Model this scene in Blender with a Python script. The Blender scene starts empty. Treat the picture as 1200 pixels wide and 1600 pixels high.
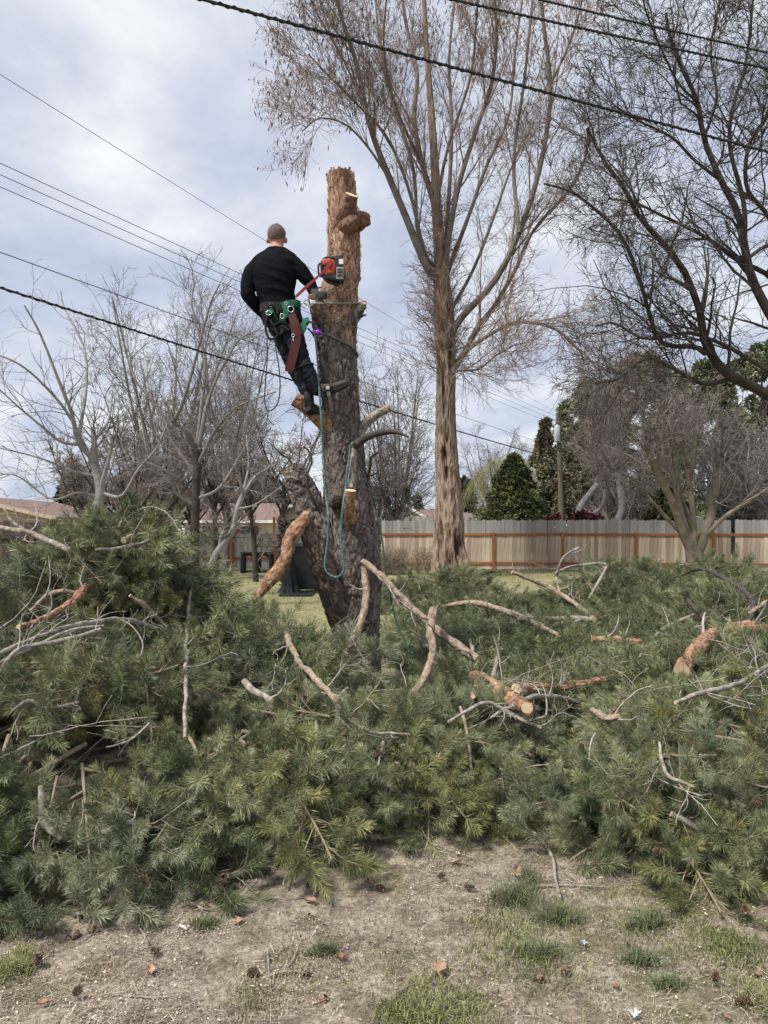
import bpy, bmesh, math, random
import numpy as np
from mathutils import Vector, Matrix, kdtree
R = math.radians
rng = np.random.default_rng(7)
random.seed(7)
scn = bpy.context.scene
COL = scn.collection

# ------------------------------------------------------------------ camera, sky, sun, exposure
CAM_Z, F, CX, CY = 1.6, 1155.0, 600.0, 825.0
cam_d = bpy.data.cameras.new('camera')
cam_d.sensor_fit = 'VERTICAL'
cam_d.sensor_height = 36.0
cam_d.lens = 36.0 * F / 1600.0
cam_d.shift_y = (CY - 800.0) / 1600.0
cam_d.clip_end = 2000.0
cam = bpy.data.objects.new('camera', cam_d)
cam.location = (0, 0, CAM_Z)
cam.rotation_euler = (R(90), 0, 0)
COL.objects.link(cam)
scn.camera = cam

SUN_EL, SUN_AZ = R(56), R(232)          # azimuth clockwise from +Y: behind the camera, a little to its left
world = bpy.data.worlds.new("World")
scn.world = world
world.use_nodes = True
wn, wl = world.node_tree.nodes, world.node_tree.links
wn.clear()
w_out = wn.new('ShaderNodeOutputWorld')
w_bg = wn.new('ShaderNodeBackground')
w_bg.inputs['Strength'].default_value = 0.1
wl.new(w_bg.outputs[0], w_out.inputs[0])
sky = wn.new('ShaderNodeTexSky')
sky.sky_type = 'NISHITA'
sky.sun_disc = False
sky.sun_elevation = SUN_EL
sky.sun_rotation = SUN_AZ
w_tc = wn.new('ShaderNodeTexCoord')
# clouds: project the view direction on a flat layer so that they flatten towards the horizon
w_sep = wn.new('ShaderNodeSeparateXYZ'); wl.new(w_tc.outputs['Generated'], w_sep.inputs[0])
w_zz = wn.new('ShaderNodeMath'); w_zz.operation = 'ADD'; w_zz.inputs[1].default_value = 0.30
w_abs = wn.new('ShaderNodeMath'); w_abs.operation = 'ABSOLUTE'; wl.new(w_sep.outputs[2], w_abs.inputs[0])
wl.new(w_abs.outputs[0], w_zz.inputs[0])
w_div = wn.new('ShaderNodeVectorMath'); w_div.operation = 'DIVIDE'
w_cz = wn.new('ShaderNodeCombineXYZ')
for k in range(3): wl.new(w_zz.outputs[0], w_cz.inputs[k])
wl.new(w_tc.outputs['Generated'], w_div.inputs[0]); wl.new(w_cz.outputs[0], w_div.inputs[1])
w_map = wn.new('ShaderNodeMapping'); wl.new(w_div.outputs[0], w_map.inputs[0])
w_map.inputs['Location'].default_value = (5.5, 5.5, 2.0)
def w_noise(scale, detail, rough, dist):
    n = wn.new('ShaderNodeTexNoise'); n.inputs['Scale'].default_value = scale
    n.inputs['Detail'].default_value = detail; n.inputs['Roughness'].default_value = rough
    n.inputs['Distortion'].default_value = dist
    wl.new(w_map.outputs[0], n.inputs['Vector']); return n
def w_ramp(src, stops):
    r = wn.new('ShaderNodeValToRGB'); wl.new(src, r.inputs[0])
    e = r.color_ramp.elements
    while len(e) < len(stops): e.new(0.5)
    for k, (p, c) in enumerate(stops):
        e[k].position = p; e[k].color = (*c, 1)
    return r
n1 = w_noise(1.9, 8, 0.55, 0.5)
n2 = w_noise(3.3, 6, 0.55, 0.2)
w_mixn = wn.new('ShaderNodeMix'); w_mixn.data_type = 'FLOAT'; w_mixn.inputs[0].default_value = 0.35
wl.new(n1.outputs[0], w_mixn.inputs[2]); wl.new(n2.outputs[0], w_mixn.inputs[3])
CLOUD = w_ramp(w_mixn.outputs[0], [(0.32, (2.75, 3.15, 4.2)), (0.43, (3.6, 3.95, 4.95)), (0.51, (4.4, 4.7, 5.45)),
                                   (0.58, (5.4, 5.6, 6.0)), (0.66, (6.7, 6.7, 6.8))])
w_mix = wn.new('ShaderNodeMix'); w_mix.data_type = 'RGBA'; w_mix.inputs[0].default_value = 0.9
wl.new(sky.outputs[0], w_mix.inputs[6]); wl.new(CLOUD.outputs[0], w_mix.inputs[7])
wl.new(w_mix.outputs[2], w_bg.inputs['Color'])

sun_d = bpy.data.lights.new('sun', 'SUN')
sun_d.energy = 3.4
sun_d.angle = R(8)
sun_d.color = (1.0, 0.95, 0.87)
sun = bpy.data.objects.new('sun', sun_d)
sdir = Vector((math.sin(SUN_AZ) * math.cos(SUN_EL), math.cos(SUN_AZ) * math.cos(SUN_EL), math.sin(SUN_EL)))
sun.rotation_euler = sdir.to_track_quat('Z', 'Y').to_euler()
sun.location = (-10, -20, 30)
COL.objects.link(sun)

scn.view_settings.view_transform = 'Standard'
scn.view_settings.look = 'None'
scn.view_settings.gamma = 1.0
scn.view_settings.use_curve_mapping = False
scn.view_settings.exposure = 0.65

# ------------------------------------------------------------------ helpers
def px(u, v, Y):
    """point of the place that shows at photo pixel (u, v) when it stands Y metres away"""
    return np.array(((u - CX) / F * Y, Y, CAM_Z + (CY - v) / F * Y))
def gnd(u, v):
    Y = CAM_Z * F / (v - CY)
    return px(u, v, Y)
def m_(p, Y):                          # pixels -> metres at a distance
    return p * Y / F

def hash3(i, seed=0):
    x = i[..., 0].astype(np.int64) * 374761393 + i[..., 1].astype(np.int64) * 668265263 + i[..., 2].astype(np.int64) * 2147483647 + seed * 1274126177
    x = (x ^ (x >> 13)) * 1274126177 & 0x7fffffff
    x = (x ^ (x >> 16)) & 0xffff
    return x / 65535.0
def vnoise(p, seed=0):
    i = np.floor(p); f = p - i; f = f * f * (3 - 2 * f)
    out = 0
    for dx in (0, 1):
        for dy in (0, 1):
            for dz in (0, 1):
                w = (f[..., 0] if dx else 1 - f[..., 0]) * (f[..., 1] if dy else 1 - f[..., 1]) * (f[..., 2] if dz else 1 - f[..., 2])
                out = out + w * hash3(i + np.array((dx, dy, dz)), seed)
    return out
def fbm(p, o=4, seed=0):
    s, a, t = 0, 0.5, 0
    for k in range(o):
        s = s + a * vnoise(p * 2 ** k, seed + k); t += a; a *= 0.5
    return s / t
def voro(p, seed=0):
    i = np.floor(p)
    f1 = np.full(p.shape[:-1], 9.0); f2 = f1.copy(); idd = np.zeros(p.shape[:-1])
    for dx in (-1, 0, 1):
        for dy in (-1, 0, 1):
            for dz in (-1, 0, 1):
                c = i + np.array((dx, dy, dz))
                q = c + np.stack([hash3(c, seed), hash3(c, seed + 11), hash3(c, seed + 23)], -1)
                d = np.linalg.norm(q - p, axis=-1)
                n = d < f1
                f2 = np.where(n, f1, np.minimum(f2, d)); f1 = np.where(n, d, f1)
                idd = np.where(n, hash3(c, seed + 31), idd)
    return f1, f2, idd

class MB:
    """collects faces, build() links them as one mesh object"""
    def __init__(s): s.v = []; s.f = []; s.n = 0; s.t = []
    def add(s, V, Fc, mi=0, tone=None, smooth=True):
        V = np.asarray(V, float).reshape(-1, 3)
        if len(V) == 0: return
        if isinstance(Fc, np.ndarray): Fc = [Fc]
        for a in Fc:
            a = np.asarray(a, np.int64)
            if a.ndim == 1: a = a[None]
            s.f.append((a + s.n, mi, smooth))
        s.v.append(V); s.n += len(V)
        if tone is None: tone = np.full(len(V), 0.5)
        s.t.append(np.broadcast_to(np.asarray(tone, float), (len(V),)))
    def mesh(s, name, mats):
        V = np.concatenate(s.v).astype(np.float32)
        me = bpy.data.meshes.new(name)
        li = np.concatenate([a.ravel() for a, _, _ in s.f]).astype(np.int32)
        tot = np.concatenate([np.full(len(a), a.shape[1]) for a, _, _ in s.f]).astype(np.int32)
        st = np.concatenate([[0], np.cumsum(tot)[:-1]]).astype(np.int32)
        mi = np.concatenate([np.full(len(a), m) for a, m, _ in s.f]).astype(np.int32)
        sm = np.concatenate([np.full(len(a), b) for a, _, b in s.f]).astype(bool)
        me.vertices.add(len(V)); me.vertices.foreach_set('co', V.ravel())
        me.loops.add(len(li)); me.loops.foreach_set('vertex_index', li)
        me.polygons.add(len(tot)); me.polygons.foreach_set('loop_start', st); me.polygons.foreach_set('loop_total', tot)
        me.polygons.foreach_set('material_index', mi); me.polygons.foreach_set('use_smooth', sm)
        at = me.attributes.new('tone', 'FLOAT', 'POINT')
        at.data.foreach_set('value', np.concatenate(s.t).astype(np.float32))
        for m in (mats if isinstance(mats, (list, tuple)) else [mats]): me.materials.append(m)
        me.update(calc_edges=True); me.validate()
        return me
    def build(s, name, mats, parent=None, **kw):
        return link(name, s.mesh(name, mats), parent, **kw)

def link(name, me, parent=None, loc=None, label=None, cat=None, group=None, kind=None):
    o = bpy.data.objects.new(name, me)
    COL.objects.link(o)
    if parent is not None:
        o.parent = parent
        if loc is None:
            o.matrix_parent_inverse = Matrix.Translation(parent.location).inverted()
    if loc is not None: o.location = loc
    tag(o, label, cat, group, kind)
    return o
def tag(o, label=None, cat=None, group=None, kind=None):
    if label: o['label'] = label
    if cat: o['category'] = cat
    if group: o['group'] = group
    if kind: o['kind'] = kind
    return o
def thing(name, label, cat, loc=(0, 0, 0), group=None):
    return link(name, None, None, Vector([float(c) for c in loc]), label, cat, group)
def struct(name, mb, mats): return mb.build(name, mats, kind='structure')

def unit(a): return a / np.maximum(np.linalg.norm(a, axis=-1, keepdims=True), 1e-9)
def spline(pts, n):
    """Catmull-Rom through points (any columns), n samples"""
    p = np.asarray(pts, float)
    if len(p) == 2: return p[0] + (p[1] - p[0]) * np.linspace(0, 1, n)[:, None]
    e = np.vstack([2 * p[0] - p[1], p, 2 * p[-1] - p[-2]])
    t = np.linspace(0, len(p) - 1 - 1e-6, n); i = t.astype(int); f = (t - i)[:, None]
    a, b, c, d = e[i], e[i + 1], e[i + 2], e[i + 3]
    return 0.5 * (2 * b + (c - a) * f + (2 * a - 5 * b + 4 * c - d) * f ** 2 + (3 * b - a - 3 * c + d) * f ** 3)
def frames(P):
    T = unit(np.gradient(P, axis=-2))
    d = unit(P[..., -1, :] - P[..., 0, :])
    ref = np.where((np.abs(d[..., 2:3]) > 0.75), np.array((0.31, 0.95, 0.0)), np.array((0.05, 0.12, 0.99)))
    ref = np.broadcast_to(ref[..., None, :], P.shape)
    A = unit(np.cross(T, ref)); B = np.cross(A, T)
    return T, A, B
def tubes(mb, P, Rd, S=6, mi=0, tone=None, cap=None, smooth=True):
    """P (N,K,3), Rd (N,K)"""
    P = np.asarray(P, float); Rd = np.asarray(Rd, float)
    if P.ndim == 2: P = P[None]; Rd = Rd[None]
    N, K = Rd.shape
    if N == 0: return
    T, A, B = frames(P)
    th = np.arange(S) / S * 2 * np.pi
    V = P[:, :, None] + Rd[:, :, None, None] * (np.cos(th)[:, None] * A[:, :, None] + np.sin(th)[:, None] * B[:, :, None])
    idx = np.arange(N * K * S).reshape(N, K, S)
    a, b = idx[:, :-1], idx[:, 1:]
    Fq = np.stack([a, np.roll(a, -1, 2), np.roll(b, -1, 2), b], -1).reshape(-1, 4)
    tn = None
    if tone is not None: tn = np.repeat(np.broadcast_to(np.asarray(tone), (N,)), K * S)
    mb.add(V, Fq, mi, tn, smooth)
    if cap is not None:                 # flat ends in material cap
        for k, flip in ((0, True), (K - 1, False)):
            ring = V[:, k].reshape(-1, 3)
            f = np.arange(N * S).reshape(N, S)
            mb.add(ring, f[:, ::-1] if flip else f, cap if not (isinstance(cap, tuple)) else cap[0 if flip else 1], None, False)
def tube(mb, pts, r, n=None, S=8, mi=0, cap=None, tone=None, smooth=True):
    """one smooth tube through world points; r a number, or a list along the points"""
    pts = np.asarray(pts, float)
    rr = np.full(len(pts), r, float) if np.isscalar(r) else np.interp(np.linspace(0, 1, len(pts)), np.linspace(0, 1, len(r)), r)
    q = spline(np.c_[pts, rr], n or max(2, 5 * (len(pts) - 1)))
    tubes(mb, q[:, :3], np.maximum(q[:, 3], 1e-4), S, mi, tone, cap, smooth)
    return q
def box(mb, c, s, rot=None, mi=0, bev=0.0):
    c = np.asarray(c, float); h = np.asarray(s, float) / 2
    if bev > 0:
        b = bmesh.new(); bmesh.ops.create_cube(b, size=1.0)
        for v in b.verts: v.co = Vector([v.co[k] * 2 * h[k] for k in range(3)])
        bmesh.ops.bevel(b, geom=b.edges[:], offset=bev, segments=2, affect='EDGES', profile=0.5)
        b.verts.index_update()
        V = np.array([v.co[:] for v in b.verts]); Fs = [np.array([v.index for v in f.verts]) for f in b.faces]; b.free()
    else:
        V = np.array([(x, y, z) for x in (-1, 1) for y in (-1, 1) for z in (-1, 1)], float) * h
        Fs = [np.array(((0, 1, 3, 2), (4, 6, 7, 5), (0, 4, 5, 1), (2, 3, 7, 6), (0, 2, 6, 4), (1, 5, 7, 3)))]
    if rot is not None: V = V @ np.array(rot).T
    mb.add(V + c, Fs, mi, None, False)
def rotz(a): return np.array(((math.cos(a), -math.sin(a), 0), (math.sin(a), math.cos(a), 0), (0, 0, 1)))
def frame_to(d, up=(0, 0, 1)):
    """matrix whose columns are x=d, y, z~up"""
    d = unit(np.asarray(d, float)); y = unit(np.cross(up, d)); z = np.cross(d, y)
    return np.stack([d, y, z], 1)
def ellipsoid(mb, c, r, rot=None, nu=20, nv=12, mi=0, keep=None):
    u = np.arange(nu) / nu * 2 * np.pi; v = np.linspace(0, np.pi, nv)
    V = np.stack([np.outer(np.sin(v), np.cos(u)), np.outer(np.sin(v), np.sin(u)), np.outer(np.cos(v), np.ones(nu))], -1) * np.asarray(r, float)
    if rot is not None: V = V @ np.array(rot).T
    V = (V + np.asarray(c)).reshape(-1, 3)
    i = np.arange(nu * nv).reshape(nv, nu)
    Fq = np.stack([i[:-1], i[1:], np.roll(i[1:], -1, 1), np.roll(i[:-1], -1, 1)], -1).reshape(-1, 4)
    if keep is not None:
        Fq = Fq[keep(V[Fq].mean(1))]
    mb.add(V, Fq, mi)

# ------------------------------------------------------------------ materials
def mat(name, stops, scale=4.0, rough=0.85, bump=0.0, bscale=None, stretch=(1, 1, 1), detail=5, tone=0.0, rand=0.0,
        spec=0.3, metal=0.0, coord='Object', dist=0.0, extra=None):
    """noise-driven colour ramp with fine relief; tone: how much the mesh's own per-piece value shifts it; rand: per object"""
    m = bpy.data.materials.new(name); m.use_nodes = True
    N, L = m.node_tree.nodes, m.node_tree.links
    b = N['Principled BSDF']
    b.inputs['Roughness'].default_value = rough
    b.inputs['Specular IOR Level'].default_value = spec
    b.inputs['Metallic'].default_value = metal
    if len(stops) == 1 and not bump:
        b.inputs['Base Color'].default_value = (*stops[0][1], 1)
        return m
    tc = N.new('ShaderNodeTexCoord'); mp = N.new('ShaderNodeMapping'); mp.inputs['Scale'].default_value = stretch
    L.new(tc.outputs[coord], mp.inputs[0])
    nz = N.new('ShaderNodeTexNoise'); nz.inputs['Scale'].default_value = scale; nz.inputs['Detail'].default_value = detail
    nz.inputs['Distortion'].default_value = dist
    nz.inputs['Roughness'].default_value = 0.6
    L.new(mp.outputs[0], nz.inputs['Vector'])
    fac = nz.outputs[0]
    def addto(fac, src, k):
        a = N.new('ShaderNodeMath'); a.operation = 'MULTIPLY_ADD'; a.inputs[1].default_value = k
        s2 = N.new('ShaderNodeMath'); s2.operation = 'SUBTRACT'; s2.inputs[1].default_value = 0.5
        L.new(src, s2.inputs[0]); L.new(s2.outputs[0], a.inputs[0]); L.new(fac, a.inputs[2]); return a.outputs[0]
    if tone:
        at = N.new('ShaderNodeAttribute'); at.attribute_name = 'tone'; fac = addto(fac, at.outputs['Fac'], tone)
    if rand:
        oi = N.new('ShaderNodeObjectInfo'); fac = addto(fac, oi.outputs['Random'], rand)
    rp = N.new('ShaderNodeValToRGB'); L.new(fac, rp.inputs[0])
    e = rp.color_ramp.elements
    while len(e) < len(stops): e.new(0.5)
    while len(e) > max(1, len(stops)): e.remove(e[-1])
    for k, (p, c) in enumerate(stops): e[k].position = p; e[k].color = (*c, 1)
    col = rp.outputs[0]
    if extra: col = extra(N, L, col, tc, fac)
    L.new(col, b.inputs['Base Color'])
    if bump:
        n2 = N.new('ShaderNodeTexNoise'); n2.inputs['Scale'].default_value = bscale or scale * 3; n2.inputs['Detail'].default_value = 6
        L.new(mp.outputs[0], n2.inputs['Vector'])
        bp = N.new('ShaderNodeBump'); bp.inputs['Strength'].default_value = 1.0; bp.inputs['Distance'].default_value = bump
        L.new(n2.outputs[0], bp.inputs['Height']); L.new(bp.outputs[0], b.inputs['Normal'])
    return m
def ramp(N, L, src, stops):
    r = N.new('ShaderNodeValToRGB'); L.new(src, r.inputs[0]); e = r.color_ramp.elements
    while len(e) < len(stops): e.new(0.5)
    for k, (p, c) in enumerate(stops):
        e[k].position = p; e[k].color = (*(c if not np.isscalar(c) else (c, c, c)), 1)
    return r.outputs[0]
def mixc(N, L, f, a, b):
    m = N.new('ShaderNodeMix'); m.data_type = 'RGBA'
    L.new(f, m.inputs[0])
    for s, k in ((a, 6), (b, 7)):
        if isinstance(s, tuple): m.inputs[k].default_value = (*s, 1)
        else: L.new(s, m.inputs[k])
    return m.outputs[2]
def noise_n(N, L, vec, scale, detail=4, rough=0.6):
    n = N.new('ShaderNodeTexNoise'); n.inputs['Scale'].default_value = scale; n.inputs['Detail'].default_value = detail
    n.inputs['Roughness'].default_value = rough
    L.new(vec, n.inputs['Vector']); return n.outputs[0]
def math_n(N, L, op, a, b=None, c=None):
    m = N.new('ShaderNodeMath'); m.operation = op
    for k, s in enumerate((a, b, c)):
        if s is None: continue
        if np.isscalar(s) and not hasattr(s, 'type'): m.inputs[k].default_value = float(s)
        else: L.new(s, m.inputs[k])
    return m.outputs[0]
# materials of the place
def trunk_extra(N, L, col, tc, fac):
    # warm flaking bark high on the stem, grey scaly bark with pale lichen low down
    geo = N.new('ShaderNodeNewGeometry'); sp = N.new('ShaderNodeSeparateXYZ'); L.new(geo.outputs['Position'], sp.inputs[0])
    nz = noise_n(N, L, geo.outputs['Position'], 2.6, 5)
    nzs = N.new('ShaderNodeMapping'); nzs.inputs['Scale'].default_value = (9, 9, 2.2); L.new(geo.outputs['Position'], nzs.inputs[0])
    st = noise_n(N, L, nzs.outputs[0], 1.0, 6)
    xx = math_n(N, L, 'MULTIPLY_ADD', sp.outputs[0], 1.2, 0.55)
    z = math_n(N, L, 'MULTIPLY_ADD', nz, 2.4, math_n(N, L, 'ADD', math_n(N, L, 'SUBTRACT', sp.outputs[2], 4.55), xx))
    z = math_n(N, L, 'MULTIPLY_ADD', st, 1.6, math_n(N, L, 'SUBTRACT', z, 0.6))
    f = ramp(N, L, z, [(0.25, 0.0), (0.75, 1.0)])
    warm = ramp(N, L, st, [(0.25, (0.15, 0.09, 0.065)), (0.42, (0.28, 0.165, 0.11)), (0.58, (0.37, 0.235, 0.165)), (0.75, (0.41, 0.31, 0.24))])
    c = mixc(N, L, f, col, warm)
    at = N.new('ShaderNodeAttribute'); at.attribute_name = 'tone'
    v = N.new('ShaderNodeMapRange'); v.inputs[3].default_value = 0.5; v.inputs[4].default_value = 1.4; L.new(at.outputs['Fac'], v.inputs[0])
    hs = N.new('ShaderNodeHueSaturation'); L.new(v.outputs[0], hs.inputs['Value']); L.new(c, hs.inputs['Color'])
    lich = noise_n(N, L, geo.outputs['Position'], 38, 3)
    lf = ramp(N, L, lich, [(0.60, 0.0), (0.68, 0.75)])
    inv = math_n(N, L, 'SUBTRACT', 1.0, f)
    return mixc(N, L, math_n(N, L, 'MULTIPLY', lf, inv), hs.outputs[0], (0.36, 0.34, 0.315))
M = {}
M['trunk'] = mat('pine_bark', [(0.3, (0.075, 0.06, 0.052)), (0.5, (0.145, 0.115, 0.098)), (0.7, (0.22, 0.185, 0.165))], 9, 0.95, 0.012, 45, (1, 1, 0.4), extra=trunk_extra)
M['orange_bark'] = mat('orange_bark', [(0.3, (0.10, 0.058, 0.04)), (0.42, (0.235, 0.125, 0.075)), (0.56, (0.37, 0.215, 0.125)), (0.72, (0.47, 0.36, 0.26))], 20, 0.9, 0.012, 50, tone=0.22, detail=8)
M['tan_bark'] = mat('tan_bark', [(0.28, (0.13, 0.10, 0.08)), (0.42, (0.23, 0.18, 0.14)), (0.52, (0.33, 0.235, 0.165)), (0.60, (0.35, 0.295, 0.24)), (0.76, (0.43, 0.385, 0.335))], 22, 0.9, 0.010, 60, tone=.16, detail=8)
M['grey_bark'] = mat('grey_twig_bark', [(0.3, (0.13, 0.105, 0.085)), (0.5, (0.27, 0.235, 0.20)), (0.7, (0.43, 0.39, 0.345))], 30, 0.9, 0.006, 50, tone=0.25)
M['dark_bark'] = mat('dark_branch_bark', [(0.3, (0.035, 0.03, 0.027)), (0.7, (0.10, 0.085, 0.075))], 12, 0.9, 0.006, 40)
M['red_bark'] = mat('reddish_torn_bark', [(0.3, (0.09, 0.05, 0.038)), (0.55, (0.21, 0.115, 0.08)), (0.75, (0.32, 0.22, 0.165))], 18, 0.95, 0.012, 40)
M['limb_mixed'] = mat('grey_brown_torn_bark', [(0.3, (0.07, 0.05, 0.04)), (0.5, (0.155, 0.115, 0.09)), (0.62, (0.25, 0.155, 0.11)), (0.75, (0.30, 0.22, 0.17))], 12, 0.95, 0.012, 40, tone=.25)
M['cut_wood'] = mat('cut_wood', [(0.35, (0.50, 0.34, 0.20)), (0.6, (0.66, 0.49, 0.31))], 14, 0.8, 0.003, 60)
M['needle'] = mat('pine_needles', [(0.18, (0.036, 0.050, 0.025)), (0.40, (0.092, 0.118, 0.058)), (0.60, (0.175, 0.203, 0.097)), (0.84, (0.35, 0.37, 0.20))], 2.0, 0.45, tone=0.5, rand=0.34, spec=0.35)
M['needle_far'] = mat('pine_needles_back', [(0.2, (0.055, 0.07, 0.04)), (0.5, (0.13, 0.155, 0.09)), (0.8, (0.24, 0.26, 0.16))], 2.0, 0.6, tone=0.6, spec=0.2)
M['needle_pale'] = mat('grey_green_needles', [(0.18, (0.045, 0.058, 0.035)), (0.40, (0.10, 0.125, 0.072)), (0.60, (0.17, 0.20, 0.115)), (0.84, (0.33, 0.355, 0.22))], 2.0, 0.45, tone=0.5, rand=0.3, spec=0.35)
M['needle_yellow'] = mat('yellowing_needles', [(0.18, (0.05, 0.055, 0.02)), (0.40, (0.115, 0.125, 0.045)), (0.60, (0.20, 0.205, 0.075)), (0.84, (0.36, 0.34, 0.15))], 2.0, 0.45, tone=0.5, rand=0.3, spec=0.35)
M['shoot'] = mat('shoot_bark', [(0.3, (0.16, 0.12, 0.08)), (0.7, (0.34, 0.28, 0.20))], 20, 0.85)
M['cone'] = mat('cone_scales', [(0.3, (0.07, 0.046, 0.03)), (0.7, (0.33, 0.235, 0.165))], 60, 0.8, tone=0.6)
M['willow_bark'] = mat('furrowed_bark', [(0.28, (0.075, 0.052, 0.038)), (0.46, (0.24, 0.172, 0.125)), (0.70, (0.40, 0.315, 0.25))], 3.4, 0.95, 0.06, 7, (2.4, 2.4, 0.6), tone=0.3, detail=8)
M['willow_limb'] = mat('limb_bark', [(0.3, (0.095, 0.08, 0.07)), (0.7, (0.225, 0.195, 0.175))], 3, 0.95, 0.02, 8)
M['willow_twig'] = mat('reddish_twigs', [(0.3, (0.185, 0.13, 0.11)), (0.7, (0.39, 0.30, 0.265))], 0.4, 0.9, tone=0.4)
M['dead_leaf_hang'] = mat('hanging_dead_leaves', [(0.3, (0.11, 0.07, 0.05)), (0.7, (0.26, 0.165, 0.12))], 2, 0.8, tone=0.6)
M['dark_tree'] = mat('dark_tree_bark', [(0.3, (0.025, 0.021, 0.018)), (0.7, (0.075, 0.06, 0.05))], 4, 0.95, 0.02, 9)
M['dark_twig'] = mat('dark_twigs', [(0.3, (0.04, 0.034, 0.03)), (0.7, (0.12, 0.10, 0.09))], 0.5, 0.9, tone=0.4)
M['mid_bark'] = mat('mossy_grey_bark', [(0.3, (0.10, 0.082, 0.055)), (0.52, (0.20, 0.165, 0.12)), (0.68, (0.28, 0.245, 0.215))], 3, 0.95, 0.015, 9, tone=0.2)
M['mid_twig'] = mat('grey_pink_twigs', [(0.3, (0.13, 0.105, 0.097)), (0.7, (0.30, 0.257, 0.24))], 0.5, 0.9, tone=0.5)
M['pale_bark'] = mat('pale_grey_bark', [(0.3, (0.16, 0.15, 0.145)), (0.6, (0.34, 0.325, 0.31)), (0.75, (0.11, 0.10, 0.095))], 5, 0.9, 0.01, 14)
M['grey_tw'] = mat('cool_grey_twigs', [(0.3, (0.12, 0.105, 0.10)), (0.7, (0.30, 0.275, 0.265))], 0.5, 0.9, tone=0.5)
M['thicket'] = mat('thicket_twigs', [(0.3, (0.12, 0.095, 0.085)), (0.7, (0.29, 0.24, 0.22))], 0.5, 0.9, tone=0.5)
M['moss_branch'] = mat('mossy_branch', [(0.3, (0.04, 0.03, 0.022)), (0.7, (0.10, 0.08, 0.045))], 14, 0.95, 0.006, 40)
def leafmat(n, a, b, c, tone=0.7): return mat(n, [(0.2, a), (0.5, b), (0.8, c)], 0.35, 0.7, tone=tone, spec=0.2)
M['juniper'] = leafmat('juniper_foliage', (0.03, 0.042, 0.019), (0.078, 0.094, 0.036), (0.21, 0.21, 0.075))
M['conifer'] = leafmat('conifer_foliage', (0.06, 0.078, 0.042), (0.125, 0.15, 0.08), (0.23, 0.245, 0.14))
M['brown_conifer'] = leafmat('browned_conifer_foliage', (0.085, 0.075, 0.046), (0.16, 0.143, 0.088), (0.25, 0.23, 0.145))
M['far_conifer'] = leafmat('far_conifer_foliage', (0.022, 0.03, 0.024), (0.04, 0.05, 0.04), (0.065, 0.075, 0.055))
M['yellow_strand'] = leafmat('yellow_green_strands', (0.16, 0.15, 0.07), (0.26, 0.25, 0.12), (0.38, 0.36, 0.2))
M['red_hedge'] = leafmat('dark_red_foliage', (0.06, 0.015, 0.018), (0.12, 0.03, 0.035), (0.19, 0.06, 0.06))
M['dry_weed'] = leafmat('dry_weed', (0.22, 0.17, 0.12), (0.32, 0.26, 0.2), (0.42, 0.36, 0.28))
def picket_extra(N, L, col, tc, fac):
    sp = N.new('ShaderNodeSeparateXYZ'); L.new(tc.outputs['Object'], sp.inputs[0])
    nz = noise_n(N, L, tc.outputs['Object'], 5, 4)
    z = math_n(N, L, 'MULTIPLY_ADD', nz, 0.25, sp.outputs[2])
    f = ramp(N, L, math_n(N, L, 'MULTIPLY', z, 0.5), [(0.70, 0.0), (0.76, 1.0)])
    oi = N.new('ShaderNodeObjectInfo')
    v = N.new('ShaderNodeMapRange'); v.inputs[3].default_value = 0.78; v.inputs[4].default_value = 1.28; L.new(oi.outputs['Random'], v.inputs[0])
    c = mixc(N, L, f, col, (0.315, 0.30, 0.29))
    hs = N.new('ShaderNodeHueSaturation'); L.new(v.outputs[0], hs.inputs['Value']); L.new(c, hs.inputs['Color']); return hs.outputs[0]
M['picket'] = mat('weathered_picket', [(0.3, (0.34, 0.255, 0.185)), (0.52, (0.46, 0.365, 0.275)), (0.72, (0.53, 0.44, 0.345))], 3.0, 0.9, 0.006, 20, (8, 8, 0.7), rand=0.25, extra=picket_extra)
M['stain'] = mat('orange_stained_timber', [(0.3, (0.23, 0.085, 0.032)), (0.7, (0.37, 0.155, 0.062))], 4, 0.75, 0.003, 20, (6, 6, 0.6), rand=0.2)
M['grey_picket'] = mat('grey_picket', [(0.3, (0.24, 0.225, 0.21)), (0.7, (0.40, 0.38, 0.36))], 3, 0.9, 0.004, 20, (8, 8, 0.6), rand=0.35)
M['dark_picket'] = mat('dark_brown_picket', [(0.3, (0.06, 0.045, 0.037)), (0.7, (0.15, 0.115, 0.095))], 3, 0.9, 0.006, 20, (8, 8, 0.6), rand=0.4)
M['roof_brown'] = mat('brown_shingles', [(0.3, (0.15, 0.10, 0.085)), (0.7, (0.24, 0.17, 0.145))], 6, 0.95, 0.01, 8)
M['roof_grey'] = mat('grey_shingles', [(0.3, (0.11, 0.105, 0.105)), (0.7, (0.19, 0.18, 0.18))], 6, 0.95, 0.01, 8)
M['wall_tan'] = mat('tan_house_wall', [(0.3, (0.40, 0.29, 0.21)), (0.7, (0.48, 0.36, 0.27))], 2, 0.9)
M['wall_cream'] = mat('cream_house_wall', [(0.3, (0.48, 0.43, 0.34)), (0.7, (0.56, 0.50, 0.41))], 2, 0.9)
M['white_trim'] = mat('white_trim', [(0.3, (0.66, 0.66, 0.66)), (0.7, (0.78, 0.78, 0.78))], 3, 0.7)
M['tan_trim'] = mat('tan_trim', [(0.3, (0.46, 0.36, 0.27)), (0.7, (0.55, 0.44, 0.34))], 3, 0.7)
M['glass'] = mat('window_glass', [(0.4, (0.03, 0.035, 0.04)), (0.6, (0.05, 0.055, 0.06))], 1, 0.1, spec=0.5)
M['red_paint'] = mat('dark_red_shutter', [(0.4, (0.23, 0.025, 0.03)), (0.6, (0.30, 0.04, 0.04))], 4, 0.7)
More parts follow.
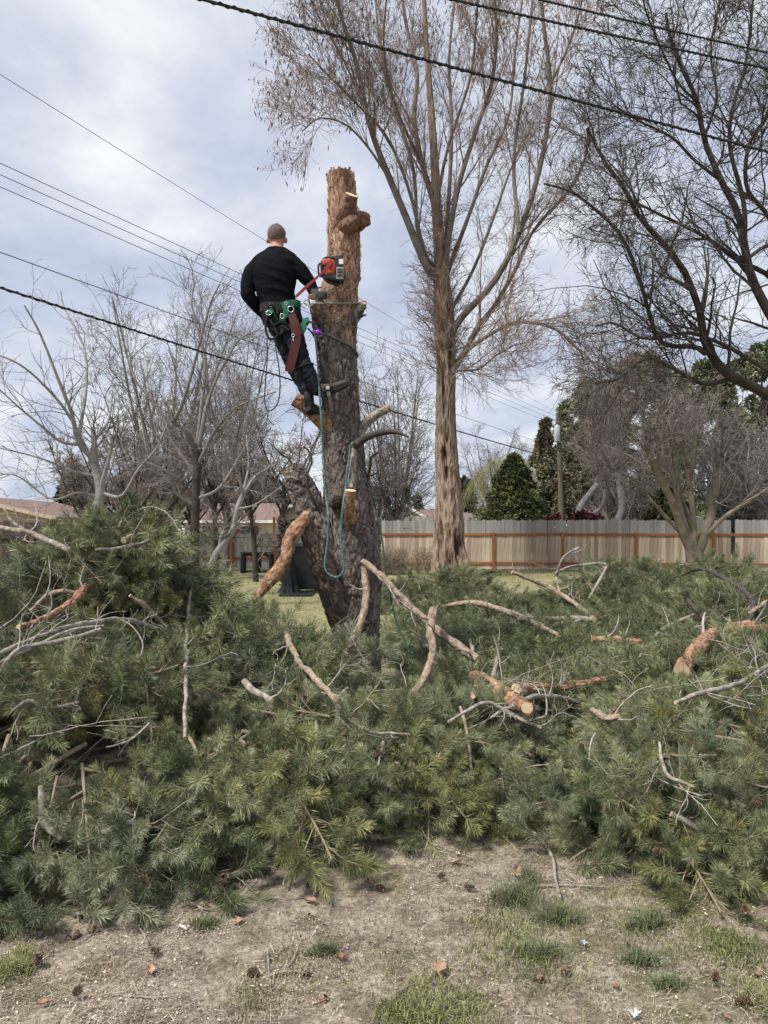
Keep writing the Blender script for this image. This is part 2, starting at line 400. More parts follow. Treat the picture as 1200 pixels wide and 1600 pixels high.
M['pole_wood'] = mat('utility_pole_wood', [(0.3, (0.08, 0.065, 0.05)), (0.7, (0.17, 0.14, 0.11))], 3, 0.9, 0.01, 12, (5, 5, 0.4))
M['steel'] = mat('galvanised_steel', [(0.3, (0.42, 0.44, 0.46)), (0.7, (0.55, 0.57, 0.59))], 3, 0.45, metal=0.3)
M['cable'] = mat('black_cable', [(0.3, (0.012, 0.012, 0.013)), (0.7, (0.03, 0.03, 0.032))], 8, 0.6)
M['cable_grey'] = mat('weathered_wire', [(0.3, (0.05, 0.05, 0.055)), (0.7, (0.09, 0.09, 0.095))], 8, 0.6)
M['black_plastic'] = mat('black_plastic', [(0.3, (0.016, 0.017, 0.02)), (0.7, (0.03, 0.032, 0.036))], 6, 0.5)
M['bin_lid'] = mat('dark_blue_grey_lid', [(0.3, (0.05, 0.055, 0.07)), (0.7, (0.08, 0.09, 0.11))], 6, 0.5)
M['tarp'] = mat('black_tarp', [(0.3, (0.006, 0.007, 0.009)), (0.7, (0.016, 0.017, 0.021))], 6, 0.7, 0.004, 30)
M['board'] = mat('weathered_grey_board', [(0.3, (0.25, 0.25, 0.24)), (0.7, (0.36, 0.36, 0.345))], 4, 0.9, 0.003, 30)
# man
M['shirt'] = mat('black_shirt', [(0.3, (0.003, 0.0035, 0.005)), (0.7, (0.008, 0.0085, 0.012))], 14, 0.9, 0.004, 40, spec=0.1)
M['trousers'] = mat('navy_work_trousers', [(0.3, (0.005, 0.007, 0.012)), (0.7, (0.014, 0.018, 0.030))], 12, 0.8, 0.008, 16, spec=0.2)
M['skin'] = mat('skin', [(0.3, (0.36, 0.19, 0.135)), (0.7, (0.46, 0.26, 0.19))], 14, 0.6)
M['hair'] = mat('short_grey_brown_hair', [(0.3, (0.115, 0.094, 0.08)), (0.7, (0.155, 0.13, 0.113))], 40, 0.95, 0.0015, 400)
M['glove'] = mat('dark_glove', [(0.3, (0.02, 0.02, 0.02)), (0.7, (0.06, 0.058, 0.055))], 30, 0.8)
M['boot'] = mat('brown_boot_leather', [(0.3, (0.05, 0.038, 0.028)), (0.7, (0.12, 0.09, 0.068))], 16, 0.75, 0.003, 50)
M['boot_dark'] = mat('dark_boot_leather', [(0.3, (0.015, 0.013, 0.012)), (0.7, (0.045, 0.038, 0.033))], 16, 0.75, 0.003, 50)
M['sole'] = mat('boot_sole', [(0.3, (0.012, 0.012, 0.012)), (0.7, (0.03, 0.03, 0.03))], 16, 0.9)
M['webbing'] = mat('black_webbing', [(0.3, (0.010, 0.010, 0.011)), (0.7, (0.028, 0.028, 0.03))], 40, 0.85)
M['green_web'] = mat('green_harness_webbing', [(0.3, (0.012, 0.085, 0.05)), (0.7, (0.03, 0.15, 0.09))], 40, 0.8)
M['scabbard'] = mat('red_brown_scabbard', [(0.3, (0.045, 0.007, 0.006)), (0.7, (0.08, 0.014, 0.011))], 20, 0.55)
M['silver'] = mat('silver_metal', [(0.3, (0.55, 0.55, 0.55)), (0.7, (0.7, 0.7, 0.7))], 10, 0.3, metal=0.8)
M['purple'] = mat('purple_anodised', [(0.3, (0.22, 0.03, 0.42)), (0.7, (0.34, 0.06, 0.58))], 10, 0.35, metal=0.3)
M['rope_dark'] = mat('dark_rope', [(0.3, (0.03, 0.035, 0.035)), (0.7, (0.085, 0.09, 0.088))], 60, 0.9, 0.003, 160)
M['rope_grey'] = mat('grey_flipline', [(0.3, (0.14, 0.14, 0.12)), (0.7, (0.30, 0.29, 0.25))], 60, 0.9, 0.003, 160)
M['rope_teal'] = mat('teal_rope', [(0.3, (0.025, 0.085, 0.085)), (0.5, (0.07, 0.16, 0.155)), (0.7, (0.22, 0.31, 0.29))], 70, 0.9, 0.003, 160)
M['rope_green'] = mat('dark_green_rope', [(0.3, (0.012, 0.035, 0.03)), (0.7, (0.035, 0.07, 0.06))], 60, 0.9)
M['strap_red'] = mat('red_strap', [(0.3, (0.19, 0.02, 0.03)), (0.7, (0.30, 0.045, 0.055))], 40, 0.8)
M['saw_orange'] = mat('orange_saw_housing', [(0.3, (0.42, 0.06, 0.02)), (0.7, (0.54, 0.09, 0.03))], 10, 0.45)
M['saw_grey'] = mat('light_grey_saw_cover', [(0.3, (0.20, 0.20, 0.20)), (0.7, (0.30, 0.30, 0.30))], 10, 0.5)
# ground
def ground_mat():
    m = bpy.data.materials.new('ground_soil_and_lawn'); m.use_nodes = True
    N, L = m.node_tree.nodes, m.node_tree.links; b = N['Principled BSDF']
    b.inputs['Roughness'].default_value = 0.97; b.inputs['Specular IOR Level'].default_value = 0.15
    geo = N.new('ShaderNodeNewGeometry'); p = geo.outputs['Position']
    sp = N.new('ShaderNodeSeparateXYZ'); L.new(p, sp.inputs[0])
    fine = noise_n(N, L, p, 42, 6, 0.75); med = noise_n(N, L, p, 6.5, 5, 0.65); big = noise_n(N, L, p, 1.4, 4, 0.6)
    soil = ramp(N, L, fine, [(0.30, (0.16, 0.13, 0.098)), (0.43, (0.31, 0.26, 0.195)), (0.55, (0.45, 0.39, 0.305)), (0.67, (0.60, 0.54, 0.45))])
    dark = ramp(N, L, fine, [(0.32, (0.09, 0.07, 0.055)), (0.66, (0.28, 0.225, 0.18))])
    green = ramp(N, L, fine, [(0.35, (0.10, 0.105, 0.045)), (0.62, (0.26, 0.25, 0.12))])
    c = mixc(N, L, ramp(N, L, med, [(0.44, 0.0), (0.60, 0.85)]), soil, dark)
    xm = math_n(N, L, 'MULTIPLY_ADD', sp.outputs[0], 0.045, big)
    c = mixc(N, L, ramp(N, L, math_n(N, L, 'MULTIPLY_ADD', med, 0.35, math_n(N, L, 'SUBTRACT', xm, 0.18)), [(0.52, 0.0), (0.66, 0.75)]), c, green)
    lawn = ramp(N, L, math_n(N, L, 'MULTIPLY_ADD', med, 0.6, math_n(N, L, 'MULTIPLY', big, 0.4)),
                [(0.36, (0.14, 0.15, 0.06)), (0.5, (0.25, 0.23, 0.12)), (0.64, (0.38, 0.325, 0.22))])
    far = ramp(N, L, math_n(N, L, 'MULTIPLY', sp.outputs[1], 0.1), [(0.62, 0.0), (0.95, 1.0)])
    c = mixc(N, L, far, c, lawn)
    L.new(c, b.inputs['Base Color'])
    bp = N.new('ShaderNodeBump'); bp.inputs['Distance'].default_value = 0.02; L.new(fine, bp.inputs['Height']); L.new(bp.outputs[0], b.inputs['Normal'])
    return m
M['ground'] = ground_mat()
M['litter'] = mat('straw_and_chips', [(0.15, (0.12, 0.088, 0.062)), (0.42, (0.30, 0.24, 0.175)), (0.72, (0.46, 0.39, 0.30)), (0.98, (0.66, 0.60, 0.51))], 3, 0.9, tone=1.0, spec=0.15)
M['grass'] = mat('short_grass', [(0.2, (0.07, 0.085, 0.03)), (0.5, (0.16, 0.175, 0.065)), (0.8, (0.31, 0.30, 0.14))], 3, 0.7, tone=0.7, spec=0.2)
M['tuft'] = mat('dark_green_grass_tuft', [(0.2, (0.05, 0.068, 0.03)), (0.5, (0.10, 0.125, 0.055)), (0.8, (0.20, 0.215, 0.105))], 3, 0.7, tone=0.7, spec=0.2)
M['leaf'] = mat('dead_orange_leaf', [(0.3, (0.22, 0.12, 0.075)), (0.7, (0.38, 0.25, 0.175))], 20, 0.8, rand=0.5)
M['pale_leaf'] = mat('pale_chip', [(0.3, (0.42, 0.39, 0.34)), (0.7, (0.58, 0.55, 0.49))], 20, 0.8)
M['blue_paper'] = mat('pale_blue_scrap', [(0.3, (0.35, 0.42, 0.55)), (0.7, (0.55, 0.6, 0.68))], 20, 0.7)

# ------------------------------------------------------------------ ground sheet
def axis(lo, hi, near_lo, near_hi, step, far):
    a = np.arange(near_lo, near_hi, step)
    g = 1.22
    up = [near_hi]; s = step
    while up[-1] < far: s *= g; up.append(up[-1] + s)
    dn = [near_lo]; s = step
    while dn[-1] > -far: s *= g; dn.append(dn[-1] - s)
    return np.concatenate([dn[::-1][:-1], a, up])
def bump_h(x, y):
    p = np.stack([x, y, np.zeros_like(x)], -1)
    k = np.clip(1 - (np.hypot(x, y - 3) - 5) / 8, 0, 1)
    return k * (0.05 * (fbm(p * 1.3, 3, 5) - 0.5) + 0.035 * (fbm(p * 9, 3, 9) - 0.5))
xs = axis(0, 0, -2.6, 2.6, 0.03, 600); ys = axis(0, 0, 1.7, 4.6, 0.03, 600)
GX, GY = np.meshgrid(xs, ys, indexing='xy')
GV = np.stack([GX, GY, bump_h(GX, GY)], -1)
gi = np.arange(GX.size).reshape(GX.shape)
gm = MB(); gm.add(GV, np.stack([gi[:-1, :-1], gi[:-1, 1:], gi[1:, 1:], gi[1:, :-1]], -1).reshape(-1, 4))
struct('ground', gm, M['ground'])

# ------------------------------------------------------------------ fences
def picket_mesh(h, w, t, m, name='fence_picket'):
    c = w * 0.22
    o = np.array(((-w / 2, 0), (w / 2, 0), (w / 2, h - c), (w / 2 - c, h), (-w / 2 + c, h), (-w / 2, h - c)))
    V = np.concatenate([np.c_[o[:, 0], np.full(6, -t / 2), o[:, 1]], np.c_[o[:, 0], np.full(6, t / 2), o[:, 1]]])
    b = MB(); i = np.arange(6); j = (i + 1) % 6
    b.add(V, [np.arange(6)[None], np.arange(6, 12)[::-1][None], np.stack([i, i + 6, j + 6, j], -1)], 0, None, False)
    return b.mesh(name, m)
def fence(name, label, A, B, h, w, m, post_ts=(), rails=(), rail_m=None, post_h=None, skip=(), z0=0.04, front=-1, pw=0.09, jit=0.012):
    """pickets from A to B (x, y), rails and posts on the near side"""
    A, B = np.array(A, float), np.array(B, float); d = B - A; Ln = np.hypot(*d); ang = math.atan2(d[1], d[0])
    nrm = np.array((d[1], -d[0])) / Ln
    root = thing(name, label, 'fence', (*A, 0))
    pm = picket_mesh(h - z0, w * 0.965, 0.018, m)
    n = int(Ln / w)
    for k in range(n):
        t = (k + 0.5) * w / Ln
        if any(a < t < b for a, b in skip): continue
        o = link('picket', pm, root, Vector((*(A + d * t - A), z0 + random.uniform(-jit, jit) * 1.7)))
        o.rotation_euler = (random.uniform(-.004, .004), random.uniform(-.006, .006), ang + random.uniform(-.015, .015))
        o.location += Vector((*(nrm * random.uniform(-.004, .004)), 0))
    for z, hh in rails:
        ts = [0] + list(post_ts) + [1]
        for a, b_ in zip(ts[:-1], ts[1:]):
            if b_ - a < 0.01: continue
            mb = MB(); L_ = (b_ - a) * Ln - pw - 0.004
            c = A + d * (a + b_) / 2 + nrm * (0.009 + 0.024)
            box(mb, (0, 0, 0), (L_, 0.04, hh), None, 0, 0.004)
            o = mb.build('rail', rail_m, root); o.matrix_parent_inverse = Matrix(); o.location = Vector((*(c - A), z)); o.rotation_euler = (0, 0, ang)
    for t in post_ts:
        mb = MB(); box(mb, (0, 0, (post_h or h) / 2), (pw, pw, post_h or h), None, 0, 0.005)
        c = A + d * t + nrm * (0.009 + pw / 2 + 0.002)
        o = mb.build('post', rail_m, root); o.matrix_parent_inverse = Matrix(); o.location = Vector((*(c - A), 0)); o.rotation_euler = (0, random.uniform(-.01, .01), ang)
    return root
def fx(u, Y): return (u - CX) / F * Y
FA, FB = (fx(596, 28.6), 28.6), (fx(1290, 26.6), 26.6)
def ft(u):                              # fence parameter where it shows at pixel column u
    k = (u - CX) / F
    return (FA[0] - k * FA[1]) / (k * (FB[1] - FA[1]) - (FB[0] - FA[0]))
fence('picket_fence', 'long weathered wooden fence with orange stained rails and posts along the back of the yard', FA, FB, 1.90, 0.143, M['picket'],
      [ft(u) for u in (680, 771, 879, 992, 1114, 1235)], [(1.36, 0.09), (0.27, 0.09)], M['stain'], 1.44, [(ft(1143), ft(1151))])
fence('side_fence', 'grey picket fence behind the black folding table with two tall orange posts', (fx(300, 29.5), 29.5), (fx(500, 30), 30), 1.38, 0.14, M['grey_picket'],
      [0.305, 0.64], [(0.4, 0.09)], M['stain'], 2.05, pw=0.11)
fence('dark_fence', 'dark brown wooden fence seen past the left edge of the brush pile', (fx(-60, 17.2), 17.2), (fx(118, 17.6), 17.6), 1.76, 0.15, M['dark_picket'],
      [0.62], [(0.3, 0.10), (1.4, 0.10)], M['dark_picket'], 1.6)
fence('rear_fence', 'low grey fence standing behind the back fence left of the shaggy trunk', (fx(590, 38), 38), (fx(760, 37), 37), 2.22, 0.145, M['grey_picket'],
      [0.5], [(1.95, 0.09)], M['stain'], 2.0)
fence('neighbour_fence', 'grey fence top beyond the back fence near the leaning trunk', (fx(905, 36), 36), (fx(1110, 36), 36), 2.05, 0.145, M['grey_picket'], [0.5], [(1.2, 0.09)], M['grey_picket'], 1.9)

# ------------------------------------------------------------------ houses
def prism_roof(mb, x0, x1, yf, yb, ze, zr, t=0.18, mi=0):
    """gable roof with the ridge along x"""
    ym = (yf + yb) / 2
    for a, b in ((yf, ym), (yb, ym)):
        V = np.array(((x0, a, ze), (x1, a, ze), (x1, b, zr), (x0, b, zr), (x0, a, ze - t), (x1, a, ze - t), (x1, b, zr - t), (x0, b, zr - t)))
        mb.add(V, np.array(((0, 1, 2, 3), (7, 6, 5, 4), (0, 4, 5, 1), (1, 5, 6, 2), (3, 2, 6, 7), (0, 3, 7, 4))), mi, None, False)
def window(root, c, w, h, depth=0.06, rot=0):
    fr = MB()
    for dx in (-w / 2, w / 2): box(fr, (c[0] + dx, c[1], c[2]), (0.09, depth, h + 0.09))
    for dz in (-h / 2, h / 2): box(fr, (c[0], c[1], c[2] + dz), (w - 0.09, depth, 0.09))
    f = fr.build('window', M['white_trim'], root)
    g = MB(); box(g, (c[0], c[1] + 0.01, c[2]), (w - 0.094, 0.02, h - 0.094)); g.build('pane', M['glass'], f)
# left: tan house whose gable end faces the camera, ridge running back
def gable_front(name, label, xa, yf, yb, half, ze, zr, roof_m, wall_m, trim_m, over=0.5):
    r = thing(name, label, 'house', (xa, yf, 0))
    w = MB()
    V = np.array(((xa - half, yf, 0), (xa + half, yf, 0), (xa + half, yf, ze), (xa, yf, zr - 0.25), (xa - half, yf, ze),
                  (xa - half, yb, 0), (xa + half, yb, 0), (xa + half, yb, ze), (xa, yb, zr - 0.25), (xa - half, yb, ze)), float)
    w.add(V, [np.array([[0, 1, 2, 3, 4]]), np.array([[9, 8, 7, 6, 5]]), np.array(((1, 6, 7, 2), (5, 0, 4, 9)))], 0, None, False)
    w.build('wall', wall_m, r)
    ro = MB(); sl = (zr - ze) / half; ho = half + over; zo = zr - sl * ho
    y0 = yf - over
    for s in (-1, 1):
        V = np.array(((xa, y0, zr), (xa + s * ho, y0, zo), (xa + s * ho, yb, zo), (xa, yb, zr)))
        V = np.concatenate([V, V - np.array((0, 0, 0.16))])
        ro.add(V, np.array(((0, 1, 2, 3), (7, 6, 5, 4), (0, 4, 5, 1), (1, 5, 6, 2), (2, 6, 7, 3))), 0, None, False)
    rf = ro.build('roof', roof_m, r)
    tr = MB()
    for s in (-1, 1):
        d = np.array((s * ho, 0, zo - zr)); Ld = np.linalg.norm(d); 
        box(tr, np.array((xa, y0 - 0.03, zr - 0.10)) + d / 2, (Ld, 0.05, 0.22), frame_to(d))
    tr.build('fascia', trim_m, rf)
    return r
Yh = 46.0
h1 = gable_front('tan_house', 'tan house with brown shingle roof behind the dark fence at far left', fx(-60, Yh), Yh, Yh + 13, 5.6, 1.6 + 20 / F * Yh, 1.6 + 52 / F * Yh, M['roof_brown'], M['wall_tan'], M['tan_trim'])
window(h1, (fx(20, Yh), Yh - 0.04, 1.4), 1.4, 1.0)
Yh = 58.0
h2 = thing('cream_house', 'cream house with brown shingle roof and red shutters behind the grey picket fence', 'house', (fx(360, Yh), Yh, 0))
w = MB(); box(w, (fx(357, Yh), Yh + 4.5, 1.1), (fx(425, Yh) - fx(288, Yh), 9, 2.2)); w.build('wall', M['wall_cream'], h2)
w = MB(); prism_roof(w, fx(272, Yh), fx(434, Yh), Yh - 0.6, Yh + 9.6, 1.6 + 12 / F * Yh, 1.6 + 42 / F * Yh); rf = w.build('roof', M['roof_brown'], h2)
w = MB(); box(w, (fx(353, Yh), Yh - 0.64, 1.6 + 10 / F * Yh), (fx(434, Yh) - fx(272, Yh), 0.05, 0.2)); w.build('gutter', M['white_trim'], rf)
window(h2, (fx(384, Yh), Yh - 0.04, 1.35), 0.85, 0.9)
for u in (373, 399):
    w = MB(); box(w, (fx(u, Yh), Yh - 0.05, 1.4), (0.5, 0.06, 0.72), None, 0, 0.01); w.build('shutter', M['red_paint'], h2)
window(h2, (fx(322, Yh), Yh - 0.04, 1.5), 0.7, 0.6)
Yh = 64.0
h3 = gable_front('white_trimmed_house', 'small brown roofed house with white gable trim glimpsed left of the cut trunk', fx(462, Yh), Yh, Yh + 9, 3.3, 1.6 + 16 / F * Yh, 1.6 + 38 / F * Yh, M['roof_brown'], M['wall_cream'], M['white_trim'])
Yh = 62.0
h4 = gable_front('grey_house', 'dark grey roofed house with white gable trim behind the low rear fence', fx(628, Yh), Yh, Yh + 16, 2.4, 1.6 + 14 / F * Yh, 1.6 + 40 / F * Yh, M['roof_grey'], M['wall_cream'], M['white_trim'])
h4b = thing('brown_roofed_house', 'long low house with brown roof just right of the shaggy trunk', 'house', (fx(700, 66), 66, 0))
w = MB(); box(w, (fx(710, 66), 70, 1.0), (6.5, 8, 2.0)); w.build('wall', M['wall_cream'], h4b)
w = MB(); prism_roof(w, fx(640, 66), fx(772, 66), 65.4, 75, 1.6 + 14 / F * 66, 1.6 + 31 / F * 66); w.build('roof', M['roof_brown'], h4b)
Yh = 44.0
h5 = thing('right_grey_house', 'grey roofed house with pale wall at the far right edge beyond the fence', 'house', (fx(1190, Yh), Yh, 0))
w = MB(); box(w, (fx(1225, Yh), Yh + 4, 1.42), (fx(1290, Yh) - fx(1166, Yh), 8, 2.84)); w.build('wall', M['white_trim'], h5)
w = MB(); prism_roof(w, fx(1158, Yh), fx(1300, Yh), Yh - 0.5, Yh + 8.5, 1.6 + 35 / F * Yh, 1.6 + 66 / F * Yh); w.build('roof', M['roof_grey'], h5)
window(h5, (fx(1185, Yh), Yh - 0.04, 2.0), 0.9, 0.8)
# ------------------------------------------------------------------ bare trees
def limb_curve(pts, Y0, Y1, r0, r1, n=24, dz=0):
    """pts: photo pixels along a limb; Y from Y0 to Y1; radii in pixels at Y0"""
    k = len(pts); t = np.linspace(0, 1, k)
    w = np.array([px(u, v, Y0 + (Y1 - Y0) * a) for (u, v), a in zip(pts, t)])
    rr = (r0 + (r1 - r0) * t ** 0.8) * Y0 / F
    return spline(np.c_[w, rr], n)
def spawn(PP, RR, M_, t0, t1, L0, L1, ang, jit, trop, K=6, rmin=0.004, rk=0.55, tape=0.35, curl=0.0, lenfall=0.4, flat=None):
    """children for every parent curve (N,K,3): M_ each, lengths L0..L1, opening angle ang (deg), jitter, tropism vector per step"""
    N, Kp = RR.shape
    t = rng.uniform(t0, t1, (N, M_)); f = t * (Kp - 1) * 0.9999; i = f.astype(int); f = (f - i)[..., None]
    n = np.arange(N)[:, None]
    P0 = PP[n, i] * (1 - f) + PP[n, i + 1] * f
    r0 = (RR[n, i] * (1 - f[..., 0]) + RR[n, i + 1] * f[..., 0]) * rk * rng.uniform(0.6, 1.0, (N, M_))
    T = unit(PP[n, i + 1] - PP[n, i])
    rnd = rng.normal(size=(N, M_, 3))
    perp = unit(rnd - (rnd * T).sum(-1, keepdims=True) * T)
    a = np.radians(rng.normal(ang, ang * 0.28, (N, M_)))[..., None]
    D = T * np.cos(a) + perp * np.sin(a)
    L = rng.uniform(L0, L1, (N, M_)) * (1 - lenfall * (t - t0) / max(1e-6, t1 - t0))
    P0 = P0.reshape(-1, 3); D = unit(D.reshape(-1, 3)); L = L.ravel(); r0 = np.maximum(r0.ravel(), rmin * 1.4)
    out = [P0]; trop = np.asarray(trop, float); cv = rng.normal(size=D.shape) * curl
    for k in range(K - 1):
        D = unit(D + trop + cv + rng.normal(size=D.shape) * jit)
        out.append(out[-1] + D * (L / (K - 1))[:, None])
    P = np.stack(out, 1)
    Rd = np.maximum(r0[:, None] * np.linspace(1, tape, K)[None], rmin)
    return P, Rd
def curves_to_arrays(cs, n):
    return np.stack([spline(c, n)[:, :3] for c in cs]), np.stack([spline(c, n)[:, 3] for c in cs])
def bare_tree(name, label, loc, trunk_curve, limbs, levels, bark, limb_m, twig_m, group=None, S=8, trunk_S=16, leaf=None, trunk_mesh=None):
    """trunk_curve / limbs: arrays (n,4); levels: list of dicts for spawn(); all twigs past the traced limbs form the crown"""
    root = thing(name, label, 'tree', loc, group)
    if trunk_mesh is None:
        mb = MB(); tubes(mb, trunk_curve[:, :3], trunk_curve[:, 3], trunk_S); mb.build('trunk', bark, root)
    else: trunk_mesh.build('trunk', bark, root)
    for c in limbs:
        mb = MB(); tubes(mb, c[:, :3], c[:, 3], S); mb.build('limb', limb_m, root)
    src = [c for c in limbs] + ([trunk_curve] if levels[0].get('trunk', True) else [])
    PP, RR = curves_to_arrays(src, 24)
    cr = MB()
    allp = []
    for k, lv in enumerate(levels):
        lv = dict(lv); S_ = lv.pop('S', 3); lv.pop('trunk', None); draw = lv.pop('draw', True)
        PP, RR = spawn(PP, RR, **lv)
        tubes(cr, PP, RR, S_, 0, rng.uniform(0, 1, len(PP)))
        allp.append((PP, RR))
    o = cr.build('crown', twig_m, root, kind='stuff')
    return root, allp

# --- the tall shaggy tree behind (trunk with deep furrows, an old scar, a flared base)
TY = 24.0
tp = [(706, 912, 31), (705, 890, 26), (703, 850, 22.5), (702, 800, 20), (699, 740, 17.6), (697, 700, 16.4), (696, 640, 15), (697, 590, 14.6), (696, 540, 15.4), (694, 490, 15),
      (691, 450, 13), (688, 400, 9.5), (683, 330, 7.5), (679, 250, 6), (672, 150, 4.6), (665, 50, 3.6), (660, -60, 3), (655, -200, 2)]
tc_ = spline(np.array([[*px(u, v, TY), m_(r, TY)] for u, v, r in tp]), 520)
nS = 96
T_, A_, B_ = frames(tc_[None, :, :3]); th = np.arange(nS) / nS * 2 * np.pi
dirs = np.cos(th)[:, None] * A_[0][:, None] + np.sin(th)[:, None] * B_[0][:, None]
cen = tc_[:, None, :3]; rad = tc_[:, 3][:, None]
hz = tc_[:, 2][:, None]
q = np.stack([np.broadcast_to(np.cos(th) * 5.0, (520, nS)), np.broadcast_to(np.sin(th) * 5.0, (520, nS)), np.broadcast_to(hz * 0.75, (520, nS))], -1)
fur = 1 - np.abs(2 * fbm(q * 2.0, 3, 3) - 1) * 2.2
lob = fbm(np.stack([np.broadcast_to(np.cos(th) * 1.1, (520, nS)), np.broadcast_to(np.sin(th) * 1.1, (520, nS)), np.broadcast_to(hz * 0.14, (520, nS))], -1), 2, 8) - 0.5
root_l = np.clip(1 - hz / 2.2, 0, 1) ** 1.4
but = root_l * (0.24 * np.cos(th * 5 + 0.8) + 0.20 * np.cos(th * 3 + 2.0) - .04)
scar = np.zeros((520, nS))
def add_scar(u, v, hw, hh, depth):
    c = px(u, v, TY); 
    front = dirs[..., 1] < 0
    X = (cen + dirs * rad[..., None])
    d = ((X[..., 0] - c[0]) / m_(hw, TY)) ** 2 + ((X[..., 2] - c[2]) / m_(hh, TY)) ** 2
    scar[:] += np.where(front, -depth * np.exp(-d * 1.3), 0)
for a in ((694, 712, 5, 12, .55), (696, 740, 4, 14, .4), (697, 690, 3, 9, .3), (686, 835, 4, 26, .5), (716, 858, 6, 24, .55), (700, 880, 4, 14, .3), (703, 560, 3, 30, .35), (691, 600, 2, 40, .25)): add_scar(*a)
rr = rad * (1 + 0.17 * (fur - 0.4) + 0.28 * lob * np.clip(1.6 - hz / 9, 0.3, 1) + but + scar)
V = cen + dirs * rr[..., None]
idx = np.arange(520 * nS).reshape(520, nS)
tm = MB(); tm.add(V, np.stack([idx[:-1], np.roll(idx[:-1], -1, 1), np.roll(idx[1:], -1, 1), idx[1:]], -1).reshape(-1, 4), 0, np.clip(fur * 0.8 + 0.05 + scar * 2.2, -.6, 1).ravel())
WL = [  # traced limbs: pixels, Y start, Y end, r start, r end
    ([(690, 440), (668, 420), (633, 336), (605, 270), (587, 224), (573, 177), (559, 107), (540, 47), (526, 0), (515, -60)], 24, 21, 8, 2),
    ([(690, 415), (680, 327), (661, 261), (647, 187), (652, 117), (638, 56), (629, 0), (622, -70)], 24, 25, 6.5, 2.3),
    ([(694, 440), (700, 380), (717, 289), (745, 200), (769, 126), (776, 47), (773, 0), (772, -70)], 24, 22.5, 6, 2),
    ([(700, 530), (722, 495), (773, 439), (811, 364), (839, 280), (855, 200), (860, 131), (848, 28), (842, -60)], 24, 22, 7.5, 2.4),
    ([(703, 590), (715, 567), (730, 543), (747, 510), (773, 477), (806, 420), (834, 359), (885, 303), (913, 252), (922, 190)], 24, 23.5, 6.5, 1.8),
    ([(712, 570), (733, 545), (767, 522), (800, 505), (837, 505), (873, 517), (893, 537), (920, 560), (943, 590)], 24, 22, 4.5, 1.4),
    ([(704, 592), (713, 580), (747, 577), (773, 557), (807, 537)], 24, 22.5, 3, 1.0),
    ([(692, 440), (700, 330), (706, 200), (702, 90), (715, -40)], 24.2, 26, 5, 2),
    ([(683, 420), (664, 395), (640, 300), (605, 215), (555, 160), (510, 115), (482, 85)], 24, 22, 4, 1.1),
    ([(612, 285), (575, 230), (540, 195), (500, 185), (472, 205)], 23, 21.5, 2.6, 1.0),
    ([(811, 364), (803, 250), (820, 120), (832, 0), (838, -50)], 22.8, 24, 4, 1.6),
    ([(694, 440), (735, 330), (760, 260), (795, 180), (805, 80), (822, -40)], 24.2, 26, 4.5, 1.6),
    ([(690, 450), (655, 380), (645, 260), (610, 150), (590, 40), (585, -50)], 24.2, 26.5, 4.5, 1.6),
    ([(573, 177), (540, 100), (512, 50), (490, 10), (480, -30)], 22, 21.5, 2.6, 1.1),
    ([(860, 131), (885, 80), (905, 20), (915, -40)], 22.5, 22, 2.6, 1.2),
    ([(696, 500), (740, 420), (775, 330), (800, 260), (835, 190)], 24.2, 27, 4, 1.4),
    ([(680, 330), (700, 230), (735, 120), (745, 20), (750, -60)], 24, 21.5, 3.4, 1.5),
    ([(661, 261), (620, 170), (600, 80), (605, -20)], 24.5, 22, 3, 1.3),
]
wl_c = [limb_curve(p_, y0_, y1_, r0_ * .86, r1_ * .9) for p_, y0_, y1_, r0_, r1_ in WL]
shag, lv = bare_tree('shaggy_tree', 'tall bare tree with reddish shaggy furrowed trunk and fanning limbs behind the climber', (float(tc_[0, 0]), TY, 0), tc_, wl_c, [
    dict(M_=19, t0=0.2, t1=1, L0=1.5, L1=3.2, ang=29, jit=0.10, trop=(0, 0, 0.08), K=9, rmin=0.0075, S=4, trunk=False, rk=.42),
    dict(M_=8, t0=0.15, t1=1, L0=0.7, L1=1.4, ang=32, jit=0.13, trop=(0, 0, 0.04), K=7, rmin=0.0052),
    dict(M_=5, t0=0.2, t1=1, L0=0.35, L1=0.75, ang=36, jit=0.16, trop=(0, 0, -0.06), K=4, rmin=0.0043),
], M['willow_bark'], M['willow_limb'], M['willow_twig'], trunk_mesh=tm)
# shaggy epicormic twigs on the trunk
low = tc_[(tc_[:, 2] > px(0, 600, TY)[2]) & (tc_[:, 2] < px(0, 330, TY)[2])]
PP, RR = spawn(low[None, :, :3], low[None, :, 3], 170, 0, 1, 0.7, 2.2, 55, 0.16, (0, 0, 0.06), K=8, rmin=0.008, rk=0.06)
mb = MB(); tubes(mb, PP, RR, 3, 0, rng.uniform(0, 1, len(PP)))
P2, R2 = spawn(PP, RR, 7, 0.2, 1, 0.3, 0.9, 45, 0.22, (0, 0, 0.0), K=6, rmin=0.006); tubes(mb, P2, R2, 3, 0, rng.uniform(0, 1, len(P2)))
low2 = spline(np.array([[*px(697, v, TY), m_(10, TY)] for v in (600, 520, 420)]), 20)
LP = low2[None, :, :3].copy(); 
PP, RR = spawn(LP, low2[None, :, 3], 48, 0, 1, 1.2, 2.6, 65, 0.16, (-0.10, 0.0, 0.10), K=8, rmin=0.008, rk=0.1)
tubes(mb, PP, RR, 3, 0, rng.uniform(0, 1, len(PP)))
P2, R2 = spawn(PP, RR, 9, 0.2, 1, 0.4, 1.0, 42, 0.18, (0, 0, 0.02), K=6, rmin=0.006); tubes(mb, P2, R2, 3, 0, rng.uniform(0, 1, len(P2)))
mb.build('twigs', M['willow_twig'], shag, kind='stuff')
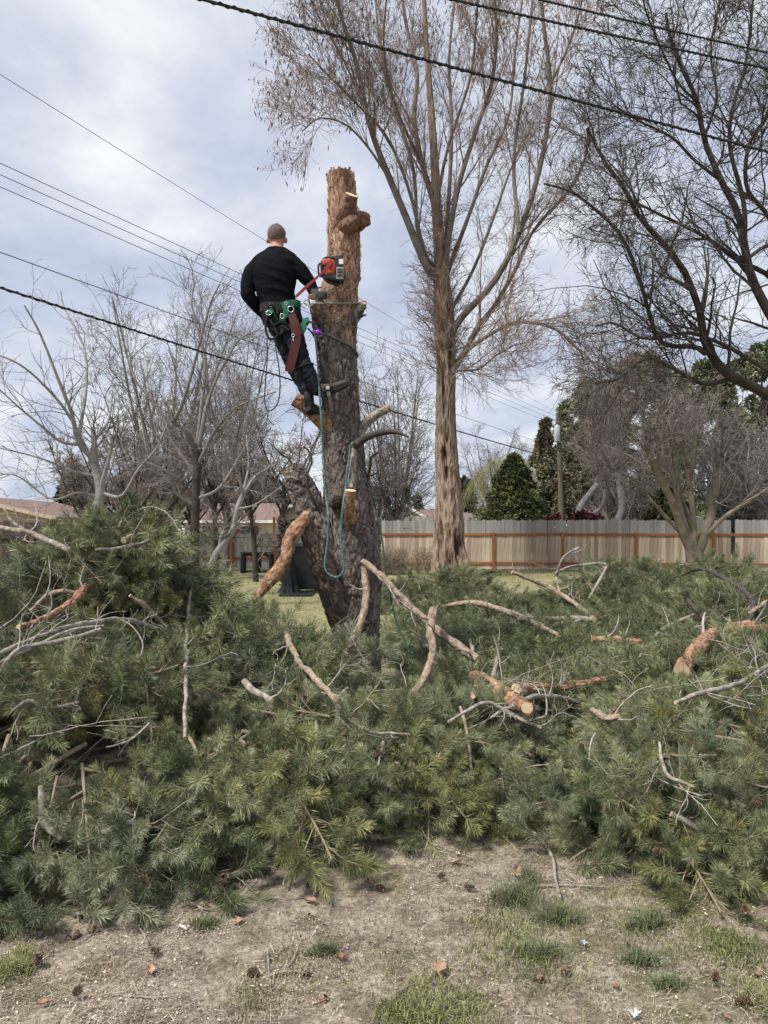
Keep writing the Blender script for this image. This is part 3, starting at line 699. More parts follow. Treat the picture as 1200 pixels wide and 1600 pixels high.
# weeping twigs under the low right limbs
PP, RR = curves_to_arrays([wl_c[5], wl_c[6], wl_c[4]], 24)
mb = MB(); PP, RR = spawn(PP, RR, 40, 0.2, 1, 0.8, 2.0, 70, 0.16, (0, 0, -0.16), K=9, rmin=0.006, rk=0.3); tubes(mb, PP, RR, 3, 0, rng.uniform(0, 1, len(PP)))
P2, R2 = spawn(PP, RR, 4, 0.2, 1, 0.3, 0.8, 40, 0.2, (0, 0, -0.15), K=6, rmin=0.005); tubes(mb, P2, R2, 3, 0, rng.uniform(0, 1, len(P2)))
mb.build('weeping_twigs', M['willow_twig'], shag, kind='stuff')
# hanging dead leaves, thickest on the left and top of the crown
tips = lv[2][0][:, -1]
u_ = CX + tips[:, 0] / tips[:, 1] * F; v_ = CY - (tips[:, 2] - CAM_Z) / tips[:, 1] * F
w = np.where(u_ < 600, 0.85, np.clip(0.75 - v_ / 450, 0.05, 0.7)) * (v_ < 330) * (v_ > -60)
sel = tips[rng.uniform(size=len(tips)) < w]
def leaves_hang(mb, P, l0, l1, wd):
    n = len(P); L = rng.uniform(l0, l1, n)[:, None]
    d = unit(np.c_[rng.normal(0, .35, n), rng.normal(0, .35, n), -np.ones(n)]); s = unit(np.cross(d, rng.normal(size=(n, 3)))) * (wd * rng.uniform(.6, 1.2, n))[:, None]
    V = np.stack([P, P + d * L * 0.45 + s, P + d * L, P + d * L * 0.5 - s], 1)
    mb.add(V, np.arange(n * 4).reshape(n, 4), 0, np.repeat(rng.uniform(0, 1, n), 4), False)
mb = MB(); leaves_hang(mb, sel + rng.normal(0, 0.05, (len(sel), 3)), 0.10, 0.26, 0.022)
mb.build('hanging_leaves', M['dead_leaf_hang'], shag, kind='stuff')

# --- big dark tree whose trunk stands beyond the right edge
DY = 17.0
tr_c = spline(np.array([[*px(u, v, DY), m_(r, DY)] for u, v, r in ((1345, 945, 36), (1335, 860, 30), (1318, 760, 27), (1300, 690, 25))]), 20)
DL = [
    ([(1305, 700), (1250, 650), (1193, 613), (1147, 590), (1120, 567), (1100, 530), (1096, 500), (1088, 470), (1067, 420), (1027, 370), (997, 337), (977, 297), (943, 250), (917, 200)], 17, 15.5, 13, 2),
    ([(1303, 690), (1255, 580), (1215, 510), (1193, 473), (1173, 430), (1163, 383), (1153, 333), (1127, 283), (1100, 217), (1090, 160), (1067, 110), (1050, 70), (1040, 20)], 17, 16.5, 13, 1.8),
    ([(1102, 552), (1085, 542), (1033, 535), (1012, 480), (1005, 455), (990, 410), (967, 363), (933, 330), (893, 300), (850, 287)], 16.6, 15, 6, 1.4),
    ([(1255, 580), (1225, 470), (1200, 430), (1153, 407), (1113, 377), (1077, 357), (1030, 335), (995, 318), (950, 310)], 17, 18, 7, 1.5),
    ([(1163, 383), (1162, 317), (1140, 227), (1147, 160), (1163, 110), (1173, 40), (1178, -30)], 16.8, 18, 5.5, 1.8),
    ([(1225, 470), (1215, 380), (1200, 337), (1167, 293), (1170, 227), (1200, 177), (1220, 100)], 17, 16, 6, 2),
    ([(1290, 670), (1230, 600), (1173, 563), (1133, 540), (1075, 520), (1010, 530), (960, 505), (930, 510)], 17, 18.5, 7, 1.5),
    ([(1127, 283), (1085, 250), (1050, 215), (1000, 190), (960, 165)], 16.6, 15.5, 3.5, 1.3),
    ([(1100, 217), (1120, 150), (1110, 80), (1125, 0), (1130, -50)], 16.6, 17.5, 3, 1.4),
    ([(1090, 160), (1060, 130), (1035, 80), (1010, 20), (1000, -30)], 16.6, 15.5, 2.6, 1.2),
    ([(1147, 590), (1100, 600), (1050, 575), (1010, 560), (970, 590), (930, 600)], 16.8, 15.5, 5, 1.3),
    ([(1303, 690), (1290, 560), (1270, 430), (1240, 300), (1225, 150), (1215, 0)], 17, 18, 12, 3),
]
dl_c = [limb_curve(p_, y0_, y1_, r0_ * .76, r1_) for p_, y0_, y1_, r0_, r1_ in DL]
dark, lv = bare_tree('dark_tree', 'large dark bare tree reaching in from beyond the right edge', (float(tr_c[0, 0]), DY, 0), tr_c, dl_c, [
    dict(M_=23, t0=0.25, t1=1, L0=1.2, L1=2.7, ang=48, jit=0.14, trop=(-0.02, 0, 0.03), K=8, rmin=0.007, S=4, trunk=False),
    dict(M_=8, t0=0.15, t1=1, L0=0.5, L1=1.2, ang=46, jit=0.17, trop=(0, 0, 0.03), K=6, rmin=0.005),
    dict(M_=5, t0=0.2, t1=1, L0=0.25, L1=0.55, ang=45, jit=0.2, trop=(0, 0, 0.0), K=4, rmin=0.004),
], M['dark_tree'], M['dark_tree'], M['dark_twig'])
PP, RR = curves_to_arrays([dl_c[0][8:], dl_c[2], dl_c[6], dl_c[10]], 20)
mb = MB(); PP, RR = spawn(PP, RR, 26, 0.1, 1, 0.8, 2.0, 75, 0.14, (0, 0, -0.17), K=8, rmin=0.006, rk=0.25); tubes(mb, PP, RR, 3, 0, rng.uniform(0, 1, len(PP)))
P2, R2 = spawn(PP, RR, 6, 0.1, 1, 0.3, 0.8, 40, 0.2, (0, 0, -0.12), K=5, rmin=0.0045); tubes(mb, P2, R2, 3, 0, rng.uniform(0, 1, len(P2)))
mb.build('weeping_twigs', M['dark_twig'], dark, kind='stuff')

# --- many-stemmed pollard in front of the back fence
MY = 24.3
bs = spline(np.array([[*px(u, v, MY), m_(r, MY)] for u, v, r in ((1088, 893, 17), (1086, 872, 14), (1082, 855, 12))]), 8)
ML = [
    ([(1084, 870), (1067, 833), (1050, 783), (1027, 740), (1013, 707), (1009, 696)], 24.3, 23.8, 7.5, 4),
    ([(1085, 868), (1077, 840), (1063, 800), (1057, 750), (1050, 687), (1047, 668)], 24.3, 24.6, 6.5, 4.8),
    ([(1086, 866), (1082, 793), (1078, 750), (1086, 705), (1093, 660)], 24.3, 24, 5.5, 2.2),
    ([(1088, 868), (1107, 820), (1117, 767), (1127, 715)], 24.3, 24.4, 9, 5),
    ([(1092, 850), (1110, 830), (1133, 807), (1163, 787), (1205, 760), (1240, 735)], 24.3, 23.6, 4.5, 2),
    ([(1070, 840), (1040, 807), (1013, 777), (997, 753), (973, 740), (950, 728)], 24.3, 23.4, 3.4, 1.4),
    ([(1080, 860), (1078, 815), (1062, 775), (1040, 730), (1035, 690)], 24.4, 25.2, 4.5, 2.5),
    ([(1078, 760), (1070, 720), (1075, 690)], 24.1, 23.6, 3, 1.6),
]
ml_c = [limb_curve(*a, n=16) for a in ML]
mid, lv = bare_tree('pollarded_tree', 'many stemmed mossy tree with whippy bare shoots in front of the back fence', (float(bs[0, 0]), MY, 0), bs, ml_c, [
    dict(M_=13, t0=0.5, t1=1, L0=1.2, L1=2.9, ang=36, jit=0.12, trop=(0, 0, 0.11), K=9, rmin=0.008, S=3, rk=0.4, trunk=False, lenfall=0.1, curl=0.07),
    dict(M_=6, t0=0.1, t1=1, L0=0.5, L1=1.5, ang=50, jit=0.16, trop=(0, 0, 0.03), K=7, rmin=0.006, curl=0.06),
    dict(M_=4, t0=0.1, t1=1, L0=0.2, L1=0.6, ang=50, jit=0.2, trop=(0, 0, -0.03), K=4, rmin=0.005),
], M['mid_bark'], M['mid_bark'], M['mid_twig'])

# --- generic bare trees
def auto_tree(name, label, u, Y, v_top, lean=0.0, r=0.14, limbs=6, spread=0.35, fork=0.35, dens=1.0, bark='pale_bark', twig='grey_tw', group=None, up=0.06, vbase=None, small=False):
    z1 = CAM_Z + (CY - v_top) / F * Y; x0 = fx(u, Y)
    zf = z1 * fork
    x1 = x0 + lean * zf
    tcv = spline(np.array([[x0, Y, -0.05, r * 1.3], [x0 + (x1 - x0) * 0.4, Y + .05, zf * 0.5, r], [x1, Y, zf, r * 0.8]]), 12)
    ls = []
    for k in range(limbs):
        a = k / limbs * 2 * np.pi + random.uniform(-.4, .4); s = spread * z1 * random.uniform(.5, 1.15)
        t = random.uniform(.55, 1); b = tcv[int(t * 11)]
        top = z1 * random.uniform(.72, .9)
        c = np.array([[*b[:3], b[3] * .62], [b[0] + math.cos(a) * s * .45, b[1] + math.sin(a) * s * .45, b[2] + (top - b[2]) * .4, b[3] * .42],
                      [b[0] + math.cos(a) * s + lean * (top - zf) * .5, b[1] + math.sin(a) * s, top, b[3] * .15]])
        c[1:, :3] += np.random.default_rng(k).normal(0, .05 * s, (2, 3))
        ls.append(spline(c, 16))
    h = z1 - zf
    lv = [dict(M_=int(13 * dens), t0=0.15, t1=1, L0=h * .16, L1=h * .42, ang=40, jit=0.11, trop=(0, 0, up), K=7, rmin=0.009, rk=0.45, curl=0.04),
          dict(M_=int(8 * dens), t0=0.1, t1=1, L0=h * .07, L1=h * .2, ang=42, jit=0.16, trop=(0, 0, up * .5), K=5, rmin=0.0065)]
    if not small: lv.append(dict(M_=3, t0=0.2, t1=1, L0=h * .04, L1=h * .09, ang=42, jit=0.16, trop=(0, 0, 0), K=3, rmin=0.0055))
    return bare_tree(name, label, (x0, Y, 0), tcv, ls, lv, M[bark], M[bark], M[twig], group, S=6, trunk_S=10)

# left: pale barked tree, traced
LY = 13.0
t1c = limb_curve([(160, 905), (152, 830), (150, 799), (157, 771), (151, 736), (143, 712)], LY, LY, 9.5, 6.5)
L1 = [([(143, 714), (122, 690), (112, 645), (95, 603), (63, 522), (38, 477)], 13, 12, 5, 1),
      ([(150, 735), (147, 690), (145, 668)], 13, 13, 5, 3.6), ([(158, 765), (162, 746), (173, 704), (175, 680)], 13, 12.7, 4, 2.4),
      ([(140, 712), (105, 645), (63, 596), (28, 568), (-10, 552)], 13, 12, 3, 1), ([(128, 695), (95, 690), (70, 670), (28, 635), (-10, 600)], 13, 12, 3, 1),
      ([(152, 745), (110, 735), (60, 715), (0, 700)], 13, 12.2, 2.4, .9), ([(122, 690), (135, 600), (130, 540), (100, 480), (95, 455)], 13, 14, 3, 1),
      ([(158, 770), (190, 775), (215, 735), (245, 700), (262, 660)], 13, 12.4, 3, 1), ([(147, 690), (170, 655), (176, 610)], 13, 13.3, 2.4, 1.1), ([(152, 775), (120, 770), (80, 780), (30, 745), (-5, 740)], 13, 12.4, 2.2, .8)]
bare_tree('pale_barked_tree', 'pale grey barked bare tree rising out of the left brush pile', (float(t1c[0, 0]), LY, 0), t1c, [limb_curve(*a, n=16) for a in L1], [
    dict(M_=9, t0=0.2, t1=1, L0=0.5, L1=1.5, ang=42, jit=0.12, trop=(-0.02, 0, 0.03), K=8, rmin=0.0042, curl=0.07, trunk=False, rk=0.45),
    dict(M_=5, t0=0.1, t1=1, L0=0.2, L1=0.7, ang=42, jit=0.16, trop=(0, 0, 0.0), K=6, rmin=0.003, curl=0.05)], M['pale_bark'], M['pale_bark'], M['grey_tw'])
# left: dark trunk with fork, traced
t2c = limb_curve([(304, 935), (304, 851), (306, 778), (308, 720), (305, 700)], 17, 17, 8, 6)
L2 = [([(305, 703), (290, 672), (269, 659), (280, 645), (297, 592), (311, 540), (318, 515), (330, 470), (343, 445)], 17, 16, 4.5, 1),
      ([(308, 715), (322, 638), (335, 600), (350, 568), (375, 530), (405, 515)], 17, 17.5, 4, 1), ([(308, 730), (336, 673), (365, 640), (395, 625), (430, 612)], 17, 16, 3.5, 1),
      ([(306, 760), (330, 700), (350, 650), (360, 600)], 17, 18, 3.5, 1), ([(304, 740), (270, 690), (250, 640), (215, 600), (200, 560)], 17, 17.5, 3.5, 1),
      ([(305, 720), (315, 630), (320, 560), (300, 480), (305, 440)], 17, 18, 3.5, 1), ([(306, 780), (345, 760), (390, 690), (420, 680)], 17, 16.5, 3, .9), ([(304, 790), (275, 770), (265, 740), (225, 720)], 17, 16.5, 3, .9)]
bare_tree('forked_dark_tree', 'dark trunked bare tree forking low behind the left brush pile', (float(t2c[0, 0]), 17, 0), t2c, [limb_curve(*a, n=16) for a in L2], [
    dict(M_=13, t0=0.2, t1=1, L0=0.6, L1=1.9, ang=42, jit=0.12, trop=(0, 0, 0.05), K=8, rmin=0.0055, curl=0.07, trunk=False, rk=0.45),
    dict(M_=7, t0=0.1, t1=1, L0=0.3, L1=0.9, ang=42, jit=0.16, trop=(0, 0, 0.02), K=6, rmin=0.004, curl=0.05)], M['dark_tree'], M['grey_tw'], M['grey_tw'])
# leaning grey trunk before the side fence
t3c = limb_curve([(325, 905), (335, 870), (352, 845), (364, 828), (371, 795), (380, 772)], 15, 15, 5.5, 4)
L3 = [([(380, 773), (372, 740), (355, 715), (350, 690)], 15, 14.5, 2.8, 1), ([(379, 775), (398, 745), (420, 730), (440, 700)], 15, 15.3, 2.8, .9), ([(371, 795), (395, 790), (420, 775), (440, 760)], 15, 14.4, 1.8, .8),
      ([(344, 852), (346, 838), (352, 828)], 15, 14.9, 3.4, 2.6), ([(375, 785), (388, 730), (385, 680)], 15, 15.6, 2.3, .8)]
bare_tree('leaning_tree', 'small grey leaning bare tree beside the tall orange fence post', (float(t3c[0, 0]), 15, 0), t3c, [limb_curve(*a, n=12) for a in L3], [
    dict(M_=8, t0=0.3, t1=1, L0=0.4, L1=1.1, ang=48, jit=0.15, trop=(0, 0, 0.0), K=8, rmin=0.004, curl=0.12, trunk=False, rk=0.5),
    dict(M_=5, t0=0.1, t1=1, L0=0.2, L1=0.5, ang=45, jit=0.18, trop=(0, 0, -0.03), K=6, rmin=0.003, curl=0.08)], M['pale_bark'], M['pale_bark'], M['grey_tw'])
G1 = 'tangled bare trees behind the left brush pile'
for u, Y, vt, r, sp, fk, lb in [(128, 25, 665, .09, .36, .5, 'low tangled bare tree right behind the pale barked tree'), (205, 22, 650, .12, .40, .42, 'tangled bare tree between the pale barked tree and the forked dark tree'),
        (250, 24, 590, .12, .34, .42, 'tall tangled bare tree just left of the forked dark tree'), (340, 23, 610, .12, .32, .5, 'tangled bare tree between the forked dark tree and the leaning tree'), (400, 22, 650, .1, .32, .55, 'tangled bare tree behind the leaning tree above the folding table'),
        (440, 26, 600, .12, .30, .5, 'tangled bare tree left of the broken limb of the pine'), (172, 29, 685, .1, .36, .5, 'small far bare tree in the thicket over the tan house roof'), (300, 27, 665, .1, .34, .55, 'small far bare tree in the thicket before the cream house')]:
    auto_tree('thicket_tree', lb, u, Y, vt, random.uniform(-.1, .1), r * .7, 7, sp, fk, .95, 'dark_tree', 'thicket', G1, 0.03)
auto_tree('feathery_tree', 'tall feathery bare tree rising above the thicket left of the climber', 255, 29, 425, 0.02, .16, 8, .24, .3, 1.05, 'grey_tw', 'grey_tw')
auto_tree('upright_tree', 'slim bare tree with upright twigs just left of the hanging ropes', 352, 27, 448, 0.02, .12, 7, .2, .3, 1.1, 'grey_tw', 'grey_tw')
auto_tree('bare_tree', 'slender bare tree with upright twigs seen between the cut trunk and the shaggy tree', 617, 30, 535, -.02, .13, 8, .16, .14, 1.1, 'grey_tw', 'grey_tw', None, 0.07)
auto_tree('bare_tree', 'lower bushy bare tree right behind the cut trunk', 585, 31, 650, 0.0, .10, 7, .28, .15, 1.0, 'thicket', 'grey_tw')
auto_tree('bare_tree', 'distant rounded bare tree standing above the dark green juniper', 767, 62, 658, 0.02, .16, 10, .34, .35, 1.0, 'thicket', 'dark_twig')
for u, Y, vt, lb in [(985, 33, 680, 'pinkish bare tree around the short upright trunk'), (1035, 36, 700, 'pinkish bare tree behind the stems of the pollarded tree')]:
    auto_tree('pinkish_bare_tree', lb, u, Y, vt, random.uniform(-.1, .1), .13, 7, .36, .3, .95, 'mid_bark', 'mid_twig', 'pinkish bare trees behind the back fence', 0.01)
for k, (u, Y, vt) in enumerate([(1150, 30, 640), (1215, 28, 600)]):
    auto_tree('grey_bare_tree', ['grey bare tree behind the right end of the back fence', 'bare tree cut by the right edge behind the fence'][k], u, Y, vt, 0, .12, 8, .4, .3, 1.2, 'grey_tw', 'grey_tw', None, 0.01)
auto_tree('thin_pale_tree', 'thin pale bare tree among the conifers below the dark limbs', 950, 36, 520, 0, .10, 8, .16, .3, 1.1, 'mid_bark', 'mid_twig')
# leaning forked trunk and straight trunk behind the fence
mb = MB(); c = px(905, 805, 31)
r_ = thing('bent_tree', 'pale leaning bare trunk with a low curved limb behind the back fence', 'tree', (float(c[0]), 31, 0))
t_ = limb_curve([(902, 850), (905, 800), (912, 785), (925, 768), (934, 757)], 31, 31, 6.5, 4.5, 16); tubes(mb, t_[:, :3], t_[:, 3], 10); mb.build('trunk', M['pale_bark'], r_)
mb = MB(); t_ = limb_curve([(903, 806), (920, 806), (935, 797), (943, 785), (946, 765)], 31, 30.6, 4, 2.5, 16); tubes(mb, t_[:, :3], t_[:, 3], 8); mb.build('limb', M['pale_bark'], r_)
mb = MB(); t_ = limb_curve([(964, 850), (966, 815), (972, 795), (970, 770), (966, 735)], 32, 32, 7, 5, 16); tubes(mb, t_[:, :3], t_[:, 3], 10)
o = mb.build('dead_tree', M['pale_bark']); tag(o, 'short upright grey trunk just beyond the back fence', 'tree')

# ------------------------------------------------------------------ evergreens: trunk and clumped crown of many small faces
def crown_faces(mb, C, Rr, n, size, droop=0.0, seed=0, elong=1.6):
    """sprays of small kite faces around clump centres C (k,3) radii Rr"""
    k = rng.integers(0, len(C), n)
    d = unit(rng.normal(size=(n, 3))); rr = rng.uniform(0.25, 1.0, n)[:, None] ** 0.5
    P = C[k] + d * rr * Rr[k][:, None]
    ax = unit(d + np.array((0, 0, -droop)) + rng.normal(size=(n, 3)) * 0.5); sd = unit(np.cross(ax, rng.normal(size=(n, 3))))
    s = size * rng.uniform(0.6, 1.4, n)[:, None]
    V = np.stack([P, P + ax * s * 0.5 * elong + sd * s * 0.32, P + ax * s * elong, P + ax * s * 0.5 * elong - sd * s * 0.32], 1)
    tone = rng.uniform(0, 1, len(C))[k] * 0.55 + rng.uniform(0, 1, n) * 0.45
    mb.add(V, np.arange(n * 4).reshape(n, 4), 0, np.repeat(tone, 4), False)
def evergreen(name, label, u, Y, v_top, v_bot, half, n_cl, n_f, size, m, shape='cone', group=None, seed=0, limb=True, droop=0.2, gap=0.75):
    g = np.random.default_rng(seed)
    x0 = fx(u, Y); z1 = CAM_Z + (CY - v_top) / F * Y; z0 = max(0.15, CAM_Z + (CY - v_bot) / F * Y); W = m_(half, Y)
    root = thing(name, label, 'tree', (x0, Y, 0), group)
    t = g.uniform(0, 1, n_cl) ** (1.25 if shape == 'cone' else 1.0)
    if shape == 'cone': wr = (1 - t) ** 0.72 * (0.6 + 0.55 * g.uniform(size=n_cl))
    else: wr = np.sqrt(np.clip(1 - (2 * t - 0.9) ** 2 / 1.25, 0.05, 1)) * (0.7 + 0.45 * g.uniform(size=n_cl))
    a = g.uniform(0, 2 * np.pi, n_cl); rad = W * wr * g.uniform(0.45, 1, n_cl) ** 0.5
    C = np.stack([x0 + np.cos(a) * rad, Y + np.sin(a) * rad, z0 + t * (z1 - z0)], 1)
    Rr = W * g.uniform(0.16, 0.30, n_cl) * (1.15 - 0.6 * t) * gap
    mb = MB(); tubes(mb, np.array([[x0, Y, -.05], [x0 + .05, Y, z1 * .5], [x0, Y, z1 * .96]]), np.array([W * .09, W * .06, .02]), 8); mb.build('trunk', M['pole_wood'], root)
    if limb:
        lb = MB(); P = []; 
        for c in C[:: 2]:
            b = np.array((x0, Y, max(0.2, c[2] - np.hypot(c[0] - x0, c[1] - Y) * .35)))
            P.append(np.stack([b, (b + c) / 2 + (0, 0, .05), c]))
        P = np.array(P); tubes(lb, P, np.broadcast_to(np.array((W * .025, W * .016, .01)), P.shape[:2]), 4); lb.build('branches', M['pole_wood'], root, kind='stuff')
    mb = MB(); crown_faces(mb, C, Rr, n_f, size, droop); mb.build('crown', m, root, kind='stuff')
    return root
evergreen('juniper', 'dense dark green cone shaped juniper behind the back fence', 803, 34, 716, 850, 66, 280, 46000, .095, M['juniper'], 'cone', None, 1)
evergreen('tall_pine', 'tall green pine behind the utility pole', 925, 47, 600, 800, 62, 130, 30000, .18, M['conifer'], 'round', None, 2)
evergreen('browned_conifer', 'brownish conifer just left of the utility pole', 852, 44, 655, 815, 34, 80, 20000, .15, M['brown_conifer'], 'cone', None, 3)
evergreen('browned_conifer', 'wide brown tinged conifer right of the utility pole above the hedge', 905, 42, 665, 815, 52, 100, 22000, .14, M['brown_conifer'], 'round', None, 4)
evergreen('tall_pine', 'large pine behind the pollarded tree', 1005, 50, 560, 815, 75, 110, 26000, .2, M['brown_conifer'], 'round', None, 5)
evergreen('tall_pine', 'dark green conifer filling the gap behind the pollarded tree stems', 1095, 46, 575, 830, 75, 120, 26000, .2, M['conifer'], 'round', None, 6)
evergreen('tall_pine', 'green conifer at the right edge behind the grey house', 1190, 54, 545, 815, 70, 100, 20000, .24, M['conifer'], 'round', None, 7)
evergreen('broadleaf_shrub', 'glossy green shrub behind the fence at far right', 1150, 31, 765, 840, 40, 60, 7000, .16, M['conifer'], 'round', None, 8)
evergreen('broadleaf_shrub', 'small dark evergreen shrub behind the stems of the pollarded tree', 1045, 32, 770, 845, 30, 50, 6000, .15, M['juniper'], 'round', None, 9)
evergreen('distant_spruce', 'small dark spruce top beside the shaggy trunk', 727, 70, 750, 815, 22, 40, 3500, .35, M['far_conifer'], 'cone', None, 10, False)
evergreen('distant_spruce', 'tiny dark pointed spruce above the grey house roof', 632, 75, 766, 815, 9, 24, 1800, .3, M['far_conifer'], 'cone', None, 11, False)
evergreen('distant_spruce', 'little dark spruce left of the shaggy trunk base', 652, 78, 776, 815, 10, 24, 1500, .3, M['far_conifer'], 'cone', None, 12, False)
evergreen('dark_conifer', 'dark conifer behind the roof of the tan house', 122, 62, 735, 815, 26, 50, 5000, .35, M['far_conifer'], 'round', None, 13)
evergreen('dark_conifer', 'dark evergreen mass behind the thicket and the cream house', 240, 70, 742, 815, 60, 80, 8000, .4, M['far_conifer'], 'round', None, 14)
evergreen('dark_conifer', 'dark evergreen behind the cream house roof', 390, 72, 735, 815, 55, 80, 8000, .4, M['far_conifer'], 'round', None, 15)
evergreen('red_hedge', 'low dark red leaved hedge along the fence below the utility pole', 915, 30.5, 803, 870, 34, 70, 6000, .10, M['red_hedge'], 'round', None, 16, False)
evergreen('red_hedge', 'small dark red leaved bush right of the juniper', 868, 30.5, 807, 870, 18, 40, 3000, .10, M['red_hedge'], 'round', None, 17, False)
# drooping yellow-green tree
YY = 58; x0 = fx(792, YY)
r_ = thing('weeping_tree', 'pale yellow green weeping tree behind the juniper', 'tree', (x0, YY, 0))
mb = MB(); tubes(mb, np.array([[x0, YY, 0], [x0, YY, 3.0], [x0 + .2, YY, 5]]), np.array([.3, .25, .1]), 8); mb.build('trunk', M['pole_wood'], r_)
n = 650; a = rng.uniform(0, 2 * np.pi, n); rad = rng.uniform(0, 1, n) ** .5 * 2.7
top = np.stack([x0 + np.cos(a) * rad, YY + np.sin(a) * rad, 1.6 + m_(115, YY) * np.sqrt(np.clip(1 - (rad / 3.1) ** 2, 0, 1)) + rng.normal(0, .15, n)], 1)
K = 6; D = np.stack([np.cos(a) * .35, np.sin(a) * .35, np.full(n, .3)], 1); P = [top]
for k in range(K - 1):
    D = unit(D + np.array((0, 0, -.55)) + rng.normal(0, .12, (n, 3))); P.append(P[-1] + D * rng.uniform(.15, .75, (n, 1)))
mb = MB(); tubes(mb, np.stack(P, 1), np.full((n, K), .010), 3, 0, rng.uniform(0, 1, n)); mb.build('crown', M['yellow_strand'], r_, kind='stuff')

# ------------------------------------------------------------------ dry shrub against the fence, utility pole, wires
DSY = 25.5; b0 = px(640, 893, DSY)
sh = thing('dry_shrub', 'pale dry twiggy shrub against the back fence left of the shaggy trunk', 'shrub', (float(b0[0]), DSY, 0))
mb = MB(); st = np.stack([np.array([b0[0] + dx, DSY + dy, 0]) + np.linspace(0, 1, 8)[:, None] * np.array((dx * .5, dy * .5, .75)) for dx, dy in rng.uniform(-1.0, 1.0, (70, 2)) * np.array((1.2, .5))])
Rr = np.broadcast_to(np.linspace(.008, .005, 8), st.shape[:2]); tubes(mb, st, Rr, 3, 0, rng.uniform(0, 1, len(st))); mb.build('stem', M['dry_weed'], sh, kind='stuff')
mb = MB(); P1, R1 = spawn(st, Rr, 14, 0, 1, .25, .6, 50, .2, (0, 0, .03), K=5, rmin=.004); tubes(mb, P1, R1, 3, 0, rng.uniform(0, 1, len(P1)))
P1, R1 = spawn(P1, R1, 5, 0, 1, .1, .25, 50, .2, (0, 0, 0), K=3, rmin=.004); tubes(mb, P1, R1, 3, 0, rng.uniform(0, 1, len(P1))); mb.build('crown', M['dry_weed'], sh, kind='stuff')

PY = 40.0
pole = thing('utility_pole', 'brown utility pole with a grey transformer can behind the back fence', 'utility pole', (fx(876, PY), PY, 0))
mb = MB(); tube(mb, [(fx(878.5, PY), PY, -.2), (fx(876, PY), PY, 4), px(872, 645, PY)], [.17, .15, .12], 14, 12, 0, 0); mb.build('pole', M['pole_wood'], pole)
c = px(870.5, 678, PY - .27)
mb = MB(); zz = np.array((-.45, -.44, -.40, .40, .44, .5)); tubes(mb, np.c_[np.full(6, c[0]), np.full(6, c[1]), c[2] + zz], np.array((.05, .14, .16, .16, .14, .03)), 20, 0); tf = mb.build('transformer', M['steel'], pole)
mb = MB()
for s in (-.07, .07): tube(mb, [(c[0] + s, c[1], c[2] + .46), (c[0] + s, c[1], c[2] + .62)], .022, 5, 8, 0, 0)
mb.build('bushing', M['cable_grey'], tf)
mb = MB(); box(mb, (c[0], c[1] + .19, c[2]), (.10, .09, .5)); mb.build('bracket', M['steel'], pole)
mb = MB(); tube(mb, [px(872, 650, PY) + (0, -.16, 0), px(872, 641, PY) + (0, -.16, 0)], .04, 5, 10, 0, 0); mb.build('insulator', M['cable_grey'], pole)

def wire(label, A, B, r, sag, m='cable', name='power_cable', wrap=None):
    t = np.linspace(0, 1, 60)[:, None]; A, B = np.array(A, float), np.array(B, float)
    P = A + (B - A) * t; P[:, 2] -= sag * 4 * t[:, 0] * (1 - t[:, 0])
    mb = MB(); tubes(mb, P, np.full(60, r), 8)
    if wrap:                             # a twisted pair: a thinner line lashed round the first
        a = t[:, 0] * wrap
        tt = np.linspace(0, 1, 900); Q = np.stack([np.interp(tt, t[:, 0], P[:, k]) for k in range(3)], 1); ph = tt * wrap * 6.283
        d = unit(B - A); s = unit(np.cross(d, (0, 0, 1))); upv = np.cross(s, d)
        Q = Q + r * 1.1 * (np.cos(ph)[:, None] * s + np.sin(ph)[:, None] * upv)
        tubes(mb, Q, np.full(900, r * .6), 5)
    o = mb.build(name, M[m]); tag(o, label, 'cable'); return o
def ext(a, b, k):                        # carry on past a by k times the span
    a, b = np.array(a), np.array(b); return a + (a - b) * k
p0 = px(874, 718, PY) + (-.15, 0, 0); a0 = px(0, 442, 12); wire('thick black cable crossing left side below the climber to the utility pole', ext(a0, p0, .25), p0, .02, .12, wrap=160)
p0 = px(874, 700, PY) + (-.15, 0, 0); a0 = px(0, 388, 12.2); wire('black wire just above the thick cable on the left', ext(a0, p0, .25), p0, .0085, .1)
for lb, va, vb in (('topmost of the three thin parallel wires at left', 250, 650), ('middle one of the three thin parallel wires at left', 268, 657), ('lowest of the three thin parallel wires at left', 287, 664)):
    p0 = px(872, vb, PY) + (-.13, 0, 0); a0 = px(0, va, 12.2); wire(lb, ext(a0, p0, .25), p0, .0065, .08)
p0 = px(872, 646, PY) + (0, -.1, 0); a0 = px(0, 97, 11.6); wire('single thin high wire passing behind the head of the climber', ext(a0, p0, .25), p0, .0052, .3, 'cable_grey')
for lb, A, B, r, w in (('lowest thick black cable crossing above the cut trunk at top', px(330, 0, 6.2), px(1200, 235, 8.6), .0125, 130),
                    ('middle thick cable crossing the upper right corner', px(720, 0, 7.4), px(1200, 105, 8.7), .011, 120),
                    ('uppermost reddish black cable at the top right corner', px(855, 0, 7.9), px(1200, 80, 8.8), .0095, 150)):
    wire(lb, ext(A, B, .6), ext(B, A, .8), r, .02, wrap=w)

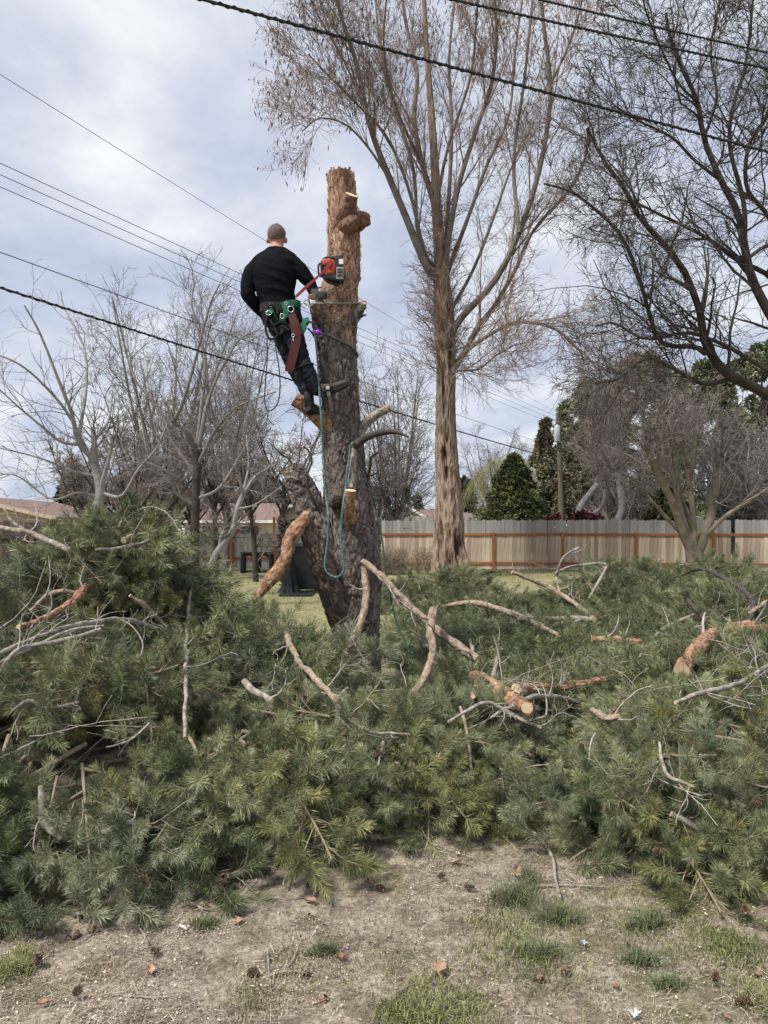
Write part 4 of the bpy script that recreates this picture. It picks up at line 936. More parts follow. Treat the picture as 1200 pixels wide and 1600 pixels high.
# ------------------------------------------------------------------ yard things beyond the trunk
TYb = 26.5
tb = thing('folding_table', 'black plastic folding table standing on the lawn before the grey picket fence', 'table', (fx(402, TYb), TYb, 0))
xw = m_(24, TYb); zt = CAM_Z - m_(862 - CY, TYb)
mb = MB(); box(mb, (fx(402, TYb), TYb, zt - .03), (2 * xw, .65, .06), None, 0, .015); mb.build('tabletop', M['black_plastic'], tb)
for dx in (-.9, -.06, .08, .92):
    mb = MB(); tube(mb, [(fx(402, TYb) + dx * xw, TYb - .22, zt - .08), (fx(402, TYb) + dx * xw * 1.02, TYb - .24, .01)], [.055, .07], 6, 8, 0, 0); mb.build('leg', M['black_plastic'], tb)
    mb = MB(); tube(mb, [(fx(402, TYb) + dx * xw, TYb + .22, zt - .08), (fx(402, TYb) + dx * xw * 1.02, TYb + .24, .01)], [.055, .07], 6, 8, 0, 0); mb.build('leg', M['black_plastic'], tb)
for s in (-.49, .5):
    mb = MB(); tube(mb, [(fx(402, TYb) + (s - .42) * xw, TYb - .22, zt - .2), (fx(402, TYb) + s * xw, TYb - .22, zt - .09), (fx(402, TYb) + (s + .42) * xw, TYb - .22, zt - .2)], .045, 10, 8, 0, 0); mb.build('brace', M['black_plastic'], tb)
mb = MB(); box(mb, (fx(402, TYb), TYb, .06), (2 * xw, .3, .05)); mb.build('foot_rail', M['black_plastic'], tb)
BY = 18.5; bx_ = fx(478, BY)
bn = thing('wheelie_bin', 'tall black wheelie bin with dark blue lid behind the cut trunk', 'bin', (bx_, BY, 0))
mb = MB()
for z in ((0.08, 1.12),):
    w0, w1 = m_(18, BY) * .82, m_(21, BY); d0, d1 = .26, .34
    V = [(bx_ + sx * w, BY + sy * d, zz) for zz, w, d in ((.08, w0, d0), (1.12, w1, d1)) for sx, sy in ((-1, -1), (1, -1), (1, 1), (-1, 1))]
    mb.add(V, np.array(((3, 2, 1, 0), (4, 5, 6, 7), (0, 1, 5, 4), (1, 2, 6, 5), (2, 3, 7, 6), (3, 0, 4, 7))), 0, None, False)
mb.build('body', M['black_plastic'], bn)
mb = MB(); box(mb, (bx_, BY - .02, 1.2), (2 * w1 + .06, .76, .14), None, 0, .04); mb.build('lid', M['bin_lid'], bn)
for s in (-1, 1):
    mb = MB(); tube(mb, [(bx_ + s * (w0 - .04), BY + .22, .11), (bx_ + s * (w0 + .03), BY + .22, .11)], .11, 5, 16, 0, 0); mb.build('wheel', M['black_plastic'], bn)
# black tarp slumped beside it
nu, nv = 60, 40; uu, vv = np.meshgrid(np.linspace(0, 2 * np.pi, nu, endpoint=False), np.linspace(0, 1, nv))
tcx = px(453, 0, 18.0)[0]
rad = (0.07 + .13 * vv ** 1.2 + .12 * np.clip(vv - .8, 0, 1) * 2) * (1 + .22 * np.cos(uu * 5 + 1) * vv + .12 * np.cos(uu * 11) * vv)
Vt = np.stack([tcx + np.cos(uu) * rad - (1 - vv) * .02, 18.0 + np.sin(uu) * rad, .03 + 1.0 * (1 - vv) ** 1.1], -1); ii = np.arange(nu * nv).reshape(nv, nu)
mb = MB(); mb.add(Vt, np.stack([ii[:-1], ii[1:], np.roll(ii[1:], -1, 1), np.roll(ii[:-1], -1, 1)], -1).reshape(-1, 4)); mb.add(Vt[0], np.arange(nu)[None])
xs_, ys_ = np.meshgrid(np.linspace(fx(437, 17.6), fx(490, 17.6), 24), np.linspace(17.2, 18.6, 14)); zz = .015 + .03 * fbm(np.stack([xs_ * 3, ys_ * 3, 0 * xs_], -1), 3, 4)
ii = np.arange(xs_.size).reshape(xs_.shape); Vt = np.stack([xs_, ys_, zz], -1)
mb.add(Vt, np.stack([ii[:-1, :-1], ii[:-1, 1:], ii[1:, 1:], ii[1:, :-1]], -1).reshape(-1, 4))
o = mb.build('tarp', M['tarp']); tag(o, 'black tarp slumped on the lawn beside the wheelie bin', 'tarp')
# shaggy dark stump of a small tree behind the broken limb
d0 = px(449, 925, 19.5); t_ = spline(np.array([[*px(447, v, 19.6), m_(r, 19.6)] for v, r in ((935, 9), (880, 8), (850, 9), (826, 8), (818, 3))]), 24)
t_[:, :3] += np.c_[rng.normal(0, .02, (24, 2)), np.zeros(24)]
r_ = thing('ivy_stump', 'dark shaggy dead stump behind the broken hanging limb', 'stump', (float(d0[0]), 19.6, 0))
mb = MB(); tubes(mb, t_[:, :3], t_[:, 3], 12); mb.build('trunk', M['dark_tree'], r_)
mb = MB(); crown_faces(mb, t_[::2, :3], np.full(12, .19), 900, .07, .6); mb.build('ragged_bark', M['dark_bark'], r_, kind='stuff')
mb = MB(); V0 = px(46, 946, 14.2); box(mb, (0, 0, 0), (m_(44, 14.2), .035, m_(24, 14.2)), None, 0, .004); o = mb.build('weathered_board', M['board']); o.location = Vector(V0); o.rotation_euler = (R(-10), 0, .05)
o.location.z = m_(12, 14.2); tag(o, 'grey weathered board leaning on the ground below the dark brown fence', 'board')
# ------------------------------------------------------------------ the pine being taken down
PYT = 7.3
tr = [(548, 1100, 45), (553, 1060, 42), (554, 1010, 38.5), (555, 950, 38), (553, 905, 43), (550, 860, 42), (545, 800, 38), (539, 745, 33.5), (536, 700, 31.5), (533, 650, 29.5), (530.5, 600, 29.5), (527, 545, 30),
      (523, 510, 35), (525, 485, 33.5), (530, 455, 29), (536.5, 425, 25), (537.5, 380, 25), (536.5, 340, 23.5), (534.5, 300, 21.5), (532.5, 280, 20.5), (532, 273, 20)]
pt = spline(np.array([[*px(u, v, PYT), m_(r, PYT)] for u, v, r in tr]), 440)
def barked(mb, c4, S, amp, cell=(16, 16, 7), seed=0, ovality=None, flare=None, capm=None, mi=0):
    K = len(c4); Tn, An, Bn = frames(c4[None, :, :3]); th = np.arange(S) / S * 2 * np.pi
    D = np.cos(th)[:, None] * An[0][:, None] + np.sin(th)[:, None] * Bn[0][:, None]
    rad = c4[:, 3][:, None] * (1 + 0.10 * (fbm(D * 1.3 + c4[:, None, :3] * 1.2, 3, seed + 3) - .5))
    P = c4[:, None, :3] + D * rad[..., None]
    axis_z = np.cumsum(np.r_[0, np.linalg.norm(np.diff(c4[:, :3], axis=0), axis=1)])[:, None]
    q = np.stack([D[..., 0] * rad * cell[0], D[..., 1] * rad * cell[1] + (D[..., 2] * rad * cell[0]), np.broadcast_to(axis_z * cell[2], rad.shape)], -1)
    q = q + 0.5 * (fbm(P * 14, 2, seed + 5)[..., None] - .5)
    f1, f2, idd = voro(q, seed)
    pl = np.clip((f2 - f1) / .28, 0, 1); pl = pl * pl * (3 - 2 * pl)
    f1b, f2b, idb = voro(q * 2.6 + 3.3, seed + 1); pl2 = np.clip((f2b - f1b) / .3, 0, 1)
    h = amp * (pl * (0.55 + .6 * idd) + .45 * pl2 * (.5 + idb) - .8) + amp * .8 * (fbm(P * 60, 2, seed + 9) - .5)
    h = h * (np.interp(P[..., 2], (3.2, 4.5), (.85, .38)) if amp > .017 else 1)
    P = P + D * h[..., None]
    i = np.arange(K * S).reshape(K, S)
    mb.add(P, np.stack([i[:-1], np.roll(i[:-1], -1, 1), np.roll(i[1:], -1, 1), i[1:]], -1).reshape(-1, 4), mi, np.clip(.35 * pl + .5 * idd * pl + .15 * idb, 0, 1).ravel())
    for k, flip in ((0, True), (K - 1, False)):
        f = np.arange(S); mb.add(P[k], (f[::-1] if flip else f)[None], capm if capm is not None else mi, None, False)
    return P
pine = thing('pine_tree', 'tall pine trunk stripped of its limbs with orange flaking bark near its cut top', 'tree', tuple(pt[0, :3] * (1, 1, 0)))
mb = MB(); barked(mb, pt, 210, 0.0172, (22, 22, 9), 2, capm=1); mb.build('trunk', [M['trunk'], M['cut_wood']], pine)
def stub(pts, m, S=40, n=50, amp=.007, name='stub', label=None, cut=1, cell=(22, 22, 11), seed=1):
    """pts: (u, v, Y, r px)"""
    c = spline(np.array([[*px(u, v, Y), m_(r, Y)] for u, v, Y, r in pts]), n)
    mb = MB(); barked(mb, c, S, amp, cell, seed, capm=1); o = mb.build(name, [M[m], M['cut_wood'] if cut else M[m]], pine)
    if label: o['label'] = label
    return o
# the big left limb, broken at its top, and the cracked lower limb
stub([(556, 1045, 7.32, 30), (549, 965, 7.31, 32), (526, 890, 7.27, 34), (494, 815, 7.22, 27), (474, 768, 7.2, 22), (462, 745, 7.18, 19), (453, 727, 7.17, 13)], 'trunk', 130, 170, .02, 'limb', 'thick broken limb forking up to the left', 0, (15, 15, 7), 5)
stub([(540, 985, 7.25, 20), (519, 930, 7.10, 19), (504, 890, 7.0, 18), (489, 850, 6.93, 15.5), (477, 818, 6.89, 12), (473, 804, 6.88, 8)], 'limb_mixed', 90, 90, .014, 'limb', 'cracked orange limb with its end hanging down', 0, (18, 18, 9), 6)
stub([(535, 352, 7.24, 15), (541, 330, 7.13, 13.5), (549, 304, 7.05, 10.5)], 'red_bark', 44, 34, .012, 'stub', 'sawn reddish stub just under the trunk top', 1, seed=7)
stub([(545, 352, 7.28, 17), (560, 346, 7.2, 14.5), (570, 344, 7.2, 12), (577, 346, 7.2, 7), (579, 346, 7.2, 2)], 'red_bark', 60, 44, .03, 'burl', 'knobbly burl stub at the right of the trunk top', 1, (20, 20, 20), 8)
stub([(540, 356, 7.2, 15), (549, 349, 7.12, 13), (556, 342, 7.09, 8), (559, 339, 7.09, 2)], 'red_bark', 46, 34, .035, 'burl', 'reddish torn burl', 0, (20, 20, 20), 9)
stub([(550, 440, 7.3, 8), (559, 434, 7.3, 6), (563, 432, 7.3, 4)], 'trunk', 24, 16, .004, 'stub')
stub([(548, 505, 7.28, 9), (558, 492, 7.22, 8), (566, 476, 7.18, 6.5), (567, 473, 7.17, 6)], 'grey_bark', 30, 26, .004, 'stub', 'small sawn stub at right below the flipline', 1)
stub([(560, 492, 7.15, 2.4), (566, 486, 7.12, 2), (573, 480, 7.1, .8)], 'dark_bark', 10, 10, .001, 'spike'); stub([(560, 497, 7.15, 2), (568, 493, 7.12, 1.6), (573, 492, 7.1, .7)], 'dark_bark', 10, 10, .001, 'spike')
stub([(516, 510, 7.2, 17), (503, 492, 7.12, 15), (494, 473, 7.06, 12), (490, 459, 7.03, 9)], 'trunk', 50, 40, .008, 'stub', 'short left stub under the gloved hand', 1, seed=12)
stub([(520, 672, 7.25, 16), (497, 650, 7.16, 13), (474, 632, 7.12, 11.5), (460, 623, 7.1, 11)], 'orange_bark', 44, 44, .006, 'stub', 'pale orange cut stub below the climbing boots', 1, seed=13)
stub([(556, 690, 7.3, 10), (566, 668, 7.28, 8.5), (585, 650, 7.24, 7.2), (610, 636, 7.2, 6)], 'grey_bark', 34, 50, .004, 'stub', 'grey cut branch stub pointing up right', 1, seed=14)
stub([(549, 702, 7.02, 7), (560, 692, 6.98, 6.5), (575, 682, 6.95, 6), (595, 676, 6.92, 5), (618, 675, 6.9, 3.6), (639, 683, 6.88, 1.2)], 'dark_bark', 24, 60, .002, 'branch', 'dark smooth curved branch pointing right', 0)
stub([(551, 700, 7.0, 6), (551, 725, 6.98, 6.5), (549, 762, 6.97, 6)], 'grey_bark', 24, 30, .004, 'snag', 'grey torn strip hanging below the curved branch', 0)
stub([(549, 815, 7.03, 9), (545, 795, 6.95, 9.5), (546.5, 778, 6.9, 9), (547.5, 766, 6.88, 8.6)], 'orange_bark', 40, 34, .004, 'stub', 'upright orange stub with a pale fresh cut face', 1, seed=15)
stub([(526, 785, 7.1, 11), (522, 782, 7.02, 10), (519, 781, 6.99, 3)], 'dark_bark', 40, 20, .01, 'knot', None, 0)
stub([(572, 768, 7.35, 2.6), (575, 745, 7.3, 2.2), (579, 728, 7.27, 2.1), (580, 715, 7.25, 1.8), (590, 707, 7.22, 2.2)], 'moss_branch', 12, 24, .002, 'branch', 'mossy dead branch at the right of the trunk', 0)
stub([(575, 745, 7.3, 1.4), (585, 741, 7.28, 1.1), (592, 735, 7.28, 1), (606, 722, 7.25, .7), (612, 700, 7.2, .5)], 'moss_branch', 8, 24, .001, 'branch', None, 0)
stub([(478, 765, 7.2, 2), (462, 734, 7.15, 1.8), (450, 716, 7.14, 1.5), (440, 710, 7.12, 1.4), (422, 692, 7.1, .8)], 'moss_branch', 12, 24, .002, 'branch', 'mossy dead twig above the broken limb', 0)
stub([(497, 805, 7.1, 3), (490, 782, 7.05, 2.4), (482, 764, 7.02, 2.2), (480, 742, 7.0, 1.9), (487, 722, 6.98, 1.6), (483, 706, 6.97, 1.6), (474, 697, 6.96, 1.4)], 'moss_branch', 12, 30, .002, 'branch', 'mossy crooked dead branch between trunk and broken limb', 0)
# long curling flakes of bark
mb = MB(); N_ = 900
kk = rng.integers(16, 436, N_); aa = rng.uniform(np.pi * .95, np.pi * 2.05, N_)
c4 = pt[kk]; dr = np.stack([np.cos(aa), np.sin(aa), np.zeros(N_)], 1); tg = np.stack([-np.sin(aa), np.cos(aa), np.zeros(N_)], 1)
L_ = rng.uniform(.02, .07, N_)[:, None]; w_ = rng.uniform(.006, .018, N_)[:, None]; up_ = np.array((0, 0, 1.0))
P0 = c4[:, :3] + dr * (c4[:, 3:] + .004)
lift = rng.uniform(.004, .018, N_)[:, None]
Vf = np.stack([P0 - tg * w_ - up_ * L_ * .5, P0 + tg * w_ - up_ * L_ * .5, P0 + tg * w_ * .8 + up_ * L_ * .5 + dr * lift, P0 - tg * w_ * .8 + up_ * L_ * .5 + dr * lift], 1)
mb.add(Vf, np.arange(N_ * 4).reshape(N_, 4), 0, np.repeat(rng.uniform(.2, 1, N_), 4), False)
mb.build('bark_flakes', M['trunk'], pine, kind='stuff')

# ------------------------------------------------------------------ the climber
def man():
    root = thing('person', 'man in black shirt and dark trousers leaning back in green harness on the trunk', 'person', tuple(px(486, 640, 7.12)))
    lab = []                              # (points, material id) used to dress the fused body
    src = MB()
    def part(fn, m):
        n0 = src.n; fn(src); V = np.concatenate(src.v)[n0:]; lab.append((V, m))
    def loft(rings, n=28):
        """rings: (u, v, half width px, half depth m, Y)"""
        def f(mb):
            q = spline(np.array([[*px(u, v, Y), m_(w, Y), d] for u, v, w, d, Y in rings]), 40)
            a = np.arange(n) / n * 2 * np.pi
            V = np.stack([q[:, None, 0] + np.cos(a) * q[:, 3:4], q[:, None, 1] + np.sin(a) * q[:, 4:5], np.broadcast_to(q[:, 2:3], (40, n))], -1)
            i = np.arange(40 * n).reshape(40, n)
            mb.add(V, np.stack([i[:-1], np.roll(i[:-1], -1, 1), np.roll(i[1:], -1, 1), i[1:]], -1).reshape(-1, 4))
            mb.add(V[0], np.arange(n)[::-1][None]); mb.add(V[-1], np.arange(n)[None])
        return f
    def limb(pts, n=30, S=18):
        def f(mb):
            c = spline(np.array([[*px(u, v, Y), m_(r, Y)] for u, v, Y, r in pts]), n)
            d0 = unit(c[0, :3] - c[1, :3]); d1 = unit(c[-1, :3] - c[-2, :3])
            e0 = [np.r_[c[0, :3] + d0 * c[0, 3] * s, c[0, 3] * math.sqrt(max(1e-3, 1 - s * s))] for s in (.95, .7, .35)]
            e1 = [np.r_[c[-1, :3] + d1 * c[-1, 3] * s, c[-1, 3] * math.sqrt(max(1e-3, 1 - s * s))] for s in (.35, .7, .95)]
            c = np.vstack(e0 + [c] + e1); tubes(mb, c[:, :3], c[:, 3], S, 0, None, 0)
        return f
    # trunk of the body
    part(loft([(444, 520, 14, .07, 7.12), (443, 508, 27, .115, 7.12), (440, 494, 30.5, .135, 7.11), (437, 480, 28.5, .125, 7.12)]), 1)
    part(loft([(437, 486, 28, .122, 7.12), (433.5, 470, 27.5, .118, 7.12), (429.5, 450, 31, .125, 7.11), (428.5, 430, 35, .135, 7.11), (430, 412, 36.5, .13, 7.12), (431, 400, 31, .105, 7.13), (432, 393, 20, .08, 7.14), (432, 387.5, 12, .065, 7.15)]), 0)
    part(limb([(432, 397, 7.14, 11.5), (432.5, 386, 7.16, 10.5), (433, 376, 7.19, 10)]), 2)     # neck
    # head: skull, jaw, nose, ears; it looks away over the work
    hc = px(432.5, 369, 7.18)
    part(lambda mb: ellipsoid(mb, hc, (m_(13.6, 7.18), .098, m_(15.5, 7.18)), None, 28, 18), 2)
    part(lambda mb: ellipsoid(mb, hc + (0.006, .035, -.055), (.058, .062, .062), None, 20, 12), 2)
    part(lambda mb: ellipsoid(mb, hc + (0.006, .104, -.012), (.014, .022, .024), None, 12, 8), 2)
    part(lambda mb: ellipsoid(mb, hc + (0.006, .082, .018), (.05, .016, .012), None, 12, 8), 2)
    part(lambda mb: ellipsoid(mb, hc + (0.006, .088, -.058), (.024, .010, .010), None, 12, 8), 2)
    for s, u in ((-1, 418.3), (1, 447.2)):
        e = px(u, 376.2, 7.185)
        part(lambda mb, e=e, s=s: ellipsoid(mb, e, (.011, .026, .033), rotz(s * .55), 14, 10), 2)
    # arms
    part(limb([(408, 412, 7.12, 12.5), (392, 430, 7.11, 12), (387, 455, 7.09, 10.2), (389, 463, 7.09, 9.6), (400, 477, 7.16, 8.4), (409, 488, 7.26, 6.8)]), 0)
    part(limb([(455, 411, 7.12, 12.5), (468, 422, 7.12, 11.6), (480, 437, 7.12, 9.6), (485, 444, 7.13, 8.6), (490, 457, 7.12, 7.2)]), 0)
    # gloved hands: palm, four unequal curled fingers, a thumb
    def hand(w, k, palm_n, fing):
        part(limb([w, k], 10, 12), 3)
        for f in fing: part(limb(f, 10, 8), 3)
    hand((409, 489, 7.27, 5.6), (413, 496, 7.32, 6.4), None, [[(411 + i * 1.9, 497, 7.33 + i * .012, 1.9), (412 + i * 2.1, 504 + (1.5, 2.2, 1.6, 0)[i], 7.35 + i * .01, 1.7), (414 + i * 2, 507 + (1.2, 2, 1.2, 0)[i], 7.33, 1.4)] for i in range(4)] + [[(416, 491, 7.29, 2), (420, 496, 7.28, 1.7), (421, 501, 7.27, 1.5)]])
    hand((490.5, 457, 7.09, 5.6), (497, 461, 7.02, 6.0), None, [[(498, 457 + i * 3.0, 7.0, 2.0), (504 + (1, 1.6, 1.2, 0)[i], 456 + i * 3.3, 6.985, 1.8), (509 + (1, 2.2, 1.4, -.5)[i], 459 + i * 3.2, 7.0, 1.5)] for i in range(4)] + [[(493, 455, 7.06, 2.1), (497, 450, 7.02, 1.8), (502, 449, 7.0, 1.5)]])
    # legs
    part(limb([(453, 500, 7.08, 16.5), (461, 530, 7.05, 14.2), (470, 558, 7.0, 12.2), (475, 570, 6.99, 11.6), (485, 590, 7.0, 11.2), (496, 609, 7.0, 8.6)]), 1)
    part(limb([(432, 500, 7.16, 15.5), (442, 530, 7.19, 13.2), (455, 562, 7.2, 11.2), (461, 576, 7.2, 10.4), (471, 597, 7.17, 9.8), (481, 617, 7.13, 8.0)]), 1)
    me = src.mesh('body_parts', M['shirt'])
    tmp = bpy.data.objects.new('body_parts', me); COL.objects.link(tmp)
    md = tmp.modifiers.new('r', 'REMESH'); md.mode = 'VOXEL'; md.voxel_size = 0.0095; md.use_smooth_shade = True
    ms = tmp.modifiers.new('s', 'SMOOTH'); ms.factor = 0.5; ms.iterations = 4
    dg = bpy.context.evaluated_depsgraph_get(); ev = tmp.evaluated_get(dg)
    bm_ = bpy.data.meshes.new_from_object(ev)
    bpy.data.objects.remove(tmp); 
    nv_ = len(bm_.vertices); co = np.empty(nv_ * 3, np.float32); bm_.vertices.foreach_get('co', co); co = co.reshape(-1, 3).astype(float)
    nf = len(bm_.polygons); fc = np.empty(nf * 3, np.float32); bm_.polygons.foreach_get('center', fc); fc = fc.reshape(-1, 3)
    allp = np.concatenate([a for a, _ in lab]); alli = np.concatenate([np.full(len(a), i) for a, i in lab])
    kd = kdtree.KDTree(len(allp))
    for i, p in enumerate(allp): kd.insert(p, i)
    kd.balance()
    mi = np.array([alli[kd.find(p)[1]] for p in fc], np.int32)
    # crisp borders: collar, hem, cuffs
    zc = px(0, 390, 7.14)[2]
    neck = (np.abs(fc[:, 0] - px(432, 0, 7.15)[0]) < .12) & (fc[:, 2] > px(0, 398, 7.14)[2])
    col_line = zc + .016 * np.clip((fc[:, 1] - 7.14) / .1, -1, 1) * -1
    mi = np.where(neck, np.where(fc[:, 2] > col_line, 2, 0), mi)
    hem = px(0, 484, 7.12)[2]
    torso = (mi < 2) & (np.abs(fc[:, 0] - px(437, 0, 7.12)[0]) < .185)
    mi = np.where(torso & (fc[:, 2] < hem), 1, np.where(torso & (fc[:, 2] > hem) & (fc[:, 2] < hem + .2), 0, mi)).astype(np.int32)
    # cloth folds
    nrm = np.empty(nv_ * 3, np.float32); bm_.vertices.foreach_get('normal', nrm); nrm = nrm.reshape(-1, 3)
    vm = np.zeros(nv_); 
    for p, m in zip(bm_.polygons, mi):
        for v in p.vertices: vm[v] = m
    q1 = co * np.array((4, 4, 11)); q1[:, 2] += co[:, 0] * 3
    fold = 1 - np.abs(2 * fbm(q1, 2, 4) - 1) * 2
    q2 = co * np.array((13, 13, 19)); q2[:, 2] -= co[:, 0] * 18
    fold2 = 1 - np.abs(2 * fbm(q2, 2, 6) - 1) * 2
    co += nrm * np.where(vm == 0, .010 * fold, np.where(vm == 1, .012 * fold2, 0))[:, None]
    bm_.vertices.foreach_set('co', co.astype(np.float32).ravel())
    bm_.materials.clear()
    for k in ('shirt', 'trousers', 'skin', 'glove'): bm_.materials.append(M[k])
    bm_.polygons.foreach_set('material_index', mi); bm_.update(); bm_.name = 'body'
    link('body', bm_, root)
    # hair: a close cap with a clear nape line
    mb = MB()
    def keep(c):
        back = (hc[1] - c[:, 1]) / .1
        line = hc[2] + .008 - .074 * np.clip(back + .1, -.7, 1)
        line += np.where(np.abs(c[:, 0] - hc[0]) > .07, .004, 0)
        return c[:, 2] > line
    ellipsoid(mb, hc + (0, -.004, .004), (m_(13.6, 7.18) + .0035, .1025, m_(15.5, 7.18) + .005), None, 60, 40, 0, keep)
    V = np.concatenate(mb.v); 
    hs = MB(); sel = keep(V); Pn = V[sel]; Pn = Pn[rng.integers(0, len(Pn), 3000)] + rng.normal(0, .005, (3000, 3)); dn = unit(Pn - hc) * .9 + np.array((0, -.2, -.45)); dn = unit(dn)
    tubes(hs, np.stack([Pn, Pn + dn * .0025, Pn + dn * .005], 1), np.broadcast_to(np.array((.0007, .0006, .0003)), (3000, 3)), 3)
    hs.v = [np.concatenate(mb.v)] + hs.v if False else hs.v
    h = mb.build('hair', M['hair'], root); hs.build('stubble', M['hair'], h, kind='stuff')
    # eyes
    for s in (-1, 1):
        mb = MB(); ellipsoid(mb, hc + (.006 + s * .028, .086, .002), (.012, .008, .008), None, 12, 8); mb.build('eye', M['white_trim'], root)
    # boots
    def boot(name, heel, toe, ank, m, w, label):
        hl, te, an = (px(*heel), px(*toe), px(*ank)); mb = MB()
        d = unit(te - hl); up = unit((an - hl) - ((an - hl) @ d) * d); sd = np.cross(d, up); Lb = np.linalg.norm(te - hl)
        secs = [(-.02, .052, .030, .030), (.03, .085, .036, .04), (.22, .095, .038, .045), (.42, .075, .040, .036), (.62, .062, .045, .03), (.82, .052, .046, .026), (.96, .038, .036, .019), (1.02, .02, .018, .012)]
        q = spline(np.array([[t * Lb, h, ww] for t, h, ww, _ in secs]), 26); n = 20; a = np.arange(n) / n * 2 * np.pi
        cx_, sx_ = np.cos(a), np.sin(a)
        cy_ = np.sign(sx_) * np.abs(sx_) ** .7
        V = hl + q[:, 0][:, None, None] * d + (np.sign(cx_) * np.abs(cx_) ** .75)[None, :, None] * (q[:, 2][:, None, None] * sd) * w + ((.5 + .5 * cy_)[None, :] * q[:, 1][:, None])[..., None] * up
        i = np.arange(26 * n).reshape(26, n); mb.add(V, np.stack([i[:-1], np.roll(i[:-1], -1, 1), np.roll(i[1:], -1, 1), i[1:]], -1).reshape(-1, 4))
        mb.add(V[0], np.arange(n)[::-1][None]); mb.add(V[-1], np.arange(n)[None])
        sh = hl + d * Lb * .16 + up * .05
        tube(mb, [sh, (sh + an) / 2, an + unit(an - sh) * .02], [.047, .048, .05], 10, 16, 0, 0)
        b = mb.build(name, M[m], root); b['label'] = label
        so = MB(); V2 = np.stack([hl + q[:, 0][:, None] * d + s * sd * q[:, 2][:, None] * w * 1.08 + o * up for s, o in ((-1, -.018), (1, -.018), (1, .006), (-1, .006))], 1)
        i = np.arange(26 * 4).reshape(26, 4); so.add(V2, np.stack([i[:-1], np.roll(i[:-1], -1, 1), np.roll(i[1:], -1, 1), i[1:]], -1).reshape(-1, 4), 0, None, False)
        so.add(V2[0], np.arange(4)[::-1][None]); so.add(V2[-1], np.arange(4)[None]); so.build('sole', M['sole'], b)
        return b, hl, d, up, sd, Lb
    bR = boot('boot', (503, 619, 7.0), (544, 600, 7.05), (497, 606, 7.0), 'boot', 1.0, 'brown right boot toe up against the trunk')
    bL = boot('boot', (481, 640, 7.02), (502, 652, 7.16), (482, 618, 7.11), 'boot_dark', 1.0, 'dark left boot resting on the cut stub')
    # climbing spurs: shank, stirrup, straps and buckle
    mb = MB()
    a0, a1, a2 = px(511, 604, 6.945), px(514, 618, 6.94), px(519, 642, 7.02)
    for p, q_ in ((a0, a1), (a1, a2)):
        d = unit(q_ - p); box(mb, (p + q_) / 2, (np.linalg.norm(q_ - p), .030, .010), frame_to(d, (0, -1, 0)))
    o = mb.build('spur_shank', M['rope_grey'], root)
    mb = MB(); tube(mb, [px(505, 613, 6.95), px(513, 609, 6.94), px(519, 603, 6.96)], .012, 10, 6, 0, 0); mb.build('strap', M['webbing'], o)
    mb = MB(); box(mb, px(512, 606, 6.93), (.034, .012, .034), rotz(0), 0, .004); mb.build('buckle', M['silver'], o)
    mb = MB(); tube(mb, [px(470, 632, 7.05), px(476, 622, 7.03), px(470, 640, 7.03), px(466, 654, 7.03)], [.006, .006, .005, .002], 14, 6, 0, 0); mb.build('gaff', M['dark_bark'], root)
    # straps round the calves
    for c_, r_, tilt in (((476, 573, 6.99), 13, .35), ((463, 579, 7.2), 11.6, .3)):
        a = np.linspace(0, 2 * np.pi, 33); cc = px(*c_); rr_ = m_(r_, c_[2])
        P = np.stack([cc[0] + np.cos(a) * rr_, cc[1] + np.sin(a) * rr_, cc[2] + np.cos(a) * rr_ * tilt], 1); mb = MB(); tubes(mb, P, np.full(33, .010), 6)
        mb.build('calf_strap', M['webbing'], root)
    # harness: belt, leg loops, pads, rings, buckles
    hn = None
    def ring_band(cu, cv, cY, hw, hd, tilt, h, m, name, parent):
        a = np.linspace(0, 2 * np.pi, 49)[:-1]; c = px(cu, cv, cY); w = m_(hw, cY)
        P = np.stack([c[0] + np.cos(a) * w, c[1] + np.sin(a) * hd, c[2] + np.cos(a) * w * tilt], 1); N_ = np.stack([np.cos(a), np.sin(a), 0 * a], 1)
        V = np.concatenate([P + N_ * .012 + (0, 0, h / 2), P + N_ * .012 - (0, 0, h / 2), P - N_ * .004 - (0, 0, h / 2), P - N_ * .004 + (0, 0, h / 2)]); i = np.arange(48); j = (i + 1) % 48
        mb = MB(); mb.add(V, np.concatenate([np.stack([i + k * 48, j + k * 48, j + ((k + 1) % 4) * 48, i + ((k + 1) % 4) * 48], 1) for k in range(4)]), 0, None, False)
        return mb.build(name, M[m], parent)
    hn = ring_band(438, 485, 7.12, 30, .142, -.06, .075, 'webbing', 'harness', root)
    ring_band(456, 516, 7.075, 17, .118, .32, .055, 'webbing', 'leg_loop', hn)
    ring_band(437, 518, 7.17, 15.5, .115, -.25, .05, 'webbing', 'leg_loop', hn)
    def slab(pts, w, t, m, name, parent, Yo=None):
        """a strap with flat section following points, lying broadside to the camera"""
        P = spline(np.array([px(*p) for p in pts]), 18); d = unit(np.gradient(P, axis=0)); n_ = np.array((0, -1.0, 0)); s = unit(np.cross(d, n_)); w = np.interp(np.linspace(0, 1, 18), np.linspace(0, 1, len(w)), w)[:, None] if not np.isscalar(w) else w
        V = np.stack([P + s * w / 2 + n_ * t / 2, P - s * w / 2 + n_ * t / 2, P - s * w / 2 - n_ * t / 2, P + s * w / 2 - n_ * t / 2], 1); i = np.arange(72).reshape(18, 4)
        mb = MB(); mb.add(V, np.stack([i[:-1], np.roll(i[:-1], -1, 1), np.roll(i[1:], -1, 1), i[1:]], -1).reshape(-1, 4), 0, None, False); mb.add(V[0], np.arange(4)[::-1][None]); mb.add(V[-1], np.arange(4)[None])
        return mb.build(name, M[m], parent)
